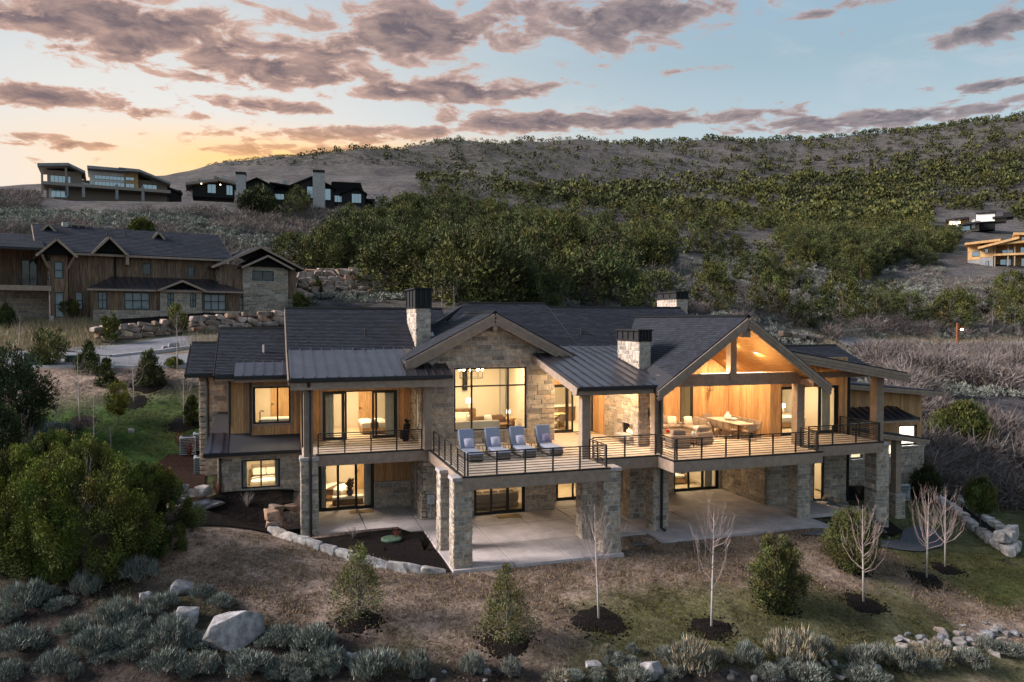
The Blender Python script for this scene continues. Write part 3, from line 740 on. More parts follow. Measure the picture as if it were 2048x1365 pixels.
def metal_roof(parent, poly, pl, w=.46, name='metal_roof', soffit=None, thick=.14):
    poly = ccw(poly); o = None
    mb = MB(); mb.hexa([(x, y, pl.z(x, y)-thick) for x, y in poly], [(x, y, pl.z(x, y)-.02) for x, y in poly]); o = mb.build(name, M['roof_edge'], parent)
    gx, gy = pl.a[3], pl.a[4]; g = math.hypot(gx, gy); ux, uy = gx/g, gy/g; wx, wy = -uy, ux
    vs = [x*ux+y*uy for x, y in poly]; us = [x*wx+y*wy for x, y in poly]; u = min(us)
    while u < max(us)-.03:
        e = min(u+w, max(us))
        q = cclip(ccw([(a*wx+b*ux, a*wy+b*uy) for a, b in [(u, min(vs)), (e, min(vs)), (e, max(vs)), (u, max(vs))]]), poly)
        if len(q) >= 3:
            k = random.uniform(.97, 1.03)
            s = MB(); tl = random.uniform(-.012, .012)
            s.hexa([(x, y, pl.z(x, y)-.015) for x, y in q], [(x, y, pl.z(x, y)+.006+tl*((x*wx+y*wy)-u)/w) for x, y in q])
            r = cclip(ccw([(a*wx+b*ux, a*wy+b*uy) for a, b in [(u, min(vs)), (u+.04, min(vs)), (u+.04, max(vs)), (u, max(vs))]]), poly)
            if len(r) >= 3: s.hexa([(x, y, pl.z(x, y)) for x, y in r], [(x, y, pl.z(x, y)+.065) for x, y in r])
            s.build('roof_panel', M['seam_metal'], o)
        u = e
    if soffit:
        s = MB(); s.hexa([(x, y, pl.z(x, y)-thick-.03) for x, y in poly], [(x, y, pl.z(x, y)-thick-.006) for x, y in poly]); s.build('soffit', M[soffit], o)
    return o
def gutter(parent, a, b, out=(0, -1, 0)):
    a, b, out = Vector(a), Vector(b), Vector(out); mb = MB(); z = Vector((0, 0, 1))
    for off, zz, w, h in ((.13, -.07, .015, .14), (.065, -.135, .13, .015), (.0, -.07, .015, .14)):
        mb2 = bar(mb, a+out*off+z*zz, b+out*off+z*zz, w, h)
    return mb.build('gutter', M['black_metal'], parent)
def downspout(parent, pts):
    return MB().tube(pts, .065, 8).build('downspout', M['black_metal'], parent)
# ---- openings
def window(parent, face, pos, u0, u1, z0, z1, mv=(), mh=(), fw=.075, casing=None, name='window', rec=.05, m_='dark_frame', g='glass', pane=True):
    w = part(name, parent); e = .09
    def B(mb, a0, a1, b0, b1, d0, d1):
        q = [P3(face, pos, a0, b0, d0), P3(face, pos, a1, b1, d1)]
        mb.box(q[0][0], q[1][0], q[0][1], q[1][1], q[0][2], q[1][2]); return mb
    f = MB(); B(f, u0, u1, z0, z0+fw, -rec-e, -rec+.02); B(f, u0, u1, z1-fw, z1, -rec-e, -rec+.02); B(f, u0, u0+fw, z0+fw, z1-fw, -rec-e, -rec+.02); B(f, u1-fw, u1, z0+fw, z1-fw, -rec-e, -rec+.02)
    f.build('frame', M[m_], w)
    us = [u0+fw]+list(mv)+[u1-fw]; zs = [z0+fw]+list(mh)+[z1-fw]
    for x in mv: B(MB(), x-.036, x+.036, z0+fw, z1-fw, -rec-e+.01, -rec+.012).build('mullion', M[m_], w)
    for i in range(len(us)-1):
        for z in mh: B(MB(), us[i]+(.036 if i else 0), us[i+1]-(.036 if i < len(us)-2 else 0), z-.036, z+.036, -rec-e+.012, -rec+.01).build('mullion', M[m_], w)
    if pane:
        for i in range(len(us)-1):
            for j in range(len(zs)-1):
                B(MB(), us[i]+(.036 if i else 0), us[i+1]-(.036 if i < len(us)-2 else 0), zs[j]+(.036 if j else 0), zs[j+1]-(.036 if j < len(zs)-2 else 0), -rec-.055, -rec-.045).build('pane', M[g], w)
    if casing:
        c = .1
        for a0, a1, b0, b1 in ((u0-c, u1+c, z1, z1+c), (u0-c, u1+c, z0-c, z0), (u0-c, u0, z0, z1), (u1, u1+c, z0, z1)): B(MB(), a0, a1, b0, b1, -.02, .04).build('casing', M[casing], w)
    return w
def slider(parent, face, pos, u0, u1, z0, z1, panels, fw=.10, name='sliding_door', rec=.06):
    """panels: list of (a0,a1) glazed leaves; anything between is open"""
    w = part(name, parent)
    def B(mb, a0, a1, b0, b1, d0, d1):
        q = [P3(face, pos, a0, b0, d0), P3(face, pos, a1, b1, d1)]; mb.box(q[0][0], q[1][0], q[0][1], q[1][1], q[0][2], q[1][2]); return mb
    f = MB(); B(f, u0, u1, z1-.06, z1, -rec-.14, -rec+.03); B(f, u0, u0+.05, z0, z1-.06, -rec-.14, -rec+.03); B(f, u1-.05, u1, z0, z1-.06, -rec-.14, -rec+.03); B(f, u0+.05, u1-.05, z0, z0+.02, -rec-.14, -rec+.03); f.build('frame', M['dark_frame'], w)
    for i, (a0, a1) in enumerate(panels):
        d = -rec-.01-.055*(i % 2); l = part('door_leaf', w); b0, b1 = z0+.02, z1-.06; m = MB()
        B(m, a0, a1, b0, b0+.13, d-.045, d); B(m, a0, a1, b1-fw, b1, d-.045, d); B(m, a0, a0+fw, b0+.13, b1-fw, d-.045, d); B(m, a1-fw, a1, b0+.13, b1-fw, d-.045, d)
        m.build('leaf_frame', M['dark_frame'], w)
        B(MB(), a0+fw, a1-fw, b0+.13, b1-fw, d-.03, d-.02).build('pane', M['glass'], w)
        COL.objects.unlink(l); bpy.data.objects.remove(l)
    return w
def railing(parent, a, b, z, h=.92, gap=1.25, name='railing', ends=(True, True)):
    a, b = Vector((*a, z)), Vector((*b, z)); L = (b-a).length; d = (b-a)/L; r = part(name, parent)
    n = max(1, round(L/gap)); U = Vector((0, 0, 1))
    for i in range(n+1):
        if (i == 0 and not ends[0]) or (i == n and not ends[1]): continue
        p = a+d*L*i/n; m = MB(); m.box(p.x-.028, p.x+.028, p.y-.028, p.y+.028, z, z+h-.02); m.build('post', M['black_metal'], r)
    bar(MB(), a+U*(h-.01), b+U*(h-.01), .06, .045).build('top_rail', M['black_metal'], r)
    for k in range(8):
        zz = .09+(h-.16)*k/7.4
        bar(MB(), a+U*zz+d*.02, b+U*zz-d*.02, .02, .024).build('rail_bar', M['black_metal'], r)
    return r
def beam(parent, x0, x1, y0, y1, z0, z1, name='timber_beam', m_='timber'):
    return MB().box(x0, x1, y0, y1, z0, z1).build(name, M[m_], parent)
def column(parent, x0, x1, y0, y1, z0, z1, taper=.05, cap=True, faces=('-y', '-x', '+x')):
    cx, cy = (x0+x1)/2, (y0+y1)/2
    c = MB(); k = 1+taper
    def rg(z, s): return [(cx+(x-cx)*s, cy+(y-cy)*s, z) for x, y in ((x0, y0), (x1, y0), (x1, y1), (x0, y1))]
    top = z1-(.14 if cap else 0)
    c.hexa(rg(z0, k), rg(top, 1)); o = c.build('stone_column', M['mortar'], parent)
    s = MB()
    for f in faces:
        pos = {'-y': y0, '-x': x0, '+x': x1, '+y': y1}[f]; u0, u1 = (x0, x1) if f[1] == 'y' else (y0, y1)
        for q in stone_layout(u0-.02, u1+.02, z0, top, hh=(.16, .30), ww=(.22, .5)): face_prism(s, f, pos, q, -.01, random.uniform(.012, .03), .01, scol())
    v = []
    for x, y, z in s.v:
        t = 1+taper*(1-(z-z0)/(top-z0)); v.append((cx+(x-cx)*t, cy+(y-cy)*t, z))
    s.v = v; g = s.build('stone_facing', M['stone'], o, tint=True); g['kind'] = 'stuff'
    if cap:
        m = MB(); e = .07; m.hexa([(x0-e, y0-e, top+.01), (x1+e, y0-e, top+.01), (x1+e, y1+e, top+.01), (x0-e, y1+e, top+.01)], [(x0-e+.02, y0-e+.02, z1), (x1+e-.02, y0-e+.02, z1), (x1+e-.02, y1+e-.02, z1), (x0-e+.02, y1+e-.02, z1)]); m.build('cap_stone', M['cap_stone'], o)
    return o
def room(parent, x0, x1, y0, y1, z0, z1, wallm='cream_wall', floorm='oak_floor', open_front=True, ceilm='white_wall'):
    t = .12; m = MB(); m.box(x0-t, x0, y0, y1, z0, z1); m.box(x1, x1+t, y0, y1, z0, z1); m.box(x0-t, x1+t, y1, y1+t, z0, z1); m.build('room_wall', M[wallm], parent)
    MB().box(x0-t, x1+t, y0, y1+t, z1+.002, z1+t).build('room_ceiling', M[ceilm], parent)
    MB().box(x0, x1, y0, y1, z0-.1, z0).build('room_floor', M[floorm], parent)
def lamp(x, y, z, power, size=.6, col=(1.0, .73, .44), parent=None, sy=None, spread=None):
    l = bpy.data.lights.new('ceiling_light', 'AREA'); l.shape = 'RECTANGLE' if sy else 'DISK'; l.size = size; l.energy = power; l.color = col
    if sy: l.size_y = sy
    if spread: l.spread = R(spread)
    o = bpy.data.objects.new('ceiling_light', l); o.location = (x, y, z); link(o, parent); return o
# ================================================================== MAIN HOUSE
house = thing_abs('mountain_house', (12, 36, 0))
tag(house, 'large stone and cedar mountain house with lit windows and wide terrace', 'house')
hs = house
DZ = 3.55
# ---------------------------------------------------------------- decks
deck = part('terrace_deck', hs)
def dk(x0, x1, y0, y1, t=.30): MB().box(x0, x1, y0, y1, DZ-t, DZ).build('deck_slab', M['deck'], deck)
dk(7.05, 13.15, 28.35, 36.0); dk(1.35, 7.05, 35.05, 39.1); dk(13.15, 16.5, 30.32, 38.0); dk(16.5, 24.05, 28.9, 37.2); dk(24.05, 28.95, 30.32, 33.6)
def rim(x0, x1, y0, y1):
    MB().box(x0, x1, y0, y1, 3.02, 3.50).build('rim_beam', M['timber'], deck)
    e = .012; MB().box(x0-e, x1+e, y0-e, y1+e, 3.502, 3.565).build('edge_flashing', M['black_metal'], deck)
rim(6.97, 13.2, 28.27, 28.35); rim(6.97, 7.05, 28.365, 35.0); rim(1.9, 6.955, 34.95, 35.05); rim(13.22, 16.5, 30.24, 30.32); rim(13.15, 13.22, 28.365, 30.22)
rim(16.42, 24.13, 28.82, 28.90); rim(16.42, 16.5, 28.915, 30.22); rim(24.05, 24.13, 28.915, 30.22); rim(24.15, 28.95, 30.24, 30.32); rim(28.95, 29.02, 30.335, 33.4)
MB().box(7.1, 13.1, 28.4, 35.7, 3.06, 3.2).build('deck_soffit', M['timber'], deck); MB().box(16.6, 24.0, 29.0, 36.9, 3.06, 3.2).build('deck_soffit', M['timber'], deck)
MB().box(1.5, 6.8, 35.1, 38.8, 3.06, 3.2).build('deck_soffit', M['timber'], deck); MB().box(13.3, 16.45, 30.4, 37.3, 3.06, 3.2).build('deck_soffit', M['timber'], deck); MB().box(24.2, 28.9, 30.4, 33.2, 3.06, 3.2).build('deck_soffit', M['timber'], deck)
# ---------------------------------------------------------------- railings
railing(hs, (7.1, 28.42), (7.1, 34.3), DZ); railing(hs, (7.22, 28.42), (13.08, 28.42), DZ); railing(hs, (13.1, 28.5), (13.1, 30.2), DZ, gap=.9)
railing(hs, (1.98, 35.12), (6.7, 35.12), DZ, gap=1.2); railing(hs, (13.35, 30.4), (16.4, 30.4), DZ, gap=1.6)
railing(hs, (16.56, 28.98), (16.56, 30.2), DZ); railing(hs, (16.66, 28.98), (23.98, 28.98), DZ, gap=1.22); railing(hs, (24.0, 29.06), (24.0, 30.2), DZ, gap=.62)
railing(hs, (24.62, 30.4), (28.8, 30.4), DZ); railing(hs, (28.88, 30.45), (28.88, 33.2), DZ)
# ---------------------------------------------------------------- stone columns
column(hs, 1.22, 1.92, 34.5, 35.2, -.12, 3.52); column(hs, 6.65, 7.35, 28.35, 29.05, -.12, 3.52); column(hs, 6.66, 7.36, 30.8, 31.5, -.02, 3.36, cap=True)
column(hs, 12.95, 13.68, 28.38, 29.08, -.12, 3.52); column(hs, 12.95, 13.62, 30.62, 31.3, -.02, 3.04, cap=False); column(hs, 16.48, 17.2, 30.72, 31.42, -.02, 3.5)
column(hs, 16.46, 17.16, 33.05, 33.75, -.02, 3.04, cap=False); column(hs, 24.22, 24.9, 30.65, 31.33, -.02, 3.04, cap=False)
column(hs, 28.87, 29.62, 30.6, 31.35, -1.2, 3.42, .06); column(hs, 31.0, 31.6, 31.5, 32.1, -1.1, .5, .06)
# ---------------------------------------------------------------- timber posts and beams
def post(x0, x1, y0, y1, z0, z1): beam(hs, x0, x1, y0, y1, z0, z1, 'timber_post')
post(1.34, 1.74, 34.62, 35.02, 3.52, 6.5); post(6.74, 7.08, 34.62, 34.96, 3.57, 6.5); post(12.88, 13.28, 30.5, 30.9, 3.55, 6.3); post(16.52, 16.96, 30.72, 31.14, 3.5, 6.5)
post(24.12, 24.54, 30.62, 31.04, 3.55, 6.53); post(28.98, 29.42, 30.75, 31.2, 3.42, 6.75); post(31.08, 31.42, 31.6, 31.95, .5, 3.3)
beam(hs, .95, 7.6, 34.60, 34.98, 6.505, 6.86); beam(hs, 12.55, 16.5, 30.48, 30.86, 6.305, 6.62)
beam(hs, 16.7, 24.9, 30.6, 31.0, 6.535, 7.10); post(20.33, 20.66, 30.52, 30.9, 6.78, 8.95); beam(hs, 20.30, 20.72, 29.55, 37.0, 8.80, 9.22, 'ridge_beam')
beam(hs, 16.55, 16.9, 29.65, 30.58, 6.5, 6.78, 'beam_end'); beam(hs, 24.25, 24.6, 29.65, 30.58, 6.5, 6.78, 'beam_end'); beam(hs, 10.2, 10.42, 35.15, 35.75, 9.05, 9.36, 'beam_end')
beam(hs, 25.0, 29.55, 30.78, 31.15, 6.76, 7.02); beam(hs, 29.0, 29.38, 31.2, 33.3, 6.76, 7.0); beam(hs, 29.5, 31.7, 31.62, 31.9, 3.31, 3.55)
# ---------------------------------------------------------------- C wing (left, bedroom over bedroom)
plank_wall(hs, '-y', 38.9, 1.35, 6.85, DZ, 6.55, [(2.42, 6.15, DZ, 6.02)])
slider(hs, '-y', 38.9, 2.42, 6.15, DZ, 6.02, [(2.47, 3.5), (3.36, 3.62), (4.88, 5.14), (5.05, 6.1)])
for a0, a1 in ((2.30, 2.42), (6.15, 6.27)): MB().box(a0, a1, 38.84, 38.9, DZ, 6.1).build('door_casing', M['timber'], hs)
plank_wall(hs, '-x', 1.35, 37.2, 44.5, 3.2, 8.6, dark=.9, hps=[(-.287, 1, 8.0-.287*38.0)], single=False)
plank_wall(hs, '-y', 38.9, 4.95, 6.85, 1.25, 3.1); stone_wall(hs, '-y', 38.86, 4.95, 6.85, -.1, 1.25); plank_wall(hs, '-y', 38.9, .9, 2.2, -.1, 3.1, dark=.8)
MB().box(4.95, 6.85, 38.76, 38.86, 1.25, 1.33).build('ledge_stone', M['cap_stone'], hs)
MB().box(2.2, 4.95, 38.9, 39.1, 2.46, 3.1).build('door_header', M['timber'], hs)
slider(hs, '-y', 38.9, 2.2, 4.95, 0.0, 2.46, [(2.25, 3.2), (3.12, 4.1), (4.02, 4.9)])
MB().box(1.4, 6.8, 34.98, 38.88, 6.56, 6.66).build('porch_ceiling', M['cedar_soffit'], hs)
stone_wall(hs, '-x', 6.85, 35.8, 38.95, -.1, 3.2, [(37.0, 37.5, 1.0, 2.5)]); stone_wall(hs, '-x', 6.85, 35.8, 38.95, 3.2, 7.6, [(36.7, 37.4, 4.2, 6.0)])
window(hs, '-x', 6.85, 36.7, 37.4, 4.2, 6.0); window(hs, '-x', 6.85, 37.0, 37.5, 1.0, 2.5)
plC = Plane(0, 34.2, 7.06, 0, .287); plC2 = Plane(0, 38, 8.16, 0, .50)
metal_roof(hs, [(.78, 34.2), (6.85, 34.2), (6.85, 38.0), (.78, 38.0)], plC, .50); metal_roof(hs, [(6.86, 34.2), (7.97, 34.2), (7.97, 35.74), (6.86, 35.74)], plC, .4)
shingle_roof(hs, [(.75, 37.95), (9.2, 37.95), (9.2, 42.1), (.75, 42.1)], plC2); shingle_roof(hs, [(.75, 42.1), (9.2, 42.1), (9.2, 47), (.75, 47)], Plane(0, 42.1, 10.21, 0, -.5), exp_=.6, tab=2)
ridge_cap(hs, (.75, 42.1, 10.26), (9.2, 42.1, 10.26))
gutter(hs, (.76, 34.2, 7.04), (7.97, 34.2, 7.04)); fascia(hs, (.78, 34.22, 7.0), (7.97, 34.22, 7.0), (0, -.0, 0), .14, .16, 2)
fascia(hs, (.74, 34.2, 7.05), (.74, 38.0, 8.14), (-1, 0, 0), .05, .14, 2); fascia(hs, (.74, 38.0, 8.16), (.74, 42.1, 10.2), (-1, 0, 0), .05, .14, 2)
MB().box(.85, 7.9, 34.28, 34.6, 6.70, 6.74).build('eave_soffit', M['timber'], hs)
downspout(hs, [(1.55, 34.1, 6.9), (1.55, 34.2, 6.7), (1.6, 34.48, 6.45), (1.6, 34.48, 3.7), (1.6, 34.40, 3.45), (1.6, 34.40, .12), (1.6, 34.25, .06)])
MB().tube([(4.6, 39.2, 8.7), (4.6, 39.2, 9.15)], .05, 8).build('vent_pipe', M['black_metal'], hs); MB().tube([(-.35, 40.0, 7.9), (-.35, 40.0, 8.35)], .05, 8).build('vent_pipe', M['grey_box'], hs); MB().tube([(16.2, 38.5, 8.7), (16.2, 38.5, 9.2)], .05, 8).build('vent_pipe', M['black_metal'], hs)
# chimney on the left
def chimney(x0, x1, y0, y1, z0, zs, zt, slots=3):
    c = part('chimney', hs); m = MB(); m.box(x0, x1, y0, y1, z0, zs); m.build('chimney_core', M['mortar'], c)
    s = MB()
    for f, pos, u0, u1 in (('-y', y0, x0, x1), ('-x', x0, y0, y1), ('+x', x1, y0, y1)):
        for q in stone_layout(u0-.02, u1+.02, z0, zs, hh=(.14, .26), ww=(.2, .42)): face_prism(s, f, pos, q, -.01, random.uniform(.01, .03), .01, tuple(x*1.12 for x in scol()))
    g = s.build('stone_facing', M['stone'], c, tint=True); g['kind'] = 'stuff'
    e = .06; m = MB(); m.box(x0-e, x1+e, y0-e, y1+e, zs, zs+.07); m.box(x0-e-.04, x1+e+.04, y0-e-.04, y1+e+.04, zt-.07, zt); m.box(x0-.0, x1+.0, y0, y1, zs+.07, zt-.07)
    m.build('chimney_shroud', M['black_stain'], c)
    for i in range(slots+1):
        x = x0-.03+(x1-x0+.06)*i/slots; MB().box(x-.03, x+.03, y0-.05, y0-.005, zs+.071, zt-.071).build('shroud_bar', M['black_metal'], c)
        y = y0-.03+(y1-y0+.06)*i/slots; MB().box(x0-.05, x0-.005, y-.03, y+.03, zs+.071, zt-.071).build('shroud_bar', M['black_metal'], c)
    return c
chimney(6.98, 7.72, 38.0, 40.6, 7.6, 10.18, 11.22, 3)
# ---------------------------------------------------------------- B wing (far left)
bh = [(-1.38, .36, 1.66, 3.02)]
stone_wall(hs, '-y', 37.6, -2.4, 1.3, .6, 3.42, bh); window(hs, '-y', 37.6, *bh[0], mv=[-.5])
stone_wall(hs, '-x', -2.4, 37.6, 41.2, .8, 3.42); 
beam(hs, -2.95, 1.3, 37.24, 37.30, 3.22, 3.42, 'fascia_board'); metal_roof(hs, [(-3.0, 37.2), (1.3, 37.2), (1.3, 38.9), (-1.95, 38.9), (-1.95, 40.9), (-2.6, 40.9)], Plane(0, 37.2, 3.48, 0, .40), .5)
gutter(hs, (-3.0, 37.2, 3.46), (1.3, 37.2, 3.46)); downspout(hs, [(-2.3, 37.1, 3.4), (-2.3, 37.45, 3.15), (-2.3, 37.5, 1.5)])
plank_wall(hs, '-y', 38.6, -.95, 1.35, 4.02, 7.1, [(-.86, .88, 4.57, 6.36)]); window(hs, '-y', 38.6, -.86, .88, 4.57, 6.36, mv=[.28], casing='timber')
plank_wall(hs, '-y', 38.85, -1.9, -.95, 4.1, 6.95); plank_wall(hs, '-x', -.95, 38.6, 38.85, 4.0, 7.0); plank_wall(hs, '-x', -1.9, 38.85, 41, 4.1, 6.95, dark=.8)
MB().box(-1.02, -.95, 38.55, 38.6, 4.0, 6.95).build('corner_trim', M['black_metal'], hs); MB().box(-1.97, -1.9, 38.8, 38.85, 4.1, 6.9).build('corner_trim', M['black_metal'], hs)
downspout(hs, [(-.98, 38.3, 6.9), (-.98, 38.48, 6.6), (-.98, 38.48, 4.2)]); downspout(hs, [(-1.95, 38.3, 6.9), (-1.93, 38.72, 6.6), (-1.93, 38.72, 4.5)])
stone_wall(hs, '-y', 41.0, -3.45, -1.9, 1.5, 6.95); stone_wall(hs, '-x', -3.45, 41.0, 46, 1.5, 6.95); downspout(hs, [(-3.05, 40.4, 6.8), (-3.05, 40.9, 6.5), (-3.05, 40.92, 2.6)])
shingle_roof(hs, [(-2.52, 38.0), (1.4, 38.0), (1.4, 42.5), (-2.52, 42.5)], Plane(0, 38.0, 7.02, 0, .475)); shingle_roof(hs, [(-2.52, 42.5), (1.4, 42.5), (1.4, 47), (-2.52, 47)], Plane(0, 42.5, 9.155, 0, -.475), exp_=.6, tab=2)
shingle_roof(hs, [(-4.0, 40.45), (-2.4, 40.45), (-2.4, 43.6), (-4.0, 43.6)], Plane(0, 40.45, 6.93, 0, .46)); shingle_roof(hs, [(-4.0, 43.6), (-2.4, 43.6), (-2.4, 47), (-4.0, 47)], Plane(0, 43.6, 8.38, 0, -.46), exp_=.6, tab=2)
ridge_cap(hs, (-2.52, 42.5, 9.2), (1.3, 42.5, 9.2)); ridge_cap(hs, (-4.0, 43.6, 8.42), (-2.4, 43.6, 8.42))
fascia(hs, (-2.54, 38.0, 7.02), (-2.54, 42.5, 9.15), (-1, 0, 0), .04, .12, 2, 'black_stain'); fascia(hs, (-4.02, 40.45, 6.93), (-4.02, 43.6, 8.38), (-1, 0, 0), .04, .12, 2, 'black_stain')
gutter(hs, (-2.52, 38.0, 7.0), (-1.7, 38.0, 7.0)); gutter(hs, (-4.0, 40.45, 6.9), (-2.4, 40.45, 6.9)); fascia(hs, (-2.5, 38.05, 6.95), (1.0, 38.05, 6.95), (0, 0, 0), .1, .14, 1)
metal_roof(hs, [(-1.65, 37.55), (1.0, 37.55), (1.0, 38.95), (-1.65, 38.95)], Plane(0, 37.55, 6.98, 0, .385), .45); gutter(hs, (-1.65, 37.55, 6.95), (1.0, 37.55, 6.95)); fascia(hs, (-1.6, 37.58, 6.95), (1.0, 37.58, 6.95), (0, 0, 0), .14, .14, 1)
# ---------------------------------------------------------------- D centre gable (stone)
RX = 10.3; PD = .515; RZ = 9.96
hpD = [(PD, 1, RZ-.2+PD*RX), (-PD, 1, RZ-.2-PD*RX)]
dw = (8.42, 12.12, 4.19, 7.26)
stone_wall(hs, '-y', 35.8, 6.85, 13.6, DZ, 9.9, [dw], hpD, single=True)
window(hs, '-y', 35.8, *dw, mv=[9.31, 11.17], mh=[6.36], fw=.07)
MB().box(8.36, 12.18, 35.72, 35.86, 4.10, 4.185).build('window_sill', M['cap_stone'], hs)
stone_wall(hs, '-y', 35.8, 6.85, 13.6, -.1, DZ, [(9.4, 12.05, 0, 2.5)]); slider(hs, '-y', 35.8, 9.4, 12.05, 0, 2.5, [(9.45, 10.35), (10.27, 11.2), (11.12, 12.0)])
MB().box(13.35, 13.6, 36.05, 37.9, -.1, 8.2).build('side_wall', M['cream_wall'], hs)
for s in (-1, 1):
    xe = RX+s*4.35; pl = Plane(RX, 35, RZ, -s*PD, 0)
    shingle_roof(hs, [(RX, 35.1), (xe, 35.1), (xe, 43.2 if s < 0 else 36.9), (RX, 43.2 if s < 0 else 41.5)], pl)
    fascia(hs, (RX+s*.02, 35.1, RZ-.02), (xe, 35.1, pl.z(xe, 0)-.02), (0, -1, 0), .05, .17, 3)
    MB().hexa([(RX+s*.05, 35.14, RZ-.62), (xe-s*.1, 35.14, pl.z(xe, 0)-.50), (xe-s*.1, 35.78, pl.z(xe, 0)-.50), (RX+s*.05, 35.78, RZ-.62)], [(RX+s*.05, 35.14, RZ-.56), (xe-s*.1, 35.14, pl.z(xe, 0)-.40), (xe-s*.1, 35.78, pl.z(xe, 0)-.40), (RX+s*.05, 35.78, RZ-.56)]).build('rake_soffit', M['timber'], hs)
ridge_cap(hs, (RX, 35.1, RZ+.05), (RX, 42.6, RZ+.05))
# flashing strip in the valley, security camera under the eave
MB().hexa([(7.75, 38.1, 8.72), (7.9, 38.0, 8.78), (8.3, 40.4, 9.02), (8.15, 40.4, 8.96)], [(7.75, 38.1, 8.76), (7.9, 38.0, 8.82), (8.3, 40.4, 9.06), (8.15, 40.4, 9.0)]).build('valley_flashing', M['grey_box'], hs)
MB().box(7.25, 7.36, 35.6, 35.75, 7.4, 7.52).box(7.27, 7.34, 35.45, 35.6, 7.36, 7.43).build('security_camera', M['grey_box'], hs)
# main body roofs behind
shingle_roof(hs, [(9.0, 37.0), (15.5, 37.0), (15.5, 42.4), (10.7, 42.4), (9.0, 40.0)], Plane(0, 37.0, 8.05, 0, .465)); shingle_roof(hs, [(10.7, 42.4), (15.5, 42.4), (15.5, 48), (10.7, 48)], Plane(0, 42.4, 10.56, 0, -.465), exp_=.6, tab=2)
shingle_roof(hs, [(15.5, 37.0), (24.2, 37.0), (24.2, 41.8), (15.5, 41.8)], Plane(0, 37.0, 8.1, 0, .465)); shingle_roof(hs, [(15.5, 41.8), (24.2, 41.8), (24.2, 47), (15.5, 47)], Plane(0, 41.8, 10.33, 0, -.465), exp_=.6, tab=2)
ridge_cap(hs, (10.7, 42.4, 10.61), (15.5, 42.4, 10.61)); ridge_cap(hs, (15.5, 41.8, 10.38), (24.2, 41.8, 10.38))
shingle_roof(hs, [(10.72, 42.4), (7.0, 38.8), (7.0, 46)], Plane(10.7, 42.4, 10.55, .5, 0), tab=.3)
chimney(25.2, 26.0, 44.0, 46.6, 8.0, 10.95, 11.45, 3)
# ---------------------------------------------------------------- E porch (metal roof, fireplace)
plE = Plane(0, 29.8, 6.74, 0, .20)
metal_roof(hs, [(12.43, 29.8), (16.2, 29.8), (17.9, 35.75), (12.43, 35.75)], plE, .48, soffit='cedar_soffit'); metal_roof(hs, [(13.62, 35.76), (17.9, 35.76), (18.28, 37.1), (13.62, 37.1)], plE, .48, soffit='cedar_soffit')
gutter(hs, (12.43, 29.8, 6.72), (16.05, 29.8, 6.72)); fascia(hs, (12.43, 29.83, 6.7), (16.3, 29.83, 6.7), (0, 0, 0), .13, .17, 1); fascia(hs, (12.4, 29.8, 6.76), (12.4, 35.7, 7.94), (-1, 0, 0), .06, .30, 1)
plank_wall(hs, '-y', 37.8, 13.6, 16.75, DZ, 8.0, [(13.7, 16.6, DZ, 6.15), (13.9, 16.4, 6.5, 7.4)]); slider(hs, '-y', 37.8, 13.7, 16.6, DZ, 6.15, [(13.75, 15.2), (15.05, 15.5)]); window(hs, '-y', 37.8, 13.9, 16.4, 6.5, 7.4)
plank_wall(hs, '-x', 16.7, 36.4, 37.8, DZ, 8.0); plank_wall(hs, '-y', 36.4, 16.7, 17.75, DZ, 8.0)
fp = part('fireplace', hs); FB = (33.15, 34.4, 4.0, 4.52)
for f, pos in (('-x', 16.65), ('+x', 17.2)): stone_wall(fp, f, pos, 32.5, 36.38, DZ, 7.6, [FB], thick=.1, name='fireplace_stone')
stone_wall(fp, '-y', 32.5, 16.65, 17.2, DZ, 7.6, thick=.1, name='fireplace_stone')
MB().box(16.76, 17.09, 33.1, 34.45, 3.93, 3.995).box(16.76, 17.09, 33.1, 34.45, 4.525, 4.6).box(16.76, 17.09, 33.05, 33.14, 3.93, 4.6).box(16.76, 17.09, 34.41, 34.5, 3.93, 4.6).build('firebox', M['dark_frame'], fp)
MB().box(16.36, 16.64, 33.0, 34.55, 3.82, 3.97).build('hearth_slab', M['cap_stone'], fp)
fl = MB()
for i in range(9):
    y = 33.3+i*.12; fl.tube([(16.92, y, 4.0), (16.92+random.uniform(-.03, .03), y, 4.1), (16.92, y+random.uniform(-.03, .03), 4.1+random.uniform(.06, .16))], [.04, .03, .004], 6)
fl.build('flames', M['fire_glow'], fp)
chimney(16.6, 17.2, 32.45, 34.75, 6.95, 8.57, 9.14, 4)
# E lower level
plank_wall(hs, '-y', 37.4, 13.6, 24.35, 1.3, 3.1, [(14.3, 16.3, 0, 2.5), (21.3, 24.2, 0, 2.5)]); stone_wall(hs, '-y', 37.36, 13.6, 24.35, -.1, 1.3, [(14.3, 16.3, 0, 2.5), (21.3, 24.2, 0, 2.5)])
slider(hs, '-y', 37.4, 14.3, 16.3, 0, 2.5, [(14.35, 15.35), (15.27, 16.25)]); slider(hs, '-y', 37.4, 21.3, 24.2, 0, 2.5, [(21.35, 22.35), (22.27, 23.25), (23.17, 24.15)])
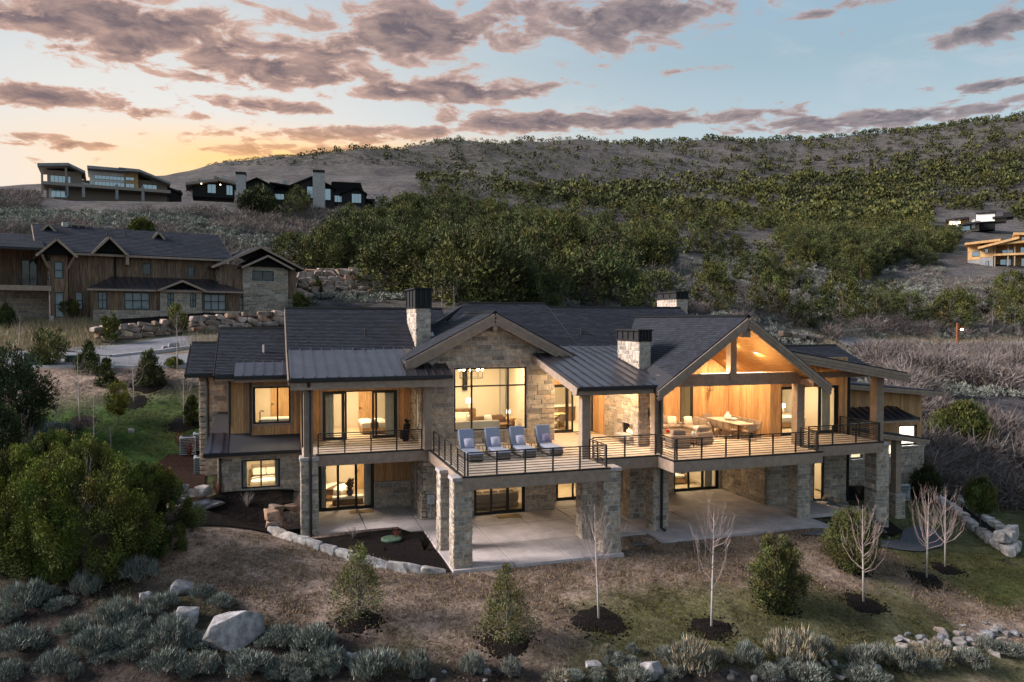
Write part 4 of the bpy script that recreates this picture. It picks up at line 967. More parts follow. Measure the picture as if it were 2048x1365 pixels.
# ---------------------------------------------------------------- F porch (open timber gable)
FX = 20.5; FZ = 9.76; PF = .70
vx = lambda Y: FX-(FZ-plE.z(0, Y))/PF
plFL = Plane(FX, 0, FZ, PF, 0); plFR = Plane(FX, 0, FZ, -PF, 0)
shingle_roof(hs, [(FX, 29.4), (15.98, 29.4), (15.98, 29.8), (vx(29.8), 29.8), (vx(37.0), 37.0), (FX, 41.7)][0:2]+[(15.98, 29.82), (vx(37.2)-.05, 37.2), (19.0, 41.0), (FX, 41.7)], plFL, .22, soffit='cedar_soffit')
shingle_roof(hs, [(FX, 29.4), (25.03, 29.4), (25.03, 37.2), (24.2, 41.0), (FX, 41.7)], plFR, .22, soffit='cedar_soffit')
for s, pl in ((-1, plFL), (1, plFR)):
    xe = FX+s*4.53; fascia(hs, (FX+s*.02, 29.4, FZ-.02), (xe, 29.4, pl.z(xe, 0)-.02), (0, -1, 0), .06, .145, 3)
ridge_cap(hs, (FX, 29.4, FZ+.05), (FX, 41.7, FZ+.05))
hpF = [(PF, 1, FZ-.25+PF*FX), (-PF, 1, FZ-.25-PF*FX)]
plank_wall(hs, '-y', 37.0, 17.2, 24.5, DZ, 9.5, [(21.45, 22.25, DZ, 6.0), (18.9, 20.1, 4.5, 6.1)], hpF); window(hs, '-y', 37.0, 21.45, 22.25, DZ, 6.0, name='glass_door', fw=.09); window(hs, '-y', 37.0, 18.9, 20.1, 4.5, 6.1, casing='cedar')
plank_wall(hs, '-x', 24.5, 33.2, 37.0, DZ, 7.0, dark=1.05); plank_wall(hs, '-y', 33.2, 24.5, 25.15, DZ, 7.4)
stone_wall(hs, '-x', 24.35, 33.3, 37.35, -.1, 3.1); downspout(hs, [(16.1, 29.75, 6.6), (16.35, 30.2, 6.3), (16.74, 30.62, 6.1), (16.74, 30.62, 3.7), (16.84, 30.62, 3.4), (16.84, 30.62, .15), (16.95, 30.45, .06)])
# ---------------------------------------------------------------- G bedroom wing (right)
plank_wall(hs, '-y', 33.3, 25.15, 29.4, DZ, 7.6, [(25.2, 28.85, DZ, 6.12)]); slider(hs, '-y', 33.3, 25.2, 28.85, DZ, 6.12, [(25.25, 26.35), (26.25, 26.42), (27.62, 27.8), (27.7, 28.8)])
stone_wall(hs, '-y', 33.3, 24.35, 29.4, -.4, 3.1, [(27.3, 27.98, 0, 2.9)]); window(hs, '-y', 33.3, 27.3, 27.98, 0, 2.9, name='glass_door', fw=.08)
plG = Plane(23, 0, 8.14, -.168, 0)
shingle_roof(hs, [(22.82, 29.6), (29.75, 29.6), (29.75, 34.2), (22.82, 34.2)], plG, .16, soffit='cedar_soffit'); fascia(hs, (22.9, 29.58, plG.z(22.9, 0)), (29.75, 29.58, plG.z(29.75, 0)), (0, -1, 0), .05, .14, 3); fascia(hs, (29.78, 29.6, 7.0), (29.78, 34.2, 7.0), (1, 0, 0), .05, .14, 2)
shingle_roof(hs, [(24.16, 33.3), (30.7, 33.3), (30.7, 35.7), (22.83, 35.7)], Plane(0, 33.3, 7.2, 0, .39)); shingle_roof(hs, [(22.83, 35.7), (30.7, 35.7), (30.7, 40), (25.2, 40)], Plane(0, 35.7, 8.13, 0, -.39), exp_=.6, tab=2)
ridge_cap(hs, (22.83, 35.7, 8.18), (30.7, 35.7, 8.18))
MB().box(29.4, 29.6, 33.3, 37.5, -.4, 7.1).build('side_wall', M['cedar'], hs)
# ---------------------------------------------------------------- H far right wing
hh_ = [(33.9, 34.7, 1.65, 2.4), (35.1, 36.4, 2.22, 3.4), (31.6, 32.5, 1.6, 2.12)]
plank_wall(hs, '-y', 35.5, 29.6, 36.75, 2.2, 5.7, [hh_[1], hh_[0]], hps=[(.12, 1, 5.62+.12*33)]); stone_wall(hs, '-y', 35.42, 29.6, 36.9, -1.2, 2.12, [(33.9, 34.7, 1.65, 2.13), (31.6, 32.5, 1.6, 2.13)])
MB().box(34.75, 36.92, 35.3, 35.48, 2.125, 2.195).build('ledge_stone', M['cap_stone'], hs)
for h in hh_: window(hs, '-y', 35.5, *h, mv=[h[0]+.35] if h[1]-h[0] > 1.3 else ())
plH = Plane(29.6, 0, 6.12, -.09, 0); shingle_roof(hs, [(29.6, 34.7), (37.5, 34.7), (37.5, 41), (29.6, 41)], plH, .14, exp_=.3); fascia(hs, (29.6, 34.68, plH.z(29.6, 0)), (37.5, 34.68, plH.z(37.5, 0)), (0, -1, 0), .03, .13, 2)
metal_roof(hs, [(29.6, 34.1), (35.2, 34.1), (34.6, 35.45), (29.6, 35.45)], Plane(0, 34.1, 3.98, 0, .44), .5); fascia(hs, (29.6, 34.12, 3.98), (35.1, 34.12, 3.98), (0, 0, 0), .06, .11, 1)
plI = Plane(28.0, 0, 4.06, -.15, 0); shingle_roof(hs, [(29.65, 31.3), (32.9, 31.3), (32.9, 33.2), (29.65, 33.2)], plI, .14, exp_=.3); fascia(hs, (29.65, 31.28, plI.z(29.65, 0)), (32.9, 31.28, plI.z(32.9, 0)), (0, -1, 0), .03, .12, 2)
MB().box(29.6, 36.4, 40.5, 40.7, -1, 5.5).build('back_wall', M['cedar'], hs); MB().box(36.6, 36.75, 35.72, 40.5, -1.2, 5.2).build('side_wall', M['cedar'], hs)
# ---------------------------------------------------------------- rear shell (keeps the rooms closed)
MB().box(1.4, 24.3, 46.6, 46.8, -.3, 8.4).build('back_wall', M['cedar'], hs); MB().box(-3.4, 1.4, 45.8, 46, 1, 7).build('back_wall', M['cedar'], hs); MB().box(24.3, 29.6, 40, 40.2, -.3, 6.8).build('back_wall', M['cedar'], hs)
VEN = VENEER.build('stone_veneer', M['stone'], hs, tint=True); VEN['kind'] = 'stuff'
VEN['label'] = 'rough grey and tan ashlar stones facing the walls'
# ================================================================== ROOMS, LIGHTS, FURNITURE
room(hs, 1.55, 6.7, 39.12, 43.6, DZ, 6.45); room(hs, 1.5, 6.7, 39.12, 43.5, 0, 2.75); room(hs, -.8, 1.2, 38.85, 42, 4.1, 6.55); room(hs, -2.1, 1.2, 37.86, 42, .95, 3.2)
room(hs, 7.0, 13.3, 36.06, 43, DZ, 7.7); room(hs, 13.72, 17.4, 38.02, 44, DZ, 6.7); room(hs, 7.1, 13.3, 36.06, 42, 0, 2.9); room(hs, 13.75, 17.4, 37.64, 42, 0, 2.9)
room(hs, 18.0, 24.2, 37.64, 42, 0, 2.9); room(hs, 24.83, 29.25, 33.54, 38.5, DZ, 6.55); room(hs, 24.6, 29.25, 33.54, 38, 0, 2.95); room(hs, 29.75, 36.5, 35.76, 40, 1.0, 3.7, 'white_wall')
room(hs, 17.7, 24.4, 37.24, 41.5, DZ, 6.6)
WARM = (1.0, .72, .42); WARM2 = (1.0, .73, .43)
lights = [(4, 41.2, 6.4, 75, 1.0, WARM2), (4, 41.2, 2.7, 60, 1.0, WARM2), (.3, 40.3, 6.5, 30, .6, WARM2), (-.5, 39.8, 3.15, 34, .7, WARM2), (9.2, 39.2, 7.6, 110, 1.2, WARM2), (11.8, 39.6, 7.6, 70, 1.0, WARM2),
 (15.4, 40.5, 6.6, 85, 1.0, WARM2), (10.5, 38.6, 2.85, 55, 1.0, WARM2), (15.4, 39.2, 2.85, 50, .8, WARM2), (22, 39.5, 2.85, 55, 1.0, WARM2), (27, 35.8, 6.5, 65, 1.0, WARM2), (27.4, 35.4, 2.9, 40, .8, WARM2),
 (31.5, 37.0, 3.6, 70, 1.0, (1, .93, .84)), (35.2, 37.0, 3.6, 90, 1.0, (1, .93, .84)), (21, 39, 6.55, 40, 1, WARM2)]
for x, y, z, p, s, c in lights: lamp(x, y, z, p*1.85, s, c, hs)
def downlight(x, y, z, p, col=WARM, e=.075, ry=0.0):
    for nm, pr, m_ in (('downlight_ring', [(e, 0), (e+.03, 0), (e+.03, .02), (e, .02)], 'grey_box'), ('downlight_bulb', [(e-.004, .004), (e-.004, .016)], 'bulb_glow')):
        o = MB().lathe(pr, 14).build(nm, M[m_], hs); o.location = (x, y, z); o.rotation_euler = (0, ry, 0)
    return lamp(x, y, z-.04, p, .25, col, hs)
for x, y, p in ((21.9, 33.0, 44), (23.4, 35.6, 44), (22.6, 31.9, 36), (18.4, 33.2, 44), (18.6, 35.8, 36), (20.0, 34.4, 36)): downlight(x, y, min(plFL.z(x, y), plFR.z(x, y))-.265, p*3.2, ry=math.atan(.7)*(1 if x > 20.5 else -1))
for x, y, p in ((14.4, 34.4, 46), (15.9, 33.0, 40), (15.6, 36.4, 34)): downlight(x, y, plE.z(x, y)-.22, p*2.8)
for x, y, p in ((2.6, 37.2, 10), (5.2, 37.2, 10)): downlight(x, y, 6.53, p*1.3)
for x, y in ((26, 32.4), (28, 32.4)): downlight(x, y, plG.z(x, y)-.24, 7)
for x, y, z, p in ((10.5, 33, 3.0, 6), (20, 33.5, 3.0, 7), (22.8, 35, 3.0, 7), (15, 34.5, 3.0, 6)): downlight(x, y, z, p)
def strip(x0, x1, y, z, p):
    MB().box(x0, x1, y-.03, y+.03, z, z+.02).build('light_strip', M['shade_glow'], hs)
    l = lamp((x0+x1)/2, y, z+.03, p, x1-x0, WARM, hs, sy=.05); l.rotation_euler = (R(180), 0, 0)
strip(18.9, 22.2, 30.72, 7.105, 70)
def lab(o, l, c, g=None): return tag(o, l, c, g)
# ---------------------------------------------------------------- soft furniture builders (local, front towards -Y)
def pillow(name, loc, w, h, t, m_, label, rx=-20, rz=0):
    mb = MB(); n = 6; vs = []; fs = []
    for s in (1, -1):
        for i in range(n+1):
            for j in range(n+1):
                u, v = i/n*2-1, j/n*2-1; k = (1-u*u)**.5*(1-v*v)**.5; pin = 1-.07*(u*u*v*v-abs(u*v)*.3)
                vs.append((u*w/2*pin, s*t/2*k, v*h/2*pin))
    N = (n+1)**2
    for s in (0, 1):
        for i in range(n):
            for j in range(n):
                a = s*N+i*(n+1)+j; q = (a, a+1, a+n+2, a+n+1); fs.append(q if s == 0 else q[::-1])
    mb.add(vs, fs); o = mb.build(name, M[m_], None, smooth=True); o.location = loc; o.rotation_euler = (R(rx), 0, R(rz)); return tag(o, label, 'pillow')
def lounger(loc, label, plabel, pm, rz=0):
    t = empty('sun_lounger', loc, R(rz)); tag(t, label, 'lounger', 'loungers on the terrace')
    MB().soft(-.34, .34, -1.0, .62, .06, .26, .05).build('base', M['wicker'], t); MB().box(-.30, .30, -.95, .95, 0, .06).build('plinth', M['dark_frame'], t)
    MB().soft(-.35, .35, -1.03, .30, .262, .40, .07, .015).build('seat_cushion', M['blue_cushion'], t, smooth=False)
    a = R(66); b = MB(); b.soft(-.35, .35, -.075, .075, 0, .92, .07); v = []
    for x, y, z in b.v: v.append((x, .36+z*math.cos(a)+y*math.sin(a), .34+z*math.sin(a)-y*math.cos(a)))
    b.v = v; b.build('backrest_cushion', M['blue_cushion'], t)
    b = MB(); b.box(-.33, .33, .0, .06, 0, .86); b.v = [(x, .46+z*math.cos(a)+y*math.sin(a), .24+z*math.sin(a)-y*math.cos(a)) for x, y, z in b.v]; b.build('back_frame', M['wicker'], t)
    c, s_ = math.cos(R(rz)), math.sin(R(rz)); px_, py_ = .02, .20
    pillow('lounger_pillow', (loc[0]+px_*c-py_*s_, loc[1]+px_*s_+py_*c, loc[2]+.64), .44, .42, .15, pm, plabel, -26, rz+4)
LP = [(8.25, 32.1), (9.5, 32.2), (10.7, 32.3), (12.0, 32.4)]
LN = ['blue grey cushioned lounger nearest the terrace corner', 'second blue grey lounger from the terrace corner', 'third blue grey lounger from the terrace corner', 'blue grey lounger closest to the lit porch door']
PN = ['pale lilac pillow on the lounger nearest the terrace corner', 'pale lilac pillow on the second lounger from the corner', 'pale lilac pillow on the third lounger from the corner', 'darker patterned purple pillow on the lounger beside the porch door']
for i, (x, y) in enumerate(LP): lounger((x, y, DZ), LN[i], PN[i], 'purple_pillow' if i == 3 else 'lilac_pillow', rz=2)
def round_table(loc, r, h, m_, label, name='side_table'):
    t = empty(name, loc); tag(t, label, 'table'); MB().lathe([(r, h-.035), (r, h)], 20).build('tabletop', M[m_], t)
    for k in range(3):
        a = k*2.094; MB().tube([(r*.75*math.cos(a), r*.75*math.sin(a), 0), (r*.5*math.cos(a), r*.5*math.sin(a), h-.035)], .014, 6).build('leg', M['black_metal'], t)
for i, (x, m_) in enumerate(((8.88, 'deck'), (10.1, 'walnut'), (11.36, 'walnut'))): round_table((x, 32.75, DZ), .24, .46, m_, ['small round pale side table between the first two loungers', 'small round dark side table between the middle loungers', 'small round dark side table beside the last lounger'][i])
def bed(loc, w, l, label, rz=0, head='taupe_fabric', throw='brown_fabric', hb=True):
    t = empty('bed', loc, R(rz)); tag(t, label, 'bed')       # head towards +Y
    MB().soft(-w/2, w/2, -l/2, l/2, .06, .34, .04).build('bed_base', M['oak_door'], t); MB().soft(-w/2+.02, w/2-.02, -l/2+.02, l/2, .342, .56, .1, .03).build('mattress', M['white_linen'], t)
    d = MB(); d.soft(-w/2-.05, w/2+.05, -l/2-.04, l*.18, .30, .64, .12, .05); d.build('duvet', M['white_linen'], t)
    d = MB(); d.soft(-w/2-.07, w/2+.07, -l*.30, -l*.06, .28, .665, .12, .05); d.build('throw', M[throw], t)
    if hb: MB().soft(-w/2-.05, w/2+.05, l/2+.01, l/2+.11, .0, 1.15, .05).build('headboard', M[head], t)
    for s in (-1, 1):
        b = MB(); b.soft(-.33, .33, -.09, .09, -.2, .2, .08); a = R(-28); b.v = [(x+s*w*.24, l/2-.18+y*math.cos(a)-z*math.sin(a), .80+y*math.sin(a)+z*math.cos(a)) for x, y, z in b.v]; b.build('bed_pillow', M['white_linen'], t)
def curtain(x, y, z0, z1, w, label, face='y'):
    n = 26; vs = []; mb = MB()
    for i in range(n+1):
        u = x+w*i/n; d = .045*math.sin(i*1.9)+.02*math.sin(i*.7)
        vs += [(u, y+d, z0), (u, y+d*.7, z1)]
    fs = [(2*i, 2*i+2, 2*i+3, 2*i+1) for i in range(n)]
    mb.add(vs, fs); mb.add([(a, b+.02, c) for a, b, c in vs], [f[::-1] for f in fs]); o = mb.build('curtain', M['curtain'], None, smooth=True); return tag(o, label, 'curtain', 'window curtains')
bed((5.55, 41.3, DZ), 1.7, 2.0, 'bed with white duvet and rust throw behind the open upper left doors', rz=-90)
bed((3.0, 42.0, 0), 1.6, 2.0, 'white bed behind the lower left glass doors', rz=60)
bed((-.3, 40.6, .95), 1.4, 1.7, 'white bed seen through the small lower window', rz=0)
bed((22.0, 40.0, 0), 1.9, 2.1, 'bed with white fringed cover behind the lower right doors', rz=-90, throw='blue_cushion')
bed((27.6, 36.6, DZ), 1.9, 2.1, 'bed with pale headboard in the upper right bedroom', rz=0, head='white_linen', throw='taupe_fabric')
for a in [(2.5, 39.4, DZ, 6.0, .5, 'pale curtain at the near left edge of the upper left doors'), (5.6, 39.4, DZ, 6.0, .5, 'pale curtain at the bed side of the upper left doors'), (2.25, 39.4, 0, 2.4, .35, 'pale curtain behind the pillar at the lower left doors'), (4.5, 39.4, 0, 2.4, .35, 'pale curtain at the wood panel side of the lower left doors'),
          (-1.36, 37.95, 1.0, 3.05, .22, 'curtain on one side of the small lower window'), (.12, 37.95, 1.0, 3.05, .22, 'curtain on the pillar side of the small lower window'), (28.2, 33.8, DZ, 6.05, .5, 'pale curtain in the upper right bedroom'), (23.6, 37.9, 0, 2.45, .45, 'pale curtain at the lower right bedroom doors')]: curtain(*a)
def inner_door(x, y, z, label, w=.92, h=2.2):
    t = thing_abs('interior_door', (x, y, z)); tag(t, label, 'door'); MB().box(x-w/2, x+w/2, y-.05, y, z, z+h).build('door_leaf', M['oak_door'], t)
    for b0, b1 in ((.15, .85), (1.0, h-.15)): MB().box(x-w/2+.13, x+w/2-.13, y-.062, y-.052, z+b0, z+b1).build('door_panel', M['oak_door'], t)
    MB().box(x-w/2+.05, x-w/2+.09, y-.10, y-.05, z+1.0, z+1.12).box(x-w/2+.05, x-w/2+.20, y-.11, y-.09, z+1.05, z+1.075).build('handle', M['black_metal'], t)
inner_door(5.15, 43.58, DZ, 'oak door at the back of the upper left bedroom'); inner_door(4.95, 43.48, 0, 'oak door at the back of the lower left bedroom'); inner_door(.45, 41.98, 4.1, 'oak door seen through the left upper window', 1.0)
# bath tub + filler behind the upper left window
tb = empty('bath_tub', (.2, 39.7, 4.1)); tag(tb, 'white bath tub rim below the upper left window', 'tub'); MB().soft(-.85, .85, -.4, .4, 0, .62, .12).build('shell', M['ceramic'], tb)
MB().tube([(-.75, -.45, 0), (-.75, -.45, .95), (-.68, -.40, 1.02), (-.58, -.3, .98)], .025, 8).build('filler', M['black_metal'], tb)
# vase and bench in lower left bedroom
bn = empty('bench', (3.75, 40.1, 0)); tag(bn, 'brown wooden bench behind the lower left glass doors', 'bench'); MB().soft(-.8, .8, -.22, .22, .30, .44, .04).build('seat', M['white_linen'], bn); MB().box(-.78, .78, -.2, .2, 0, .30).build('base', M['walnut'], bn)
vs_ = MB().lathe([(.09, 0), (.17, .1), (.18, .22), (.10, .34), (.12, .38)], 14, (3.85, 40.1, .44)).build('vase', M['black_fabric'], None, smooth=True); tag(vs_, 'dark vase standing on the bench behind the lower doors', 'vase')
ub = MB()
for i in range(60):
    a, r_ = random.uniform(0, 6.28), random.uniform(0, .24); z = random.uniform(.75, 1.25); ub.tube([(3.85, 40.1, .8), (3.85+r_*math.cos(a), 40.1+r_*math.sin(a), z+.1)], [.012, .05], 4)
tag(ub.build('dried_flowers', M['brown_fabric'], None), 'bunch of brown dried flowers in the dark vase', 'flowers')
# ---------------------------------------------------------------- sofas and chairs
def sofa(loc, w, d, m_, label, rz=0, h=.72, cushions=2, arm=.2, name='sofa', pm=None):
    t = empty(name, loc, R(rz)); tag(t, label, 'sofa' if name != 'armchair' else 'armchair')
    MB().soft(-w/2, w/2, -d/2, d/2, .06, .30, .05).build('base', M[m_], t); MB().soft(-w/2, w/2, d/2-.2, d/2, .30, h, .08).build('backrest', M[m_], t)
    for s in (-1, 1): x0 = s*w/2; MB().soft(min(x0, x0-s*arm), max(x0, x0-s*arm), -d/2, d/2-.2, .30, h-.12, .06).build('arm', M[m_], t)
    cw = (w-2*arm)/cushions
    for k in range(cushions):
        x = -w/2+arm+k*cw; MB().soft(x+.01, x+cw-.01, -d/2-.02, d/2-.2, .302, .46, .06, .02).build('seat_cushion', M[m_], t)
        b = MB(); b.soft(x+.02, x+cw-.02, -.08, .08, 0, .44, .08); a = R(-14); b.v = [(q[0], d/2-.30+q[1]*math.cos(a)-q[2]*math.sin(a), .45+q[1]*math.sin(a)+q[2]*math.cos(a)) for q in b.v]; b.build('back_cushion', M[pm or m_], t)
    for sx in (-1, 1):
        for sy in (-1, 1): MB().box(sx*(w/2-.08)-.03, sx*(w/2-.08)+.03, sy*(d/2-.08)-.03, sy*(d/2-.08)+.03, 0, .06).build('foot', M['dark_frame'], t)
sofa((9.75, 37.2, DZ), 2.5, 1.0, 'linen', 'cream sofa with its back to the big picture window', 180, .98, 2)
sofa((11.3, 39.2, DZ), 2.4, 1.0, 'brown_fabric', 'brown sofa facing the big picture window', 20, .74, 2)
sofa((9.75, 40.0, DZ), 1.0, .9, 'linen', 'patterned cream armchair left of the living room', -15, 1.0, 1, .14, 'armchair')
tag(pillow('sofa_pillow', (11.0, 38.85, DZ+.75), .5, .5, .16, 'white_linen', '', -18, 20), 'striped pale pillow on the brown living room sofa', 'pillow')
sofa((10.6, 37.3, 0), 2.9, .95, 'taupe_fabric', 'long dark sofa back behind the lower centre doors', 180, .8, 3)
cd = empty('console', (10.55, 42.2, DZ)); tag(cd, 'walnut console cabinet under the living room lamp', 'cabinet'); MB().box(-.6, .6, -.2, .2, .1, .95).build('carcass', M['walnut'], cd)
for k in range(3): MB().box(-.57+k*.38, -.21+k*.38, -.225, -.205, .14, .91).build('door', M['walnut'], cd)
for sx in (-1, 1): MB().box(sx*.55-.03, sx*.55+.03, -.18, .18, 0, .1).build('leg', M['dark_frame'], cd)
def table_lamp(loc, label, s=1.0):
    t = empty('table_lamp', loc); tag(t, label, 'lamp'); MB().lathe([(.09*s, 0), (.11*s, .08*s), (.05*s, .3*s), (.02*s, .34*s)], 12).build('lamp_base', M['ceramic'], t, smooth=True); MB().lathe([(.17*s, .34*s), (.15*s, .6*s)], 16).build('lamp_shade', M['shade_glow'], t, smooth=True)
table_lamp((10.8, 42.2, DZ+.95), 'white shaded lamp on the living room console'); table_lamp((12.6, 40.4, DZ+.6), 'small white lamp on the living room side table', .7)
st = empty('end_table', (12.6, 40.4, DZ)); tag(st, 'oak end table beside the brown sofa', 'table'); MB().soft(-.35, .35, -.35, .35, .52, .6, .03).build('tabletop', M['oak_door'], st); MB().box(-.3, .3, -.3, .3, 0, .52).build('base', M['oak_door'], st)
# tall dark wall panel and doorway in the living room
MB().box(12.85, 13.1, 42.6, 42.98, DZ, 7.6).build('wall_pier', M['mortar'], hs); MB().box(9.6, 9.95, 42.85, 42.98, DZ, 7.2).build('wall_panel', M['walnut'], hs); MB().box(10.6, 10.85, 42.8, 42.97, 5.5, 7.2).build('wall_panel', M['black_stain'], hs)
ch = empty('chandelier', (10.0, 38.6, 6.55)); tag(ch, 'ring chandelier with bright bulbs behind the big window', 'chandelier')
for zr in (0, .38):
    pts = [(.62*math.cos(a), .62*math.sin(a), zr) for a in np.linspace(0, 6.2832, 25)]; MB().tube(pts, .014, 6).build('ring', M['black_metal'], ch)
for k in range(10):
    a = k*.6283; x, y = .62*math.cos(a), .62*math.sin(a); MB().tube([(x, y, 0), (x, y, .38)], .008, 5).build('rod', M['black_metal'], ch); MB().lathe([(.02, .39), (.055, .44), (.05, .5), (.015, .53)], 10, (x, y, 0)).build('bulb', M['bulb_glow'], ch)
MB().tube([(0, 0, .38), (0, 0, 1.05)], .01, 6).build('stem', M['black_metal'], ch)
# ---------------------------------------------------------------- dining sets
def chair(loc, rz, label, group, m_='rope', woven=True):
    t = empty('dining_chair', loc, R(rz)); tag(t, label, 'chair', group)
    MB().soft(-.26, .26, -.26, .24, .42, .50, .05).build('seat', M['taupe_fabric'], t)
    for sx in (-1, 1):
        MB().tube([(sx*.24, -.24, 0), (sx*.25, -.22, .45), (sx*.27, -.18, .66)], .016, 5).build('leg', M[m_], t); MB().tube([(sx*.22, .26, 0), (sx*.24, .22, .45), (sx*.25, .30, .84)], .016, 5).build('leg', M[m_], t)
        MB().tube([(sx*.27, -.18, .66), (sx*.28, .05, .67), (sx*.25, .28, .78)], .016, 5).build('armrest', M[m_], t)
    MB().soft(-.26, .26, .235, .31, .50, .86, .05).build('backrest', M['taupe_fabric'], t)
    if woven:
        for k in range(7): x = -.24+.08*k; MB().tube([(x, .27, .40), (x*1.05, .325, .85)], .009, 4).build('back_rod', M[m_], t)
        for sx in (-1, 1):
            for k in range(4): y = -.14+.1*k; MB().tube([(sx*.25, y, .44), (sx*.275, y, .67)], .008, 4).build('side_rod', M[m_], t)
TX, TY0, TY1 = 22.95, 33.0, 36.0
dt = empty('dining_table', (TX, (TY0+TY1)/2, DZ)); tag(dt, 'long outdoor dining table under the timber gable', 'table'); hl = (TY1-TY0)/2
MB().soft(-.47, .47, -hl, hl, .71, .76, .02).build('tabletop', M['deck'], dt)
for sx in (-1, 1):
    for sy in (-1, 1): MB().box(sx*.40-.04, sx*.40+.04, sy*(hl-.12)-.04, sy*(hl-.12)+.04, 0, .71).build('leg', M['dark_frame'], dt)
for k in range(5):
    y = TY0+.35+k*.58
    nm = ['nearest to the railing', 'second from the railing', 'third from the railing', 'fourth from the railing', 'closest to the back wall'][k]
    chair((TX-.66, y, DZ), 90, 'woven outdoor chair on the sofa side of the table, '+nm, 'chairs around the outdoor table'); chair((TX+.66, y, DZ), -90, 'woven outdoor chair on the wall side of the table, '+nm, 'chairs around the outdoor table')
chair((TX-.15, TY0-.38, DZ), 188, 'woven chair at the near end of the outdoor table', 'chairs around the outdoor table'); chair((TX, TY1+.36, DZ), 0, 'woven chair at the far end of the outdoor table', 'chairs around the outdoor table')
o = MB().lathe([(.05, 0), (.16, .03), (.20, .14), (.17, .26), (.08, .36), (.07, .44), (.09, .46)], 20, (TX-.05, 34.6, DZ+.76)).build('vase', M['ceramic'], None, smooth=True); tag(o, 'large white bottle shaped vase on the outdoor dining table', 'vase')
o = MB().lathe([(.07, 0), (.04, .05), (.16, .10), (.20, .15), (.19, .155), (.05, .10)], 20, (TX+.05, 34.2, DZ+.76)).build('bowl', M['ceramic'], None, smooth=True); tag(o, 'white footed bowl in front of the white vase', 'bowl')
# lounge on the F porch
sofa((19.4, 36.25, DZ), 3.1, .95, 'taupe_fabric', 'long beige sofa against the cedar porch wall', 0, .70, 4, .16)
sofa((21.35, 35.2, DZ), 1.5, .95, 'taupe_fabric', 'short beige sofa closing the porch seating corner', -90, .70, 2, .16)
sofa((18.35, 31.9, DZ), .95, .9, 'taupe_fabric', 'low beige armchair next to the porch pillar', 172, .62, 1, .14, 'armchair'); sofa((19.9, 32.5, DZ), 1.05, .95, 'taupe_fabric', 'low beige armchair in the middle of the porch', 195, .62, 1, .16, 'armchair')
for i, (x, y, l) in enumerate(((20.4, 36.0, 'cream pillow on the long porch sofa beside the table'), (21.2, 35.7, 'cream pillow in the porch sofa corner'), (18.2, 35.95, 'cream pillow on the porch sofa by the fireplace'))): tag(pillow('sofa_pillow', (x, y, DZ+.68), .48, .44, .16, 'linen', '', -20, random.uniform(-15, 15)), l, 'pillow')
tag(pillow('sofa_pillow', (18.35, 32.1, DZ+.66), .5, .28, .14, 'white_linen', '', 10, 172), 'white bolster pillow on the armchair next to the porch pillar', 'pillow'); tag(pillow('sofa_pillow', (19.85, 32.65, DZ+.66), .5, .40, .16, 'white_linen', '', 15, 200), 'white pillow on the armchair in the middle of the porch', 'pillow')
round_table((19.15, 31.75, DZ), .24, .5, 'walnut', 'small round wire table between the porch armchairs')
o = MB().lathe([(.06, 0), (.09, .05), (.10, .14), (.09, .22)], 14, (19.15, 31.75, DZ+.5)).build('lantern', M['ceramic'], None, smooth=True); tag(o, 'pale candle holder on the small wire table', 'candle holder')
ct = empty('coffee_table', (19.2, 34.3, DZ)); tag(ct, 'low wooden coffee table in front of the porch sofa', 'table'); MB().soft(-.6, .6, -.35, .35, .28, .34, .02).build('tabletop', M['walnut'], ct)
for sx in (-1, 1): MB().box(sx*.5-.04, sx*.5+.04, -.3, .3, 0, .28).build('leg', M['dark_frame'], ct)
o = MB().lathe([(.07, 0), (.12, .05), (.11, .12), (.06, .16)], 12, (19.15, 34.2, DZ+.34)).build('pot', M['hydrant_red'], None, smooth=True); tag(o, 'small orange red pot on the porch coffee table', 'pot')
wl = empty('wall_lantern', (23.2, 36.9, 6.0)); tag(wl, 'square black wall lantern on the cedar wall', 'lantern')
for sx in (-1, 1):
    for sy in (-1, 1): MB().box(sx*.1-.012, sx*.1+.012, -.14+sy*.1-.012, -.14+sy*.1+.012, -.3, .3).build('frame_bar', M['black_metal'], wl)
MB().box(-.115, .115, -.255, -.02, .3, .33).build('top', M['black_metal'], wl); MB().box(-.115, .115, -.255, -.02, -.33, -.3).build('bottom', M['black_metal'], wl)
# indoor dining
it = empty('indoor_table', (15.0, 40.0, DZ)); tag(it, 'pale indoor dining table behind the open porch door', 'table'); MB().soft(-.9, .9, -.45, .45, .70, .75, .02).build('tabletop', M['oak_door'], it)
for sx in (-1, 1): MB().box(sx*.6-.08, sx*.6+.08, -.3, .3, 0, .70).build('leg', M['oak_door'], it)
for k in range(3): chair((14.45+.55*k, 40.75, DZ), 0, ['indoor chair behind the table nearest the stone wall', 'middle indoor chair behind the table', 'indoor chair behind the table next to the kitchen island'][k], 'indoor dining chairs', 'dark_frame', False)
chair((15.35, 39.25, DZ), 180, 'indoor chair on the porch side of the table', 'indoor dining chairs', 'dark_frame', False)
ki = empty('kitchen_island', (16.5, 42.6, DZ)); tag(ki, 'white topped kitchen island deep behind the porch door', 'counter'); MB().box(-.8, .8, -.4, .4, 0, .86).build('base', M['walnut'], ki); MB().box(-.86, .86, -.46, .46, .862, .94).build('countertop', M['ceramic'], ki)
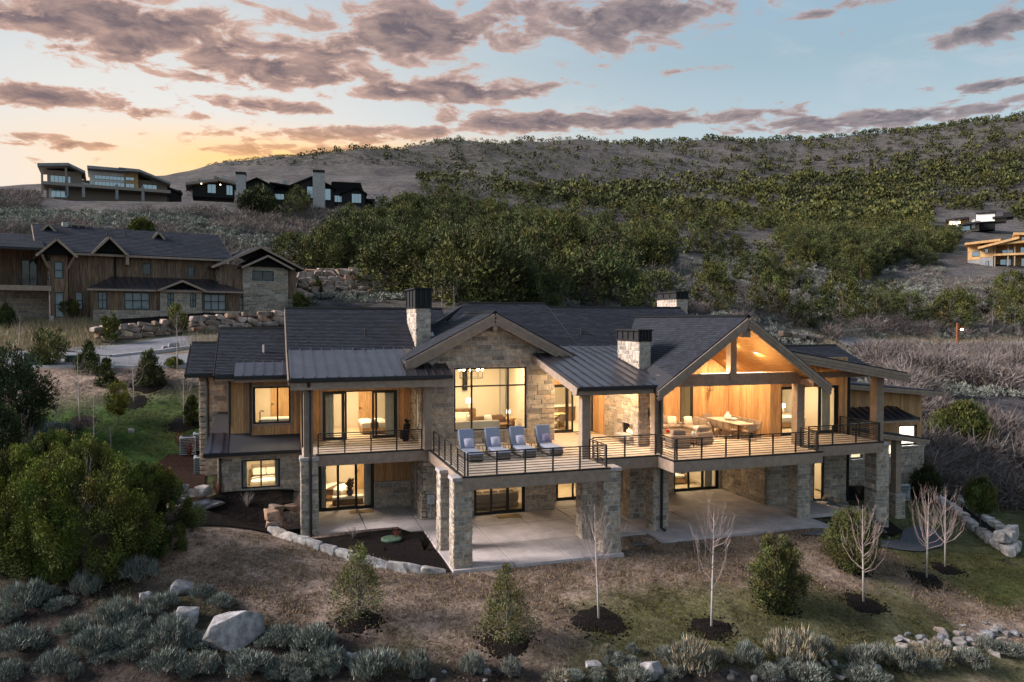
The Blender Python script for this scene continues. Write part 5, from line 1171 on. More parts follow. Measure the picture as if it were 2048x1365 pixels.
# bedroom right: lamp, mirror, chair
table_lamp((28.6, 37.6, DZ+.6), 'glowing bedside lamp in the upper right bedroom', .9); nt = empty('nightstand', (28.6, 37.6, DZ)); tag(nt, 'oak nightstand under the bedside lamp', 'nightstand'); MB().box(-.28, .28, -.22, .22, .1, .6).build('carcass', M['oak_door'], nt); MB().box(-.25, .25, -.235, -.222, .34, .57).build('drawer', M['oak_door'], nt)
mi = empty('arched_mirror', (25.5, 36.5, DZ)); tag(mi, 'tall arched mirror in the upper right bedroom', 'mirror')
pts = [(-.35, 0, 0), (-.35, 0, 1.5)]+[(-.35*math.cos(a), 0, 1.5+.35*math.sin(a)) for a in np.linspace(.2, 2.94, 9)]+[(.35, 0, 1.5), (.35, 0, 0), (-.35, 0, 0)]
MB().tube(pts, .025, 6).build('mirror_frame', M['walnut'], mi); MB().prism([(p[0]*.95, p[2]) for p in pts[:-1]], 'y', .005, .015).build('mirror_plate', M['ac_metal'], mi)
sh = empty('shelf_unit', (27.7, 36.5, 0)); tag(sh, 'dark shelf unit behind the narrow lower right door', 'shelves')
for k in range(5): MB().box(-.6, .6, -.2, .2, .1+k*.5, .14+k*.5).build('shelf', M['walnut'], sh)
for sx in (-1, 1): MB().box(sx*.6-.02, sx*.6+.02, -.2, .2, 0, 2.3).build('upright', M['walnut'], sh)
# ---------------------------------------------------------------- terrace and patio bits
gb = empty('golf_bag', (6.35, 37.6, DZ), R(20)); tag(gb, 'black golf bag standing on the left balcony by the stone wall', 'golf bag')
b = MB(); b.lathe([(.13, 0), (.15, .05), (.15, .3), (.17, .6), (.16, .85), (.14, .88)], 14); b.v = [(x+z*.10, y, z) for x, y, z in b.v]; b.build('bag', M['black_fabric'], gb)
for sy in (-1, 1): MB().soft(-.24, -.12, sy*.07-.06, sy*.07+.06, .12, .55, .03).build('pocket', M['black_fabric'], gb)
for k in range(5): MB().tube([(.08+random.uniform(-.08, .08), random.uniform(-.08, .08), .8), (.12+random.uniform(-.1, .1), random.uniform(-.1, .1), 1.02+random.uniform(0, .1))], [.02, .045], 6).build('club_head', M['black_fabric'], gb)
for sy in (-1, 1): MB().tube([(.05, sy*.1, .8), (.34, sy*.2, 0)], .012, 5).build('stand_leg', M['black_metal'], gb)
for x, y, z, l, r_ in ((4.25, 38.3, 0, 'tan doormat in front of the lower left doors', 0), (11.0, 35.2, 0, 'tan doormat in front of the lower centre doors', 0), (16.0, 37.2, DZ, 'tan doormat by the porch sliding door', 0)):
    o = MB().soft(-.6, .6, -.3, .3, .002, .022, .01).build('doormat', M['mat_coir'], None); o.location = (x, y, z); tag(o, l, 'mat')
eb = empty('utility_box', (7.25, 35.74, 1.0)); tag(eb, 'pale grey utility box on the stone wall by the patio', 'utility box'); MB().soft(-.17, .17, -.14, .04, -.24, .24, .05).build('cover', M['grey_box'], eb); MB().box(-.06, .06, -.15, -.139, -.1, .05).build('label_plate', M['ac_metal'], eb); MB().tube([(0, 0, -.24), (0, 0, -.9)], .025, 6).build('conduit', M['grey_box'], eb)
ld = empty('septic_lid', (4.95, 33.0, H(4.95, 33.0)+.03)); tag(ld, 'round green access lid in the mulch by the patio', 'lid'); MB().lathe([(.46, 0), (.46, .06), (.40, .085), (.1, .095)], 22).build('lid', M['green_lid'], ld)
for k in range(6): a = k*1.047; MB().box(.30*math.cos(a)-.03, .30*math.cos(a)+.03, .30*math.sin(a)-.03, .30*math.sin(a)+.03, .09, .105).build('rib', M['green_lid'], ld)
vl = MB().soft(-.3, .3, -.2, .2, 0, .05, .03).build('valve_lid', M['gravel'], None); vl.location = (15.0, 29.3, H(15.0, 29.3)+.02); tag(vl, 'small dark valve cover in the lawn between the two patios', 'lid')
def ac(loc, label, rz=0, s=1.0):
    t = empty('air_conditioner', loc, R(rz)); tag(t, label, 'air conditioner', 'outdoor air conditioning units'); w = .40*s; h = .92*s
    MB().box(-w+.03, w-.03, -w+.03, w-.03, .06, h-.06).build('coil', M['ac_dark'], t); MB().box(-w, w, -w, w, 0, .06).build('base_pan', M['ac_metal'], t); MB().soft(-w, w, -w, w, h-.07, h, .04).build('top_panel', M['ac_metal'], t)
    for sx in (-1, 1):
        for sy in (-1, 1): MB().box(sx*w-.05*(sx > 0), sx*w+.05*(sx < 0), sy*w-.05*(sy > 0), sy*w+.05*(sy < 0), .06, h-.07).build('corner_post', M['ac_metal'], t)
    n = 9
    for k in range(n):
        z = .12+(h-.25)*k/(n-1); m = MB()
        m.box(-w+.05, w-.05, -w+.0, -w+.02, z, z+.03); m.box(-w, -w+.02, -w+.05, w-.05, z, z+.03); m.box(w-.02, w, -w+.05, w-.05, z, z+.03); m.build('louvre', M['ac_metal'], t)
    MB().lathe([(.30*s, h), (.30*s, h+.03), (.27*s, h+.03), (.27*s, h+.005)], 20).build('fan_ring', M['ac_dark'], t)
    MB().box(w-.18, w-.04, -w-.003, -w+.03, .15, .55).build('service_panel', M['ac_metal'], t)
for px, py, D, l in ((376, 910, 40.6, 'pale air conditioner farthest up the mulch slope'), (403, 912, 41.2, 'air conditioner half hidden behind the others by the metal roof'), (405, 946, 38.7, 'pale air conditioner nearest the boulders')):
    p = at(px, py, D); ac((p[0], p[1], H(p[0], p[1])-.02), l, 4)
p = hit(1830, 975); 
ac((33.3, 33.6, H(33.3, 33.6)), 'dark air conditioner by the far right stone wall', 0, .95)
# ================================================================== ROCKS
def rock_mesh(seed, n=16, sx=1, sy=1, sz=1, flat=.8, pw=.6):
    r_ = random.Random(seed); bm = bmesh.new()
    for i in range(n):
        z = r_.uniform(-1, 1); a = r_.uniform(0, 6.283); q = math.sqrt(1-z*z); v = Vector((q*math.cos(a), q*math.sin(a), z))
        v = Vector([math.copysign(abs(c)**pw, c) for c in v])*r_.uniform(.82, 1.05)
        bm.verts.new((v.x*.5*sx, v.y*.5*sy, v.z*.5*sz))
    res = bmesh.ops.convex_hull(bm, input=bm.verts[:])
    bmesh.ops.delete(bm, geom=[g for g in res['geom_interior'] if isinstance(g, bmesh.types.BMVert)], context='VERTS')
    bmesh.ops.bevel(bm, geom=bm.edges[:], offset=.035, segments=1, affect='EDGES', clamp_overlap=True)
    bm.normal_update(); return bm
ROCKS = []
for k in range(28):
    bm = rock_mesh(100+k, 13+k % 5) if k < 14 else rock_mesh(100+k, 22, pw=.38); me = bpy.data.meshes.new('rock'); bm.to_mesh(me); bm.free(); ROCKS.append(me)
def rock_variants(mname, n=14, off=0, tl=((1, 1, 1), (1.2, 1.12, 1.05), (.78, .74, .70), (1.15, .95, .78), (.9, .92, .98))):
    out = []
    for k in range(n):
        me = ROCKS[off+k % 14].copy(); me.materials.clear(); me.materials.append(M[mname]); c = tl[k % len(tl)]
        a = np.ones((len(me.polygons), 4), np.float32); a[:, :3] = c; me.attributes.new('tint', 'FLOAT_COLOR', 'FACE').data.foreach_set('color', a.ravel()); out.append(me)
    return out
RP = rock_variants('rock_pale'); RT = rock_variants('rock_tan', 15, 14, ((1, 1, 1), (1.25, 1.2, 1.15), (.7, .66, .62), (1.1, .88, .72), (.95, .98, 1.02)))
RE = rock_variants('rock_pale', 15, 14, ((1.45, 1.42, 1.36), (1.25, 1.22, 1.18), (1.6, 1.5, 1.36), (1.3, 1.15, 1.0), (1.35, 1.36, 1.38)))
def rock(loc, s, meshes, name='rock', parent=None, rz=None, tilt=.12):
    o = bpy.data.objects.new(name, random.choice(meshes)); o.location = loc; o.scale = s
    o.rotation_euler = (random.uniform(-tilt, tilt), random.uniform(-tilt, tilt), random.uniform(0, 6.28) if rz is None else rz); link(o, parent); return o
def big_rock(px, py, wpx, hpx, label, seed, n=18, dep=.9, rz=0, name='boulder'):
    p = hit(px, py); D = (p-_C)@_F; w = wpx*D/FPX; h = hpx*D/FPX*1.02
    bm = rock_mesh(seed, n); me = bpy.data.meshes.new(name); bm.to_mesh(me); bm.free(); me.materials.append(M['rock_pale'])
    a = np.ones((len(me.polygons), 4), np.float32); a[:, :3] = (1.06, 1.05, 1.06); me.attributes.new('tint', 'FLOAT_COLOR', 'FACE').data.foreach_set('color', a.ravel())
    o = bpy.data.objects.new(name, me); o.scale = (w*1.05, w*dep, h*1.15); o.location = (p[0], p[1]+w*dep*.35, p[2]+h*.29); o.rotation_euler = (.06, .1, rz); link(o); tag(o, label, 'boulder'); return o
big_rock(472, 1303, 122, 84, 'largest pale angular boulder in the sagebrush', 11, 15, .75, -.3); big_rock(370, 1256, 62, 42, 'rounded grey boulder left of the largest boulder', 23, 20, .8, .5); big_rock(364, 1190, 54, 30, 'flat white boulder below the big juniper', 35, 18, .7, .2)
big_rock(289, 1214, 26, 34, 'small upright boulder among the sage left of the flat boulder', 41); big_rock(1312, 1362, 50, 40, 'grey boulder cut by the bottom edge of the picture', 57, 20, .8); big_rock(1760, 1345, 22, 14, 'small pale boulder near the bottom right sage', 58); big_rock(1190, 1338, 34, 12, 'flat pale slab rock near the bottom centre', 59); big_rock(975, 1350, 16, 14, 'small pale rock right of the centre sage', 60); big_rock(700, 1330, 28, 24, 'brownish rock beside the centre sage', 61); big_rock(712, 1318, 16, 12, 'small white rock behind the brownish rock', 62); big_rock(262, 866, 14, 10, 'small white rock on the left lawn edge', 63)
# riprap
for i in range(74):
    u = random.random(); px = 1795+u*255; py = 1300-u*28+random.gauss(0, 17)+ (10 if random.random() < .2 else 0)
    p = hit(px, py); s = random.choice((.2, .25, .3, .35, .42))*random.uniform(.85, 1.15)
    o = rock((p[0], p[1], p[2]+s*.08), (s*1.25, s*.9, s*.75), RP, 'rock'); tag(o, '%s rock %s of the stone drift at lower right' % ('large' if s > .37 else ('small' if s < .25 else 'medium'), 'at the near end' if u < .2 else ('in the first half' if u < .45 else ('in the middle' if u < .6 else ('in the far half' if u < .82 else 'at the picture edge')))), 'rock', 'rock drift at lower right')
for i in range(16):
    px = random.uniform(1450, 1790); py = random.uniform(1318, 1362); p = hit(px, py); s = random.uniform(.16, .34)
    o = rock((p[0], p[1], p[2]+s*.12), (s*1.2, s*.9, s*.7), RP, 'rock'); tag(o, 'small loose rock among the sage at the bottom', 'rock', 'loose rocks among the near sage')
for i in range(14):
    px = random.uniform(560, 1120); py = random.uniform(1325, 1364); p = hit(px, py); s = random.uniform(.10, .22)
    o = rock((p[0], p[1], p[2]+s*.12), (s*1.2, s*.9, s*.7), RP, 'rock'); tag(o, 'small loose rock in the dirt at bottom centre', 'rock', 'loose rocks at bottom centre')
# edging stones round the mulch bed
ed = thing_abs('stone_edging', (3.5, 30, 0)); tag(ed, 'curved row of pale edging stones around the mulch bed', 'stone edging')
ep = [(.0, 35.6), (.05, 34.9), (.15, 34.2), (.45, 33.6), (.9, 33.0), (1.35, 32.3), (1.85, 31.55), (2.4, 30.8), (2.95, 30.1), (3.55, 29.5), (4.2, 29.0), (4.85, 28.6), (5.5, 28.35), (6.15, 28.2)]
for i in range(len(ep)-1):
    a, b = ep[i], ep[i+1]; L = math.hypot(b[0]-a[0], b[1]-a[1]); n = 1 if L < .8 else 1
    x, y = (a[0]+b[0])/2, (a[1]+b[1])/2; s = L*1.12
    o = rock((x, y, H(x, y)+.11), (s*1.32, .46*random.uniform(.85, 1.2), .42), RE, 'rock', ed, math.atan2(b[1]-a[1], b[0]-a[0])+random.uniform(-.15, .15), .08)
def rock_wall(name, label, path, rows, s, meshes, loc, batter=.25, h=None, jitter=.12, step=None, zb=None):
    t = thing_abs(name, loc); tag(t, label, 'rock wall'); h = h or s*.62
    P = [Vector((p[0], p[1], 0)) for p in path]; cum = [0]
    for i in range(1, len(P)): cum.append(cum[-1]+(P[i]-P[i-1]).length)
    def pt(d):
        d = min(max(d, 0), cum[-1]-1e-6)
        for i in range(1, len(P)):
            if d <= cum[i]: f = (d-cum[i-1])/max(cum[i]-cum[i-1], 1e-6); return P[i-1].lerp(P[i], f), (P[i]-P[i-1]).normalized()
        return P[-1], (P[-1]-P[-2]).normalized()
    for r_ in range(rows):
        d = random.uniform(0, s*.6)
        while d < cum[-1]:
            w = s*random.uniform(.7, 1.7); c, dr = pt(d+w/2); nr = Vector((-dr.y, dr.x, 0)); c = c+nr*batter*r_*h/.6
            b = path[0]; base = H(*pt(d+w/2)[0][:2]) if zb is None else zb
            rock((c.x, c.y, base+h*(r_+.42)+random.uniform(-.05, .05)*h), (w*1.12, s*1.0, h*1.28*random.uniform(.9, 1.15)), meshes, 'rock', t, math.atan2(dr.y, dr.x)+random.uniform(-jitter, jitter), .07); d += w
    return t
A = lambda px, py, D: tuple(at(px, py, D)[:2])
rock_wall('boulder_wall', 'low tan boulder wall along the driveway below the neighbour house', [A(186, 690, 60), A(235, 682, 62), A(300, 678, 63.5), A(345, 675, 65)], 3, .9, RT, (-16, 62, 7.5), h=.42)
rock_wall('boulder_wall', 'tan boulder wall climbing to the neighbour house beside the dark roof', [A(375, 672, 66), A(430, 664, 68), A(500, 655, 70), A(562, 648, 72)], 3, .95, RT, (-6, 68, 8), h=.46)
rock_wall('boulder_wall', 'long pale pink boulder retaining wall behind the left chimney', [A(586, 606, 84), A(680, 611, 86), A(760, 615, 88), A(835, 618, 90)], 5, 1.3, RT, (3, 84, 12), h=.62, batter=.45)
rock_wall('boulder_wall', 'upper tier of the pale pink boulder wall behind the left chimney', [A(586, 578, 90), A(680, 582, 92), A(760, 588, 93), A(825, 596, 94)], 4, 1.3, RT, (3, 90, 13), h=.62, batter=.45)
rock_wall('boulder_wall', 'short stack of pale boulders below the air conditioners', [(-4.9, 37.0), (-4.0, 36.6), (-3.2, 36.6), (-2.6, 36.9)], 3, .75, RP, (-4, 36.7, 1), h=.42, batter=.3)
rock_wall('boulder_wall', 'stacked tan boulders beside the left stone pillar', [(.1, 34.6), (.12, 35.4), (.2, 36.1), (.6, 36.35), (1.2, 36.4)], 3, .75, RT, (.4, 36, .2), h=.38, batter=.1, zb=.0)
rock_wall('boulder_wall', 'line of pale rocks along the mulch strip at far right, house side', [A(1862, 985, 44.5), A(1900, 1010, 42.5), A(1950, 1045, 39.5), A(2000, 1085, 37), A(2022, 1110, 35.8)], 1, .62, RE, (36, 35, -1), h=.42)
rock_wall('boulder_wall', 'line of pale rocks along the mulch strip at far right, brush side', [A(1880, 985, 46), A(1925, 1008, 44), A(1975, 1040, 41), A(2025, 1075, 38.5)], 1, .58, RE, (38, 35, -1), h=.42)
rock_wall('boulder_wall', 'tumbled pale rocks ending the far right mulch strip', [A(2000, 1105, 36.2), A(2022, 1100, 36.4), A(2034, 1085, 37.6)], 2, .7, RE, (37, 33, -1.4), h=.5)
rock_wall('boulder_wall', 'curved row of rocks between right patio and stone pillar', [(27.6, 33.0), (27.9, 32.2), (28.2, 31.4), (28.5, 30.6), (28.7, 30.0)], 2, .5, RP, (28.2, 31.5, -.5), h=.34, batter=.1)
rock_wall('boulder_wall', 'rough rocks on the bank above the right gable roof', [A(1560, 694, 90), A(1600, 694, 91), A(1640, 694, 92)], 2, 1.2, RT, (50, 80, 6), h=.6)
mulch_bed([A(196, 664, 65.5), A(300, 658, 67.5), A(430, 652, 70), A(565, 642, 75), A(560, 634, 79), A(400, 638, 74), A(240, 640, 70)], dz=.10, label='dark mulch bank below the timber neighbour house', cell=1.2)
big_rock(348, 700, 26, 18, 'pale rounded rock on the driveway island', 71); big_rock(330, 702, 14, 12, 'smaller pale rock beside the driveway island rock', 72)
mulch_bed([A(1868, 988, 45), A(1905, 1010, 43.2), A(1962, 1043, 40.2), A(2015, 1085, 37.6), A(2030, 1080, 38), A(1975, 1038, 41), A(1920, 1006, 44.2), A(1885, 985, 46)], dz=.12, label='narrow dark mulch strip between two rows of rocks at far right')
# ================================================================== NEIGHBOURING HOUSES
NBO = at(250, 640, 73.0); NBR = -R(72.6-90)
nb = empty('timber_house', tuple(NBO), NBR); tag(nb, 'dark barn wood neighbour house with stone gables on the left slope', 'house')
def lbox(x0, x1, y0, y1, z0, z1, name, m_, par): return MB().box(x0, x1, y0, y1, z0, z1).build(name, M[m_], par)
def board_wall(par, u0, u1, w, z0, z1, holes=(), side=False, bw=.24):
    return plank_wall(par, '-x' if side else '-y', w, u0, u1, z0, z1, holes, w=bw, m_='barnwood', name='board_wall', plank='board', single=False)
def lwin(par, face, pos, u0, u1, z0, z1, mv=(), mh=(), back='blind'):
    w = window(par, face, pos, u0, u1, z0, z1, mv, mh, fw=.09, m_='teal_frame', g='far_glass', rec=.02)
    q = [P3(face, pos, u0+.05, z0+.05, -.28), P3(face, pos, u1-.05, z1-.05, -.26)]; MB().box(q[0][0], q[1][0], q[0][1], q[1][1], q[0][2], q[1][2]).build('blind', M[back], w); return w
def gable_roof(par, x0, x1, y0, y1, ze, zr, t=.18, axis_='y', oh=0, m_='shingle', fm='timber', expo=.35):
    """gable roof with its ridge along axis_"""
    if axis_ == 'y':
        xm = (x0+x1)/2; g = (zr-ze)/(xm-x0)
        shingle_roof(par, [(x0, y0), (xm, y0), (xm, y1), (x0, y1)], Plane(x0, 0, ze, g, 0), t, expo, .6, m_=m_); shingle_roof(par, [(xm, y0), (x1, y0), (x1, y1), (xm, y1)], Plane(x1, 0, ze, -g, 0), t, expo, .6, m_=m_)
        if zr-ze < 2.0: MB().prism([(x0+.35, ze+.1), (x1-.35, ze+.1), (xm, zr-.25)], 'y', y0+.55, y0+.75).build('gable_wall', M['barnwood'], par)
        for a, b in (((x0, y0-.02, ze), (xm, y0-.02, zr)), ((x1, y0-.02, ze), (xm, y0-.02, zr))): fascia(par, a, b, (0, -1, 0), .02, .20, 1, fm)
    else:
        ym = (y0+y1)/2; g = (zr-ze)/(ym-y0)
        shingle_roof(par, [(x0, y0), (x1, y0), (x1, ym), (x0, ym)], Plane(0, y0, ze, 0, g), t, expo, .6, m_=m_); shingle_roof(par, [(x0, ym), (x1, ym), (x1, y1), (x0, y1)], Plane(0, y1, ze, 0, -g), t, expo, .6, m_=m_)
        for x in (x0-.02, x1+.02): fascia(par, (x, y0, ze), (x, ym, zr), (0, 0, 0), .02, .2, 1, fm)
        fascia(par, (x0, y0+.02, ze), (x1, y0+.02, ze), (0, 0, 0), .06, .2, 1, fm)
def far_stone(par, face, pos, u0, u1, z0, z1, holes=(), hps=(), single=0):
    mb = MB()
    for r in rminus((u0, u1, z0, z1), holes):
        q = [(r[0], r[2]), (r[1], r[2]), (r[1], r[3]), (r[0], r[3])]
        for hp in hps: q = clip(q, hp)
        if len(q) >= 3: mb.hexa([P3(face, pos, p[0], p[1], -.25) for p in q], [P3(face, pos, p[0], p[1], 0) for p in q])
    w = mb.build('stone_wall', M['mortar'], par); s = MB()
    for q in stone_layout(u0, u1, z0, z1, holes, hps, (.25, .42), (.4, .9)): face_prism(s, face, pos, q, -.01, random.uniform(.02, .05), .015, tuple(.86*x for x in scol()))
    o = s.build('stone_facing', M['stone'], w, tint=True); o['kind'] = 'stuff'; return w
# upper block
board_wall(nb, -4.75, 8.3, 0, -1.0, 6.2, [(1.58, 2.37, 4.36, 5.5), (5.69, 6.38, 4.26, 5.37), (-4.17, -3.5, .94, 2.62)]); board_wall(nb, 0, 9, -4.75, -1, 6.2, side=True); lwin(nb, '-y', 0, 1.58, 2.37, 4.36, 5.5, back='dark_frame'); lwin(nb, '-y', 0, 5.69, 6.38, 4.26, 5.37, back='dark_frame'); lwin(nb, '-y', 0, -4.17, -3.5, .94, 2.62, mh=[1.8])
gable_roof(nb, -7.2, 9.9, -.9, 10.5, 6.2, 9.15, axis_='x'); lbox(8.2, 8.4, .2, 9.8, -1, 6.2, 'side_wall', 'barnwood', nb); lbox(-4.7, 8.2, 9.5, 9.7, -1, 6.2, 'back_wall', 'barnwood', nb)
# left bay with bracketed gable
board_wall(nb, -6.1, -4.78, -1.0, -.6, 6.0, [(-5.87, -5.12, 3.74, 5.29), (-5.85, -5.1, .2, 2.5)], bw=.2); board_wall(nb, -1, 0, -6.1, -.6, 6.0, side=True); lbox(-4.8, -4.7, -.9, 0, -.6, 6, 'side_wall', 'barnwood', nb); lwin(nb, '-y', -1.0, -5.87, -5.12, 3.74, 5.29, mh=[4.5]); lwin(nb, '-y', -1.0, -5.85, -5.1, .2, 2.5, mh=[1.4])
gable_roof(nb, -7.3, -4.1, -2.2, 4.5, 5.75, 7.3, fm='tan_trim'); gable_roof(nb, -7.0, -4.9, 3.5, 7, 8.0, 9.2, fm='tan_trim'); gable_roof(nb, -2.9, .05, -1.6, 5, 6.2, 7.8, fm='tan_trim'); gable_roof(nb, 3.0, 4.2, 3.0, 7, 8.3, 9.0, fm='tan_trim')
for x in (-6.3, -4.75): bar(MB(), (x, -.95, 4.7), (x+(-.55 if x < -5 else .5), -1.9, 5.8), .14, .16).build('bracket', M['timber'], nb)
lbox(.0, .25, -1.2, -.05, 5.2, 6.3, 'bracket', 'timber', nb); lbox(-.9, -.7, -.1, 0, 3.4, 6.2, 'corner_board', 'cedar', nb)
# left porch
shingle_roof(nb, [(-16, -2.0), (-6.6, -2.0), (-6.6, 4), (-16, 4)], Plane(0, -2.0, 6.35, 0, .28), .2, .35, .6); lbox(-16, -6.1, -1.2, -1.0, 2.6, 3.05, 'porch_beam', 'timber', nb); lbox(-16, -6.1, -1.0, 3.0, 2.8, 3.05, 'porch_floor', 'timber', nb)
board_wall(nb, -16, -6.1, 3.0, 3.05, 6.8, [(-8.2, -6.9, 3.1, 5.6)]); lwin(nb, '-y', 3.0, -8.2, -6.9, 3.1, 5.6, mv=[-7.55], back='dark_frame'); far_stone(nb, '-y', 2.0, -16, -6.1, -1, 2.75); railing(nb, (-15.9, -1.1), (-6.3, -1.1), 3.05, .95, 2.4)
for x in (-15.5, -11): lbox(x, x+.35, -1.15, -.8, 3.05, 6.3, 'porch_post', 'timber', nb)
lbox(-6.3, -5.95, -1.3, -.95, -1, .35, 'stone_pier', 'pale_stone', nb)
# lower front wing
wl_ = [(-.46, 1.72, .95, 2.57), (6.52, 8.64, .93, 2.54), (-2.62, -1.85, .99, 2.56)]
board_wall(nb, -3.0, 9.9, -3.0, .85, 2.85, wl_); far_stone(nb, '-y', -3.06, -3.0, 9.95, -1.2, .85); board_wall(nb, -3.0, 0, -3.0, -1, 2.85, side=True); lbox(9.8, 9.95, -2.9, 0, -1, 2.8, 'side_wall', 'barnwood', nb)
lwin(nb, '-y', -3.0, *wl_[0], mv=[.26, .98], mh=[1.8]); lwin(nb, '-y', -3.0, *wl_[1], mv=[7.22, 7.92], mh=[1.8]); lwin(nb, '-y', -3.0, *wl_[2], mv=[-2.23], mh=[1.8])
sw = [(3.17, 3.76, 1.22, 2.56), (5.2, 5.77, 1.2, 2.57)]; far_stone(nb, '-y', -3.3, 2.57, 6.25, -1.2, 3.75, sw, [(.42, 1, 3.62+.42*4.45), (-.42, 1, 3.62-.42*4.45)])
for s_ in sw: lwin(nb, '-y', -3.3, *s_, mv=[(s_[0]+s_[1])/2], mh=[1.9])
metal_roof(nb, [(-3.5, -3.6), (10.2, -3.6), (8.0, 0), (-1.0, 0)], Plane(0, -3.6, 2.85, 0, .35), .6); fascia(nb, (-3.5, -3.58, 2.85), (10.2, -3.58, 2.85), (0, 0, 0), .05, .16, 1); gable_roof(nb, 2.25, 6.6, -3.9, -1, 2.85, 3.8)
# right stone gable wing
far_stone(nb, '-y', -2.0, 10.6, 15.2, -.6, 6.2, [(11.49, 13.73, 4.01, 5.06)], [(.48, 1, 6.3+.48*12.85), (-.48, 1, 6.3-.48*12.85)]); lwin(nb, '-y', -2.0, 11.49, 13.73, 4.01, 5.06, mv=[12.6], back='dark_frame')
board_wall(nb, 8.4, 10.6, -1.6, 1.0, 5.6); far_stone(nb, '-y', -1.65, 8.4, 10.6, -1, 2.2); board_wall(nb, 15.2, 16.2, -1.6, 2.2, 5.5); far_stone(nb, '-y', -1.65, 15.2, 16.2, -1, 2.2); far_stone(nb, '-x', 8.4, -1.6, 6, -1, 5.4)
gable_roof(nb, 7.6, 16.9, -2.5, 8, 5.35, 7.55); gable_roof(nb, 10.2, 15.5, -2.9, 2, 5.35, 6.65)
c = part('chimney', nb); lbox(-4.7, -4.2, 4.6, 5.4, 8.4, 9.5, 'chimney_core', 'pale_stone', c); lbox(-4.2, -2.5, 4.7, 5.3, 8.4, 9.05, 'chimney_core', 'panel_brown', c); lbox(-4.1, -2.6, 4.6, 5.4, 9.25, 9.4, 'chimney_cap', 'panel_brown', c)
for x in (-4.05, -3.4, -2.75): lbox(x, x+.12, 4.65, 5.35, 9.05, 9.25, 'cap_post', 'panel_brown', c)
for x in (-1.0, .6): MB().tube([(x, 3.2, 8.0), (x, 3.2, 8.7)], .06, 6).build('vent_pipe', M['black_metal'], nb)
# ---- distant houses: local frame u to the camera's right, w away, sizes in metres
def far_house(name, px, py, D, label):
    az = math.atan((px-1024)/FPX); p = at(px, py, D); o = empty(name, tuple(p), -YAW-az); tag(o, label, 'house'); k = D/FPX; kx = k*math.cos(az)      # turned to face the valley
    def B(x0, x1, y0, y1, w0, w1, nm, m_, par=None): return MB().box((x0-px)*kx, (x1-px)*kx, w0, w1, (py-y1)*k, (py-y0)*k).build(nm, M[m_], par or o)
    def Rf(x0, y0, x1, y1, w0, w1, th=.35, nm='roof', m_='black_stain'):
        mb = MB(); mb.prism([((x0-px)*kx, (py-y0)*k), ((x1-px)*kx, (py-y1)*k), ((x1-px)*kx, (py-y1)*k-th), ((x0-px)*kx, (py-y0)*k-th)], 'y', w0, w1); return mb.build(nm, M[m_], o)
    def Wn(x0, x1, y0, y1, w, n=3, nm='window', g='far_glass', bk='blind', fr_='dark_frame'):
        t = part(nm, o); a0, a1, b0, b1 = (x0-px)*kx, (x1-px)*kx, (py-y1)*k, (py-y0)*k; MB().box(a0, a1, w-.02, w+.05, b0, b1).build('frame', M[fr_], t)
        for i in range(n):
            q0 = a0+.06+(a1-a0-.06)*i/n; q1 = a0+(a1-a0-.06)*(i+1)/n; MB().box(q0, q1, w-.07, w-.03, b0+.07, b1-.07).build('pane', M['far_light' if bk == 'far_light' else 'win_far'], t)
    return o, B, Rf, Wn
mat('win_far', (.34, .42, .47), .12, metal=.8, spec=1.0)
FH = lambda cx, cy: (60+cx/2.56, 310+cy/2.56)
# pale modern house
o, B, Rf, Wn = far_house('modern_house', 215, 398, 168, 'pale modern house with shed roofs on the left skyline')
Rf(82, 341.5, 140, 336, -2, 9, .6, m_='far_concrete'); Rf(140, 336, 172, 349, -2, 9, .5, m_='far_concrete'); B(98, 164, 348, 374, 1, 9, 'wall', 'panel_brown'); Wn(104, 143, 358, 373, .95, 5); B(88, 92, 342, 398, -1.4, -1, 'post', 'panel_brown'); B(133, 137, 345, 398, -1.4, -1, 'post', 'panel_brown')
Rf(176, 338, 252, 338, -2, 10, .6, m_='far_concrete'); B(180, 252, 342, 376, 1, 10, 'wall', 'stucco'); Wn(189, 250, 351, 359, .95, 8); Wn(189, 250, 363, 375, .95, 8); Rf(238, 336.5, 280, 337, -2, 10, .6, m_='far_concrete'); Rf(280, 337, 345, 358, -2, 10, .5, m_='far_concrete'); B(251, 278, 342, 378, .4, 9, 'tower', 'plywood'); Wn(252, 270, 351, 358, .35, 2); Wn(252, 270, 364, 374, .35, 2); B(278, 340, 352, 378, 2, 9, 'wall', 'panel_brown'); Wn(288, 318, 361, 377, 1.95, 3)
B(88, 345, 374, 380, -1.5, 8, 'deck', 'panel_brown'); B(95, 345, 380, 402, 3, 8, 'base_wall', 'panel_brown'); Wn(104, 140, 382, 398, 2.95, 4); B(100, 110, 381, 400, 2.9, 3.2, 'pale_pier', 'stucco'); B(165, 189, 360, 376, 3, 8, 'link_wall', 'panel_brown'); Wn(168, 186, 366, 374, 2.95, 2)
for x in (133, 165, 231, 284): B(x, x+6, 370, 400, -1.4, -.6, 'pier', 'far_concrete')
B(340, 372, 366, 392, 3, 8, 'garage', 'black_stain'); Rf(338, 360, 374, 372, 2, 9, .4)
# brown lodge between
o, B, Rf, Wn = far_house('lodge_house', 430, 390, 175, 'brown lodge with lit eaves between the two skyline houses')
Rf(372, 370, 436, 358, -1, 8, .6, m_='panel_brown'); Rf(428, 354, 476, 364, -1, 8, .6, m_='panel_brown'); B(385, 470, 364, 394, 1, 8, 'wall', 'cedar'); Wn(415, 432, 368, 386, .95, 2); Wn(453, 466, 368, 388, .95, 2); B(405, 420, 355, 364, 2, 4, 'chimney', 'pale_stone'); B(441, 455, 348, 358, 2, 4, 'chimney', 'pale_stone')
for x in (382, 402, 440): B(x, x+2, 369, 371, -.6, -.4, 'eave_light', 'far_light')
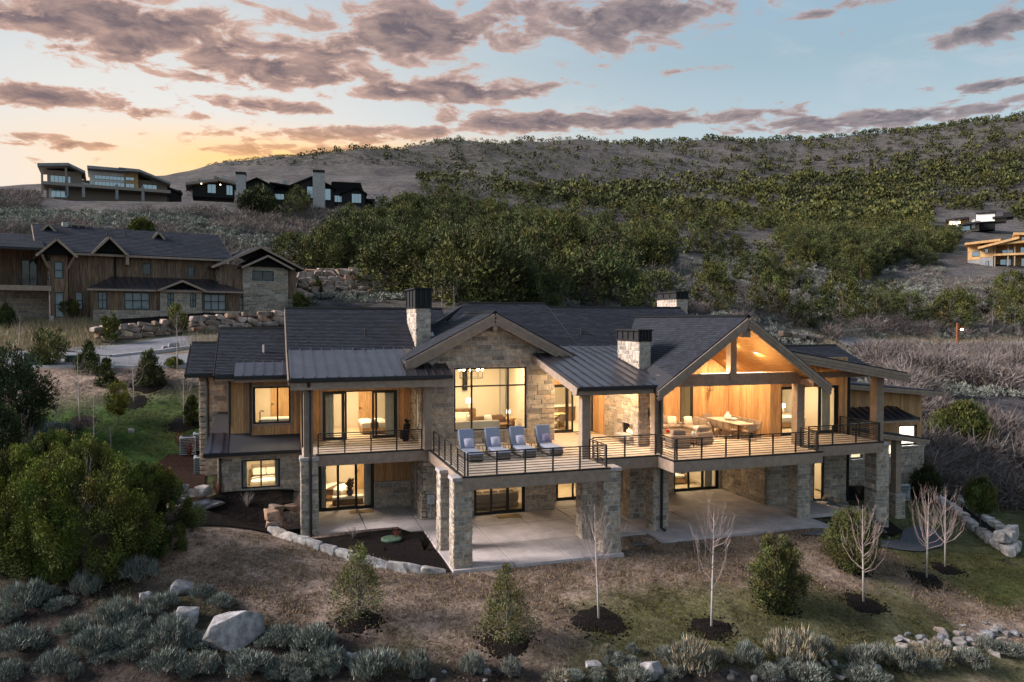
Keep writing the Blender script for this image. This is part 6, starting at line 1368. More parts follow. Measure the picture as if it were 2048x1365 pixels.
# black house with pale chimneys
o, B, Rf, Wn = far_house('black_house', 620, 418, 150, 'black gabled house with tall pale stone chimneys on the ridge')
def gab(x0, xm, x1, ye, yr, w0, w1, wall_y, wm='black_stain'):
    k = 150/FPX; X = lambda x: (x-620)*k*.967; Z = lambda y: (418-y)*k
    MB().prism([(X(x0), Z(wall_y)), (X(x1), Z(wall_y)), (X(x1), Z(ye)-.2), (X(xm), Z(yr)-.2), (X(x0), Z(ye)-.2)], 'y', w0+.8, w1).build('gable_wall', M[wm], o)
    Rf(x0-4, ye+3, xm, yr, w0, w1, .3, 'roof', 'shingle'); Rf(xm, yr, x1+4, ye+3, w0, w1, .3, 'roof', 'shingle')
gab(484, 515, 548, 372, 358, 1, 11, 402); gab(582, 625, 668, 372, 354, -1, 11, 416); gab(685, 716, 733, 380, 369, 0, 10, 414); B(540, 590, 378, 405, 3, 10, 'wall', 'black_stain'); Rf(540, 366, 590, 372, 1, 11, .3, m_='shingle'); B(660, 700, 378, 414, 2, 10, 'wall', 'black_stain'); MB().prism([((660-620)*.0954, 4.0), ((732-620)*.0954, 4.0), ((725-620)*.0954, 6.0), ((665-620)*.0954, 6.0)], 'y', 2.5, 3).build('roof', M['shingle'], o)
B(626, 650, 344.5, 418, -2.2, -.6, 'chimney', 'pale_stone'); B(626, 650, 344, 349, -2.3, -.5, 'chimney_cap', 'black_stain'); B(476, 494, 352, 396, 0, 2, 'chimney', 'pale_stone'); B(475, 495, 351, 356, -.1, 2.1, 'chimney_cap', 'black_stain'); B(565, 574, 356, 370, 4, 5, 'chimney', 'pale_stone')
Wn(614, 626, 374, 397, -.25, 1); Wn(650, 662, 377, 400, -.25, 1); Wn(670, 689, 386, 400, 1.95, 3); Wn(705, 725, 383, 402, .75, 3); Wn(549, 568, 386, 398, 2.95, 3); Wn(497, 506, 382, 392, 1.75, 1); Wn(614, 626, 407, 416, -.25, 1); B(582, 614, 404, 408, -2, 2, 'deck', 'black_stain'); B(582, 588, 404, 418, -2, -1.5, 'pier', 'pale_stone'); B(735, 760, 390, 412, 2, 9, 'wall', 'black_stain'); Rf(730, 388, 762, 402, 1, 9, .3, m_='shingle'); B(754, 768, 386, 408, 1, 3, 'chimney', 'pale_stone')
o, B, Rf, Wn = far_house('small_house', 805, 424, 172, 'small brown house with lit porch beside the tall junipers')
Rf(775, 405, 818, 399, -1, 7, .4, m_='panel_brown'); B(782, 815, 403, 424, 1.5, 7, 'wall', 'cedar'); Wn(800, 806, 408, 422, 1.45, 1); B(816, 831, 391, 420, 0, 2, 'chimney', 'pale_stone'); B(778, 781, 404, 424, -.8, -.5, 'post', 'panel_brown')
# plywood house under construction
FR_ = lambda cx, cy: (1500+cx/3.737, 380+cy/3.737)
o, B, Rf, Wn = far_house('unfinished_house', 1990, 534, 170, 'plywood clad house under construction at the right edge')
Rf(1928, 485, 2000, 480, -2, 11, .5, m_='plywood'); B(1934, 1960, 486, 519, 0, 10, 'wall', 'plywood'); B(1934, 1960, 519, 528, .05, 10, 'foundation', 'far_concrete'); Rf(1955, 495, 2036, 478, -3, 9, .5, m_='plywood'); B(1959, 1986, 493, 515, -1, 8, 'wall', 'plywood'); B(1959, 1986, 515, 533, -.95, 8, 'foundation', 'far_concrete'); Wn(1943, 1959, 502, 512, -.05, 1); Wn(1969, 1976, 498, 507, -1.05, 1); Wn(1971, 1977, 523, 532, -1.0, 1)
B(1986, 2075, 488, 534, 3, 10, 'wall', 'plywood'); B(1986, 2075, 509, 513, -1.5, 5, 'deck', 'plywood'); Rf(1986, 488, 2080, 484, -2.5, 10, .5, m_='plywood'); Rf(2025, 469, 2085, 473, -2, 9, .5, m_='plywood'); B(2034, 2075, 473, 488, 1, 9, 'wall', 'plywood'); Wn(2041, 2060, 474, 483, .95, 1)
for x, a, b in ((2004, 499, 509), (2040, 495, 509), (2000, 518, 534), (2042, 517, 534)): Wn(x, x+22, a, b, 2.95, 2)
for x in (1988, 2014, 2027, 2060): B(x, x+2.5, 488, 534, -1.3, -1, 'post', 'panel_brown')
# distant white block house
o, B, Rf, Wn = far_house('hillside_house', 1940, 467, 262, 'white and timber modern house among the junipers at right')
B(1952, 1989, 427, 444, 2, 12, 'upper_block', 'stucco'); B(1951, 1991, 425.5, 428, 1.5, 12.5, 'roof', 'black_stain'); Rf(1890, 437, 1938, 434, -1, 10, .6); B(1895, 1936, 438, 452, 1, 10, 'wall', 'plywood'); Wn(1898, 1920, 441, 451, .95, 3, bk='far_light'); Rf(1860, 452, 1910, 449, -2, 8, .6); B(1868, 1908, 453, 464, 0, 8, 'wall', 'stucco'); Wn(1880, 1905, 455, 463, -.05, 3); B(1909, 1916, 440, 466, -.5, 2, 'pier', 'stucco'); B(1943, 1950, 440, 457, 0, 3, 'pier', 'stucco'); Rf(1916, 448, 1960, 445, -2, 8, .6); B(1918, 1958, 449, 462, 1, 8, 'wall', 'panel_brown'); Wn(1922, 1940, 451, 461, .95, 2); B(1988, 2012, 434, 445, 3, 10, 'wall', 'panel_brown'); Rf(1984, 436, 2026, 434, 1, 11, .6); B(2005, 2020, 427, 436, 3, 5, 'chimney', 'black_stain'); B(1950, 1990, 444, 460, 3, 9, 'wall', 'cedar')
# ---------------------------------------------------------------- street lamp, hydrant, boxes, bollard
p = at(1915, 697, 100.5); z0 = H(p[0], p[1])
sl = empty('street_lamp', (p[0], p[1], z0), -YAW); tag(sl, 'rust coloured street lamp glowing beside the far road', 'street lamp')
MB().box(-.14, .14, -.14, .14, 0, 3.5).build('post', M['rust_steel'], sl); MB().box(.14, .8, -.05, .05, 2.9, 3.0).build('arm', M['rust_steel'], sl); MB().lathe([(.32, 0), (.20, .16), (.05, .24)], 12, (.55, 0, 2.72)).build('lamp_shade', M['rust_steel'], sl); MB().lathe([(.1, -.1), (.16, -.02), (.1, .06)], 10, (.55, 0, 2.66)).build('bulb', M['bulb_glow'], sl)
l = bpy.data.lights.new('street_bulb', 'POINT'); l.energy = 60; l.color = (1, .75, .5); l.shadow_soft_size = .15; lo = bpy.data.objects.new('street_bulb', l); lo.location = (.55, 0, 2.45); link(lo, sl)
p = at(1946, 699, 100.5); hy = empty('fire_hydrant', (p[0], p[1], H(p[0], p[1]))); tag(hy, 'small red fire hydrant beside the far road', 'hydrant'); MB().lathe([(.2, 0), (.2, .05), (.14, .07), (.14, .55), (.18, .57), (.16, .68), (.05, .76)], 12).build('barrel', M['hydrant_red'], hy)
for sx in (-1, 1): MB().tube([(sx*.12, 0, .45), (sx*.24, 0, .45)], .07, 8).build('outlet', M['hydrant_red'], hy)
def ubox(px, py, D, w, d, h, label):
    p = at(px, py, D); t = empty('transformer_box', (p[0], p[1], H(p[0], p[1])-.05), -YAW); tag(t, label, 'utility box'); MB().soft(-w/2, w/2, -d/2, d/2, .1, h, .05).build('cabinet', M['green_box'], t); MB().box(-w/2-.1, w/2+.1, -d/2-.1, d/2+.1, 0, .1).build('pad', M['kerb'], t); MB().box(-.01, .01, -d/2-.005, -d/2+.01, .15, h-.08).build('door_seam', M['dark_frame'], t); MB().box(.04, .08, -d/2-.03, -d/2, h*.5, h*.6).build('handle', M['ac_dark'], t)
ubox(75, 732, 50.2, 1.2, 1.0, .95, 'green transformer box half behind the lawn pine'); ubox(150, 724, 51, .9, .8, .55, 'small green utility box at the driveway corner')
p = at(227, 737, 49.5); bo = MB().lathe([(.06, 0), (.06, .45), (.03, .48)], 8).build('marker_post', M['blind'], None); bo.location = (p[0], p[1], H(p[0], p[1])); tag(bo, 'short pale marker post at the edge of the left lawn', 'marker')
# ================================================================== VEGETATION
def unit(v): return v/np.maximum(np.linalg.norm(v, axis=-1, keepdims=True), 1e-9)
def tris(P, Dr, ln, wd, rg):
    """leaf / sprig triangles: base P, direction Dr, length ln, width wd"""
    n = len(P); s = unit(np.cross(Dr, unit(rg.normal(size=(n, 3)))))
    V = np.stack([P-s*wd[:, None]*.5, P+s*wd[:, None]*.5, P+Dr*ln[:, None]], 1).reshape(-1, 3)
    return V, np.arange(3*n).reshape(-1, 3)
def crown(seed, h, w, ncl, nleaf, lsize, shape='bush', z0=.02, cr=.16, up=.5, lean=0, hue=(1, 1, 1), tip=(1.55, 1.35, .9), vert=1.25, shell=.25, core=0, cs=.42):
    rg = np.random.default_rng(seed)
    t = rg.beta(1.25, 1.15, ncl) if shape == 'bush' else rg.beta(1.0, 1.5, ncl)
    if shape == 'bush': prof = np.sin(np.pi*np.clip(t*.80+.17, 0, 1))**.75
    elif shape == 'cone': prof = (1-t)**.8*.95+.08
    else: prof = np.where(t < .3, .55+1.4*t, np.sqrt(np.clip(1-((t-.35)/.68)**2, 0, 1)))
    a = rg.uniform(0, 2*np.pi, ncl); lob = 1+.22*np.sin(a*3+seed)+.14*np.sin(a*5+seed*2.1+t*7)
    rr = prof*lob*np.sqrt(rg.uniform(shell, 1, ncl))*w/2
    C = np.stack([rr*np.cos(a), rr*np.sin(a), z0*h+t*(h-z0*h)*.93], -1)
    rad = cr*w*rg.uniform(.55, 1.25, ncl)*(.6+.6*prof)
    ct = rg.uniform(.45, 1.35, ncl); ch = rg.normal(0, .07, (ncl, 3))
    k = np.repeat(np.arange(ncl), nleaf); q = rg.normal(size=(len(k), 3)); q = unit(q)*np.cbrt(rg.uniform(0, 1, len(k)))[:, None]
    q[:, 2] *= vert
    P = C[k]+q*rad[k][:, None]
    out = unit(P-np.array([0, 0, h*.35])); D = unit(out*.6+np.array([0, 0, up])+rg.normal(size=P.shape)*.45)
    ln = lsize*rg.uniform(.6, 1.5, len(k)); V, T = tris(P, D, ln, ln*rg.uniform(.28, .5, len(k)), rg)
    if core:
        kc = np.repeat(np.arange(ncl), core); qc = unit(rg.normal(size=(len(kc), 3)))*rg.uniform(.1, .75, len(kc))[:, None]; Pc = C[kc]+qc*rad[kc][:, None]; lc = rad[kc]*cs*rg.uniform(.7, 1.3, len(kc)); Vc, Tc = tris(Pc-qc*lc[:, None]*.2, unit(qc+rg.normal(size=qc.shape)*.7+np.array([0, 0, .5])), lc, lc*.5, rg); V = np.concatenate([V, Vc]); T = np.concatenate([T, Tc+len(T)*3]); k = np.concatenate([k, kc]); q = np.concatenate([q, qc])
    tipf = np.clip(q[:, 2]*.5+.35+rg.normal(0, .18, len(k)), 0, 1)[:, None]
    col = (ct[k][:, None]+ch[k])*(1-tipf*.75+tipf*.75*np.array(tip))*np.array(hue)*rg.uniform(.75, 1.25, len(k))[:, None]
    V[:, 2] = np.maximum(V[:, 2], .0)
    return V, T, np.clip(col, .15, 3), C, rad
def trunk_mb(seed, h, r0, C, nl=10, n=6, fork=.35):
    rg = random.Random(seed); mb = MB(); top = (rg.uniform(-.04, .04)*h, rg.uniform(-.04, .04)*h, h*.8)
    mb.tube([(0, 0, -.1), (top[0]*.4, top[1]*.4, h*.35), top], [r0, r0*.65, r0*.12], n)
    idx = list(range(len(C))); rg.shuffle(idx)
    for i in idx[:nl]:
        c = C[i]; z = max(.05*h, min(c[2]*.55, h*.7)); f = z/(h*.8)
        mb.tube([(top[0]*f, top[1]*f, z), (c[0]*.55, c[1]*.55, (z+c[2])/2-.02*h), tuple(c)], [r0*.42*(1-f*.6), r0*.25, r0*.06], 4, cap=False)
    return mb
def make_tree(name, label, cat, group, seed, h, w, ncl, nleaf, ls, shape='bush', hue=(1, 1, 1), loc=(0, 0, 0), z0=.02, cr=.16, wood='bark', r0=None, nl=10, tip=(1.55, 1.35, .9), vert=1.25, shell=.25, core=0):
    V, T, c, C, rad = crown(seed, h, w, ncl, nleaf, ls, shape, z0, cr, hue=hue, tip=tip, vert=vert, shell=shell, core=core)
    t = empty(name, loc); tag(t, label, cat, group)
    trunk_mb(seed, h, r0 or h*.022, C, nl).build('trunk', M[wood], t, smooth=True)
    np_mesh('crown', V, T, M['juniper'], c, t)
    return t
# ---- foreground evergreens
def plant(px, py, hpx, wpx, label, seed, ncl, nleaf, ls, shape, hue=(1, 1, 1), name='juniper_tree', mulchr=0, **kw):
    p = hit(px, py); D = (p-_C)@_F; k = D/FPX
    t = make_tree(name, label, 'tree', None, seed, hpx*k, wpx*k, ncl, nleaf, ls, shape, hue, (p[0], p[1], p[2]-.03), **kw)
    t.rotation_euler = (0, 0, seed*1.3)
    if mulchr: mulch_ring(p, mulchr)
    return t
def mulch_ring(p, r, label='round dark mulch ring under a planted tree'):
    n = 26; vs = [(p[0], p[1], H(p[0], p[1])+.10)]; mb = MB()
    for rr in (.55, 1.0):
        for j in range(n):
            a = 2*math.pi*j/n; q = r*.88*rr*(1+.10*math.sin(3*a+p[0])+.06*math.sin(7*a)+random.uniform(-.06, .06)); x, y = p[0]+q*math.cos(a), p[1]+q*math.sin(a)*.9; vs.append((x, y, H(x, y)+(.085 if rr < .9 else .005)))
    fs = [(0, 1+j, 1+(j+1) % n) for j in range(n)]+[(1+j, 1+n+j, 1+n+(j+1) % n, 1+(j+1) % n) for j in range(n)]
    for j in range(46):
        a = random.uniform(0, 6.283); q = r*random.uniform(.85, 1.25); x, y = p[0]+q*math.cos(a), p[1]+q*math.sin(a)*.9; s_ = random.uniform(.02, .05); z = H(x, y)+.03; mb.hexa([(x-s_, y-s_*.5, z-.04), (x+s_, y-s_*.4, z-.04), (x+s_*.7, y+s_*.5, z-.04), (x-s_*.8, y+s_*.4, z-.04)], [(x-s_*.8, y-s_*.4, z+.01), (x+s_*.8, y-s_*.3, z+.015), (x+s_*.6, y+s_*.4, z+.01), (x-s_*.6, y+s_*.3, z+.012)])
    o = mb.add(vs, fs).build('mulch_ring', M['mulch'], None, smooth=True); struct(o, label)
OL = (1.08, 1.0, .95)
plant(716, 1240, 165, 118, 'olive young conifer with bare grey lower limbs below the mulch bed', 3, 120, 55, .07, 'cone', (1.75, 1.6, 1.7), mulchr=.85, wood='grey_wood', nl=70, cr=.13, r0=.05, z0=.1)
plant(1012, 1288, 168, 108, 'olive young conifer below the middle of the patio', 8, 120, 58, .07, 'cone', (1.65, 1.5, 1.6), mulchr=.9, wood='grey_wood', nl=70, cr=.14, r0=.05, z0=.12)
plant(1552, 1215, 152, 98, 'dense dark conifer on the lawn below the right patio', 14, 220, 110, .08, 'egg', (1.25, 1.15, 1.25), mulchr=.75, cr=.12, core=24)
plant(1703, 1135, 122, 92, 'dense dark conifer beside the gravel path', 21, 220, 100, .08, 'egg', (1.2, 1.15, 1.15), mulchr=.7, cr=.12, core=24)
for (px, py, h, w, l, sd, hue) in [(170, 1140, 265, 270, 'largest green juniper of the left clump', 31, (1.35, 1.4, .95)), (298, 1108, 185, 150, 'dark green juniper on the house side of the left clump', 32, (1.05, 1.1, .95)), (35, 1125, 235, 210, 'yellow green juniper at the left picture edge', 33, (1.4, 1.45, .95)), (110, 1075, 215, 190, 'juniper behind the left clump', 36, (1.2, 1.25, .95))]:
    plant(px, py, h, w, l, sd, 205, 520, .072, 'bush', hue, cr=.070, nl=60, z0=.0, vert=1.9, shell=.35, wood='grey_wood', tip=(1.9, 1.75, .85), core=60)
plant(22, 880, 195, 120, 'dark conifer at the left picture edge above the clump', 41, 220, 110, .15, 'egg', (.55, .68, .8), cr=.15)
plant(-10, 955, 150, 110, 'dark juniper bush at the left edge below the dark conifer', 42, 160, 110, .13, 'bush', (.6, .72, .8), cr=.15)
plant(100, 733, 80, 62, 'small pine in front of the green transformer box', 43, 80, 50, .15, 'egg', (1.4, 1.35, 1.2), cr=.15, z0=.15); plant(178, 745, 72, 42, 'small dark spruce on the far lawn edge', 44, 70, 45, .15, 'cone', (1.0, 1.05, 1.0), cr=.16); plant(298, 770, 78, 52, 'small dark spruce near the upper driveway island', 45, 90, 55, .14, 'cone', (1.0, 1.05, 1.05), cr=.16, mulchr=1.2)
plant(236, 850, 98, 40, 'yellow green budding young tree on the left lawn', 46, 70, 60, .11, 'egg', (1.9, 1.75, .8), cr=.16, z0=.25, wood='grey_wood', r0=.05); plant(355, 668, 62, 34, 'yellow green sapling in front of the neighbour stone gable', 47, 70, 50, .16, 'egg', (1.5, 1.4, .8), cr=.17, z0=.2, wood='grey_wood', r0=.06); plant(222, 690, 68, 30, 'thin pale green sapling by the neighbour house', 48, 60, 50, .16, 'egg', (1.3, 1.3, .9), cr=.17, z0=.2, wood='grey_wood', r0=.06); plant(140, 640, 58, 28, 'thin sapling against the neighbour wooden bay', 49, 50, 50, .18, 'egg', (1.1, 1.1, .8), cr=.17, z0=.1, wood='grey_wood', r0=.06)
plant(14, 655, 50, 36, 'small fir at the left picture edge by the grass bank', 50, 80, 60, .18, 'cone', (.7, .8, .75)); plant(384, 850, 62, 22, 'small dark evergreen at the corner of the stone wing', 51, 80, 70, .12, 'bush', (.7, .8, .7)); plant(348, 735, 20, 26, 'low yellow green shrub on the driveway island', 52, 50, 40, .12, 'bush', (1.3, 1.3, .8)); plant(214, 770, 60, 34, 'dark thin spruce behind the bare lawn trees', 53, 60, 45, .14, 'cone', (.9, 1.0, .95))
plant(1925, 915, 112, 108, 'large round juniper in the brush right of the house', 54, 220, 110, .18, 'bush', (1.0, 1.05, .85), cr=.14); plant(1958, 1068, 115, 48, 'small round headed evergreen on the far right mulch strip', 55, 90, 90, .12, 'egg', (1.05, 1.1, .8), z0=.42, cr=.18, r0=.05); plant(1855, 1000, 70, 42, 'dark evergreen right of the far stone wall', 56, 110, 80, .13, 'egg', (.6, .7, .7), z0=.12, cr=.17)
plant(635, 595, 42, 26, 'little spruce in front of the pink boulder wall', 57, 60, 50, .2, 'cone', (.75, .85, .8)); plant(600, 625, 40, 30, 'leafy sapling at the end of the boulder wall', 58, 50, 50, .18, 'egg', (1.0, 1.1, .8), z0=.25); plant(520, 432, 52, 66, 'lone round juniper below the black house', 59, 120, 60, .5, 'bush', (.6, .66, .7), cr=.17); plant(283, 480, 42, 42, 'yellow green juniper behind the neighbour roof', 60, 100, 60, .35, 'bush', (1.2, 1.2, .75)); plant(405, 398, 36, 40, 'juniper in front of the skyline lodge', 61, 90, 50, .4, 'bush', (.8, .85, .8))
# ---- bare aspens
def aspen_mb(seed, h, r0, spread, nb_=34):
    rg = random.Random(seed); mb = MB(); tw = MB()
    bend = [rg.uniform(-.045, .045)*h for _ in range(2)]
    pts = [(0, 0, -.1), (bend[0]*.3, bend[1]*.3, h*.3), (bend[0]*.7, bend[1]*.7, h*.6), (bend[0], bend[1], h)]
    mb.tube(pts, [r0, r0*.8, r0*.45, r0*.05], 7)
    for i in range(nb_):
        f = .30+.56*rg.random()**1.25; z = h*f; a = rg.uniform(0, 6.283); L = h*(.46*(1-f)+.14)*rg.uniform(.7, 1.15); s = spread*rg.uniform(.45, 1.35)
        x0, y0 = bend[0]*f, bend[1]*f; P = []
        for t in (0, .25, .55, 1.0): rr = s*L*(1-(1-t)**1.9); P.append((x0+rr*math.cos(a)+rg.uniform(-.02, .02)*L, y0+rr*math.sin(a)+rg.uniform(-.02, .02)*L, z+L*(.18*t+.78*t**1.5)))
        rb = r0*.34*(1-f*.5); k = rg.uniform(.8, 1.25); cc = (k*1.05, k, k) if rg.random() < .6 else (k*1.06, k*.97, k*.95)
        tw.tube(P, [rb, rb*.75, rb*.5, rb*.12], 4, cc, cap=False)
        for j in range(3):
            t = rg.uniform(.3, .95); q = Vector(P[1]).lerp(Vector(P[3]), t); a2 = a+rg.uniform(-1.3, 1.3); l2 = L*rg.uniform(.16, .34)
            tw.tube([q, q+Vector((math.cos(a2)*l2*.35, math.sin(a2)*l2*.35, l2*.5)), q+Vector((math.cos(a2)*l2*.45, math.sin(a2)*l2*.45, l2))], [rb*.42, rb*.3, rb*.1], 3, cc, cap=False)
    return mb, tw
def aspen(px, py, hpx, label, seed, mulchr=0, spread=.5, nb_=34):
    p = hit(px, py); D = (p-_C)@_F; h = hpx*D/FPX; t = empty('bare_tree', (p[0], p[1], p[2])); tag(t, label, 'tree', 'bare young aspens'); a, b = aspen_mb(seed, h, h*.0085+.010, spread, nb_)
    a.build('trunk', M['aspen_bark'], t, smooth=True); b.build('branches', M['aspen_twig'], t, tint=True)
    if mulchr: mulch_ring(p, mulchr)
AS = [(1198, 1242, 232, 'bare pale tree standing in front of the front right terrace pillar', 1, 1.05), (1423, 1258, 250, 'tallest bare tree on the lawn below the right patio', 2, .8), (1727, 1208, 200, 'bare tree between the conifer and the gravel path', 3, .85), (1853, 1160, 185, 'bare tree on the right lawn nearer the gravel path', 4, .8), (1890, 1138, 165, 'bare tree on the right lawn by the rock rows', 5, .75),
      (112, 868, 112, 'bare grey tree on the left lawn in front of the sage', 6, 0), (160, 846, 132, 'tall bare tree in a mulch ring on the left lawn', 7, .9), (268, 806, 100, 'bare tree in the middle of the left lawn ring', 8, .9), (368, 850, 112, 'bare tree in a mulch ring beside the stone wing', 9, 1.0), (188, 905, 118, 'thin bare tree above the juniper clump', 10, 0), (45, 945, 120, 'spreading bare tree at the left edge above the junipers', 11, 0), (355, 742, 118, 'bare tree on the driveway island', 12, 0), (222, 895, 45, 'short bare sapling above the juniper clump', 18, 0),
      (884, 618, 62, 'bare tree just right of the left chimney', 13, 0), (909, 618, 60, 'second bare tree right of the left chimney', 14, 0), (38, 700, 66, 'bare birch on the grass bank at left', 15, 0), (1095, 700, 40, 'bare tree behind the house', 16, 0), (1985, 655, 40, 'pale bare tree above the far road at right', 17, 0), (2010, 650, 34, 'smaller pale bare tree above the far road at right', 19, 0)]
for px, py, h, l, sd, mr in AS: aspen(px, py, h, l, sd, mr, nb_=30 if h > 150 else 22)
# ---- small shrubs in the mulch
def twig_shrub(px, py, hpx, label, m_, seed, n=24, name='bare_shrub', on=None):
    p = hit(px, py) if on is None else np.array(on); D = (p-_C)@_F; h = hpx*D/FPX; rg = random.Random(seed); t = empty(name, tuple(p)); tag(t, label, 'shrub'); mb = MB()
    for i in range(n):
        a = rg.uniform(0, 6.28); s = rg.uniform(.1, .6)*h; q = (s*math.cos(a), s*math.sin(a), h*rg.uniform(.5, 1)); mb.tube([(0, 0, 0), (q[0]*.45, q[1]*.45, q[2]*.55), q], [.012, .008, .003], 3, cap=False)
        mb.tube([(q[0]*.45, q[1]*.45, q[2]*.55), (q[0]*.5+rg.uniform(-.2, .2)*h, q[1]*.5+rg.uniform(-.2, .2)*h, q[2]*.95)], [.007, .003], 3, cap=False)
    mb.build('stems', M[m_], t)
twig_shrub(706, 1078, 28, 'grey bare shrub at the top of the mulch bed', 'grey_wood', 1); twig_shrub(790, 1078, 24, 'reddish bare shrub beside the green lid', 'red_twig', 2, 12); twig_shrub(848, 1102, 34, 'tan bare shrub near the patio corner in the mulch', 'drygrass', 3); twig_shrub(495, 1015, 32, 'tan bare shrub in the mulch below the lower window', 'grey_wood', 4); twig_shrub(437, 990, 26, 'rusty bare shrub near the boulders below the lower window', 'red_twig', 5); twig_shrub(545, 975, 34, 'bare shrub against the small lower window', 'grey_wood', 6); twig_shrub(378, 915, 46, 'red twig shrub in front of the air conditioners', 'red_twig', 7, 40); twig_shrub(362, 900, 40, 'second red twig shrub beside the air conditioners', 'red_twig', 8, 40); twig_shrub(1718, 990, 30, 'dark bare shrub against the far right stone wall', 'brown_fabric', 9)
twig_shrub(770, 1103, 12, 'tiny pale sprig in the mulch bed', 'sage', 10, 8)
# ---- sagebrush
def sage_arrays(seed, h, w, n=620, dry=0.0):
    rg = np.random.default_rng(seed); ncl = 60; a = rg.uniform(0, 6.283, ncl); r = np.sqrt(rg.uniform(.02, 1, ncl)); t = np.sqrt(np.clip(1-r*r*.8, 0, 1))*rg.uniform(.45, 1.0, ncl)
    C = np.stack([r*np.cos(a)*w*.45, r*np.sin(a)*w*.45, t*h*.72], -1); ct = rg.uniform(.55, 1.3, ncl)
    k = rg.integers(0, ncl, n); P = C[k]+rg.normal(size=(n, 3))*np.array([w, w, h])*.055; P[:, 2] = np.maximum(P[:, 2], .02*h)
    out = P*np.array([1, 1, .3]); D = unit(unit(out)*.45+np.array([0, 0, 1.0])+rg.normal(size=P.shape)*.33)
    ln = h*rg.uniform(.10, .24, n); V, T = tris(P, D, ln, np.full(n, .014)+h*.014, rg)
    zz = np.clip(P[:, 2]/h, 0, 1)[:, None]; col = (ct[k]*rg.uniform(.75, 1.25, n))[:, None]*np.ones(3)
    tipc = np.where((rg.random(n) < dry)[:, None], np.array([1.9, 1.35, .95]), np.array([1.0, 1.02, 1.0])); col = col*tipc
    low = rg.random(n) < .22; col[low] = np.array([.42, .33, .28])*rg.uniform(.7, 1.3, (low.sum(), 1))
    return V, T, col
SAGE = []
for k in range(7):
    V, T, c = sage_arrays(500+k, 1.0, 1.45, 2400, [0, 0, .08, .0, .45, .1, .0][k]); o = np_mesh('foliage', V, T, M['sage'], c); SAGE.append(o.data); bpy.data.objects.remove(o)
STEM = []
for k in range(3):
    rg = random.Random(k); mb = MB()
    for i in range(14): a = rg.uniform(0, 6.28); mb.tube([(0, 0, -.05), (.2*math.cos(a), .2*math.sin(a), .22), (.42*math.cos(a), .42*math.sin(a), .5)], [.035, .025, .01], 4, cap=False)
    o = mb.build('stems', M['grey_wood'], None); STEM.append(o.data); bpy.data.objects.remove(o)
def sagebrush(p, h, w, v, label, group, stems=True):
    t = empty('sagebrush', (p[0], p[1], p[2]-.02), random.uniform(0, 6.28)); tag(t, label, 'sagebrush', group); t.scale = (w/1.45, w/1.45, h)
    o = bpy.data.objects.new('foliage', SAGE[v]); link(o, t)
    if stems: o = bpy.data.objects.new('stems', random.choice(STEM)); link(o, t)
def sage_px(px, py, wpx, hpx, v, label, group):
    p = hit(px, py); D = (p-_C)@_F
    zn = next(b for a, b in [(90, 'at the left picture edge'), (210, 'below the yellow green juniper'), (310, 'left of the small upright boulder'), (400, 'beside the rounded boulder'), (540, 'around the largest boulder'), (680, 'right of the largest boulder'), (860, 'below the first young conifer'), (1100, 'below the second young conifer'), (1340, 'near the bottom edge boulder'), (1480, 'below the tallest bare tree'), (1680, 'below the dense dark conifer'), (1800, 'left of the rock drift'), (3000, 'in front of the rock drift')] if px < a)
    label = '%s %s sagebrush %s%s' % ('big' if wpx > 66 else ('medium' if wpx > 44 else 'little'), 'straw tipped' if v == 4 else ('grey' if v in (1, 5) else 'silver green'), zn, ', nearest the camera' if py > 1342 else (', farther up' if py < 1250 else ''))
    sagebrush(p, hpx*D/FPX*1.12, wpx*D/FPX*1.1, v, label, 'sagebrush across the foreground')
big = [(50, 1215, 82, 58, 0), (40, 1300, 90, 50, 1), (110, 1345, 70, 48, 3), (200, 1300, 85, 55, 0), (230, 1250, 75, 62, 2), (275, 1165, 70, 55, 6), (170, 1190, 50, 50, 1), (340, 1290, 80, 60, 3), (330, 1345, 90, 50, 6), (400, 1340, 70, 40, 2), (500, 1345, 80, 45, 0), (565, 1290, 70, 42, 1), (630, 1305, 80, 60, 6), (655, 1335, 70, 46, 3), (750, 1350, 90, 58, 0), (835, 1345, 48, 56, 2), (945, 1350, 44, 50, 3), (1020, 1355, 36, 50, 2), (1385, 1340, 76, 74, 4), (1495, 1325, 50, 46, 0), (1565, 1315, 62, 62, 4), (1605, 1325, 70, 72, 4), (1640, 1310, 50, 42, 5), (1725, 1330, 60, 44, 5), (1800, 1335, 55, 48, 5), (1870, 1325, 60, 46, 4), (1620, 1362, 70, 40, 0), (1730, 1365, 80, 36, 1), (1265, 1362, 60, 38, 2), (1120, 1364, 60, 24, 4), (405, 1195, 45, 30, 1), (440, 1215, 50, 30, 6), (255, 1290, 70, 45, 3), (20, 1355, 60, 36, 6), (150, 1265, 60, 40, 2), (320, 1225, 60, 46, 0), (590, 1340, 60, 40, 2), (1940, 1335, 60, 40, 5), (1970, 1300, 40, 34, 2), (1540, 1362, 50, 36, 3)]
for i, (px, py, w, h, v) in enumerate(big): sage_px(px, py, w, h, v, 'silver green sagebrush in the near left flat' if px < 480 else ('silver green sagebrush at the bottom middle' if px < 1100 else ('tall straw tipped sagebrush at the bottom right' if v == 4 else 'silver green sagebrush at the bottom right')), 'sagebrush in the near left flat' if px < 480 else ('sagebrush at the bottom middle' if px < 1100 else 'sagebrush at the bottom right'))
n = 0
while n < 44:
    px, py = random.uniform(-10, 900), random.uniform(1150, 1365)
    lim = 1170+px*.22
    if py < lim or (px > 560 and py < 1300): continue
    sage_px(px, py, random.uniform(28, 62), random.uniform(18, 40), random.randrange(7) if random.random() < .2 else random.choice((0, 1, 2, 3, 6)), 'small sagebrush scattered between the near boulders', 'small sage scattered in the foreground'); n += 1
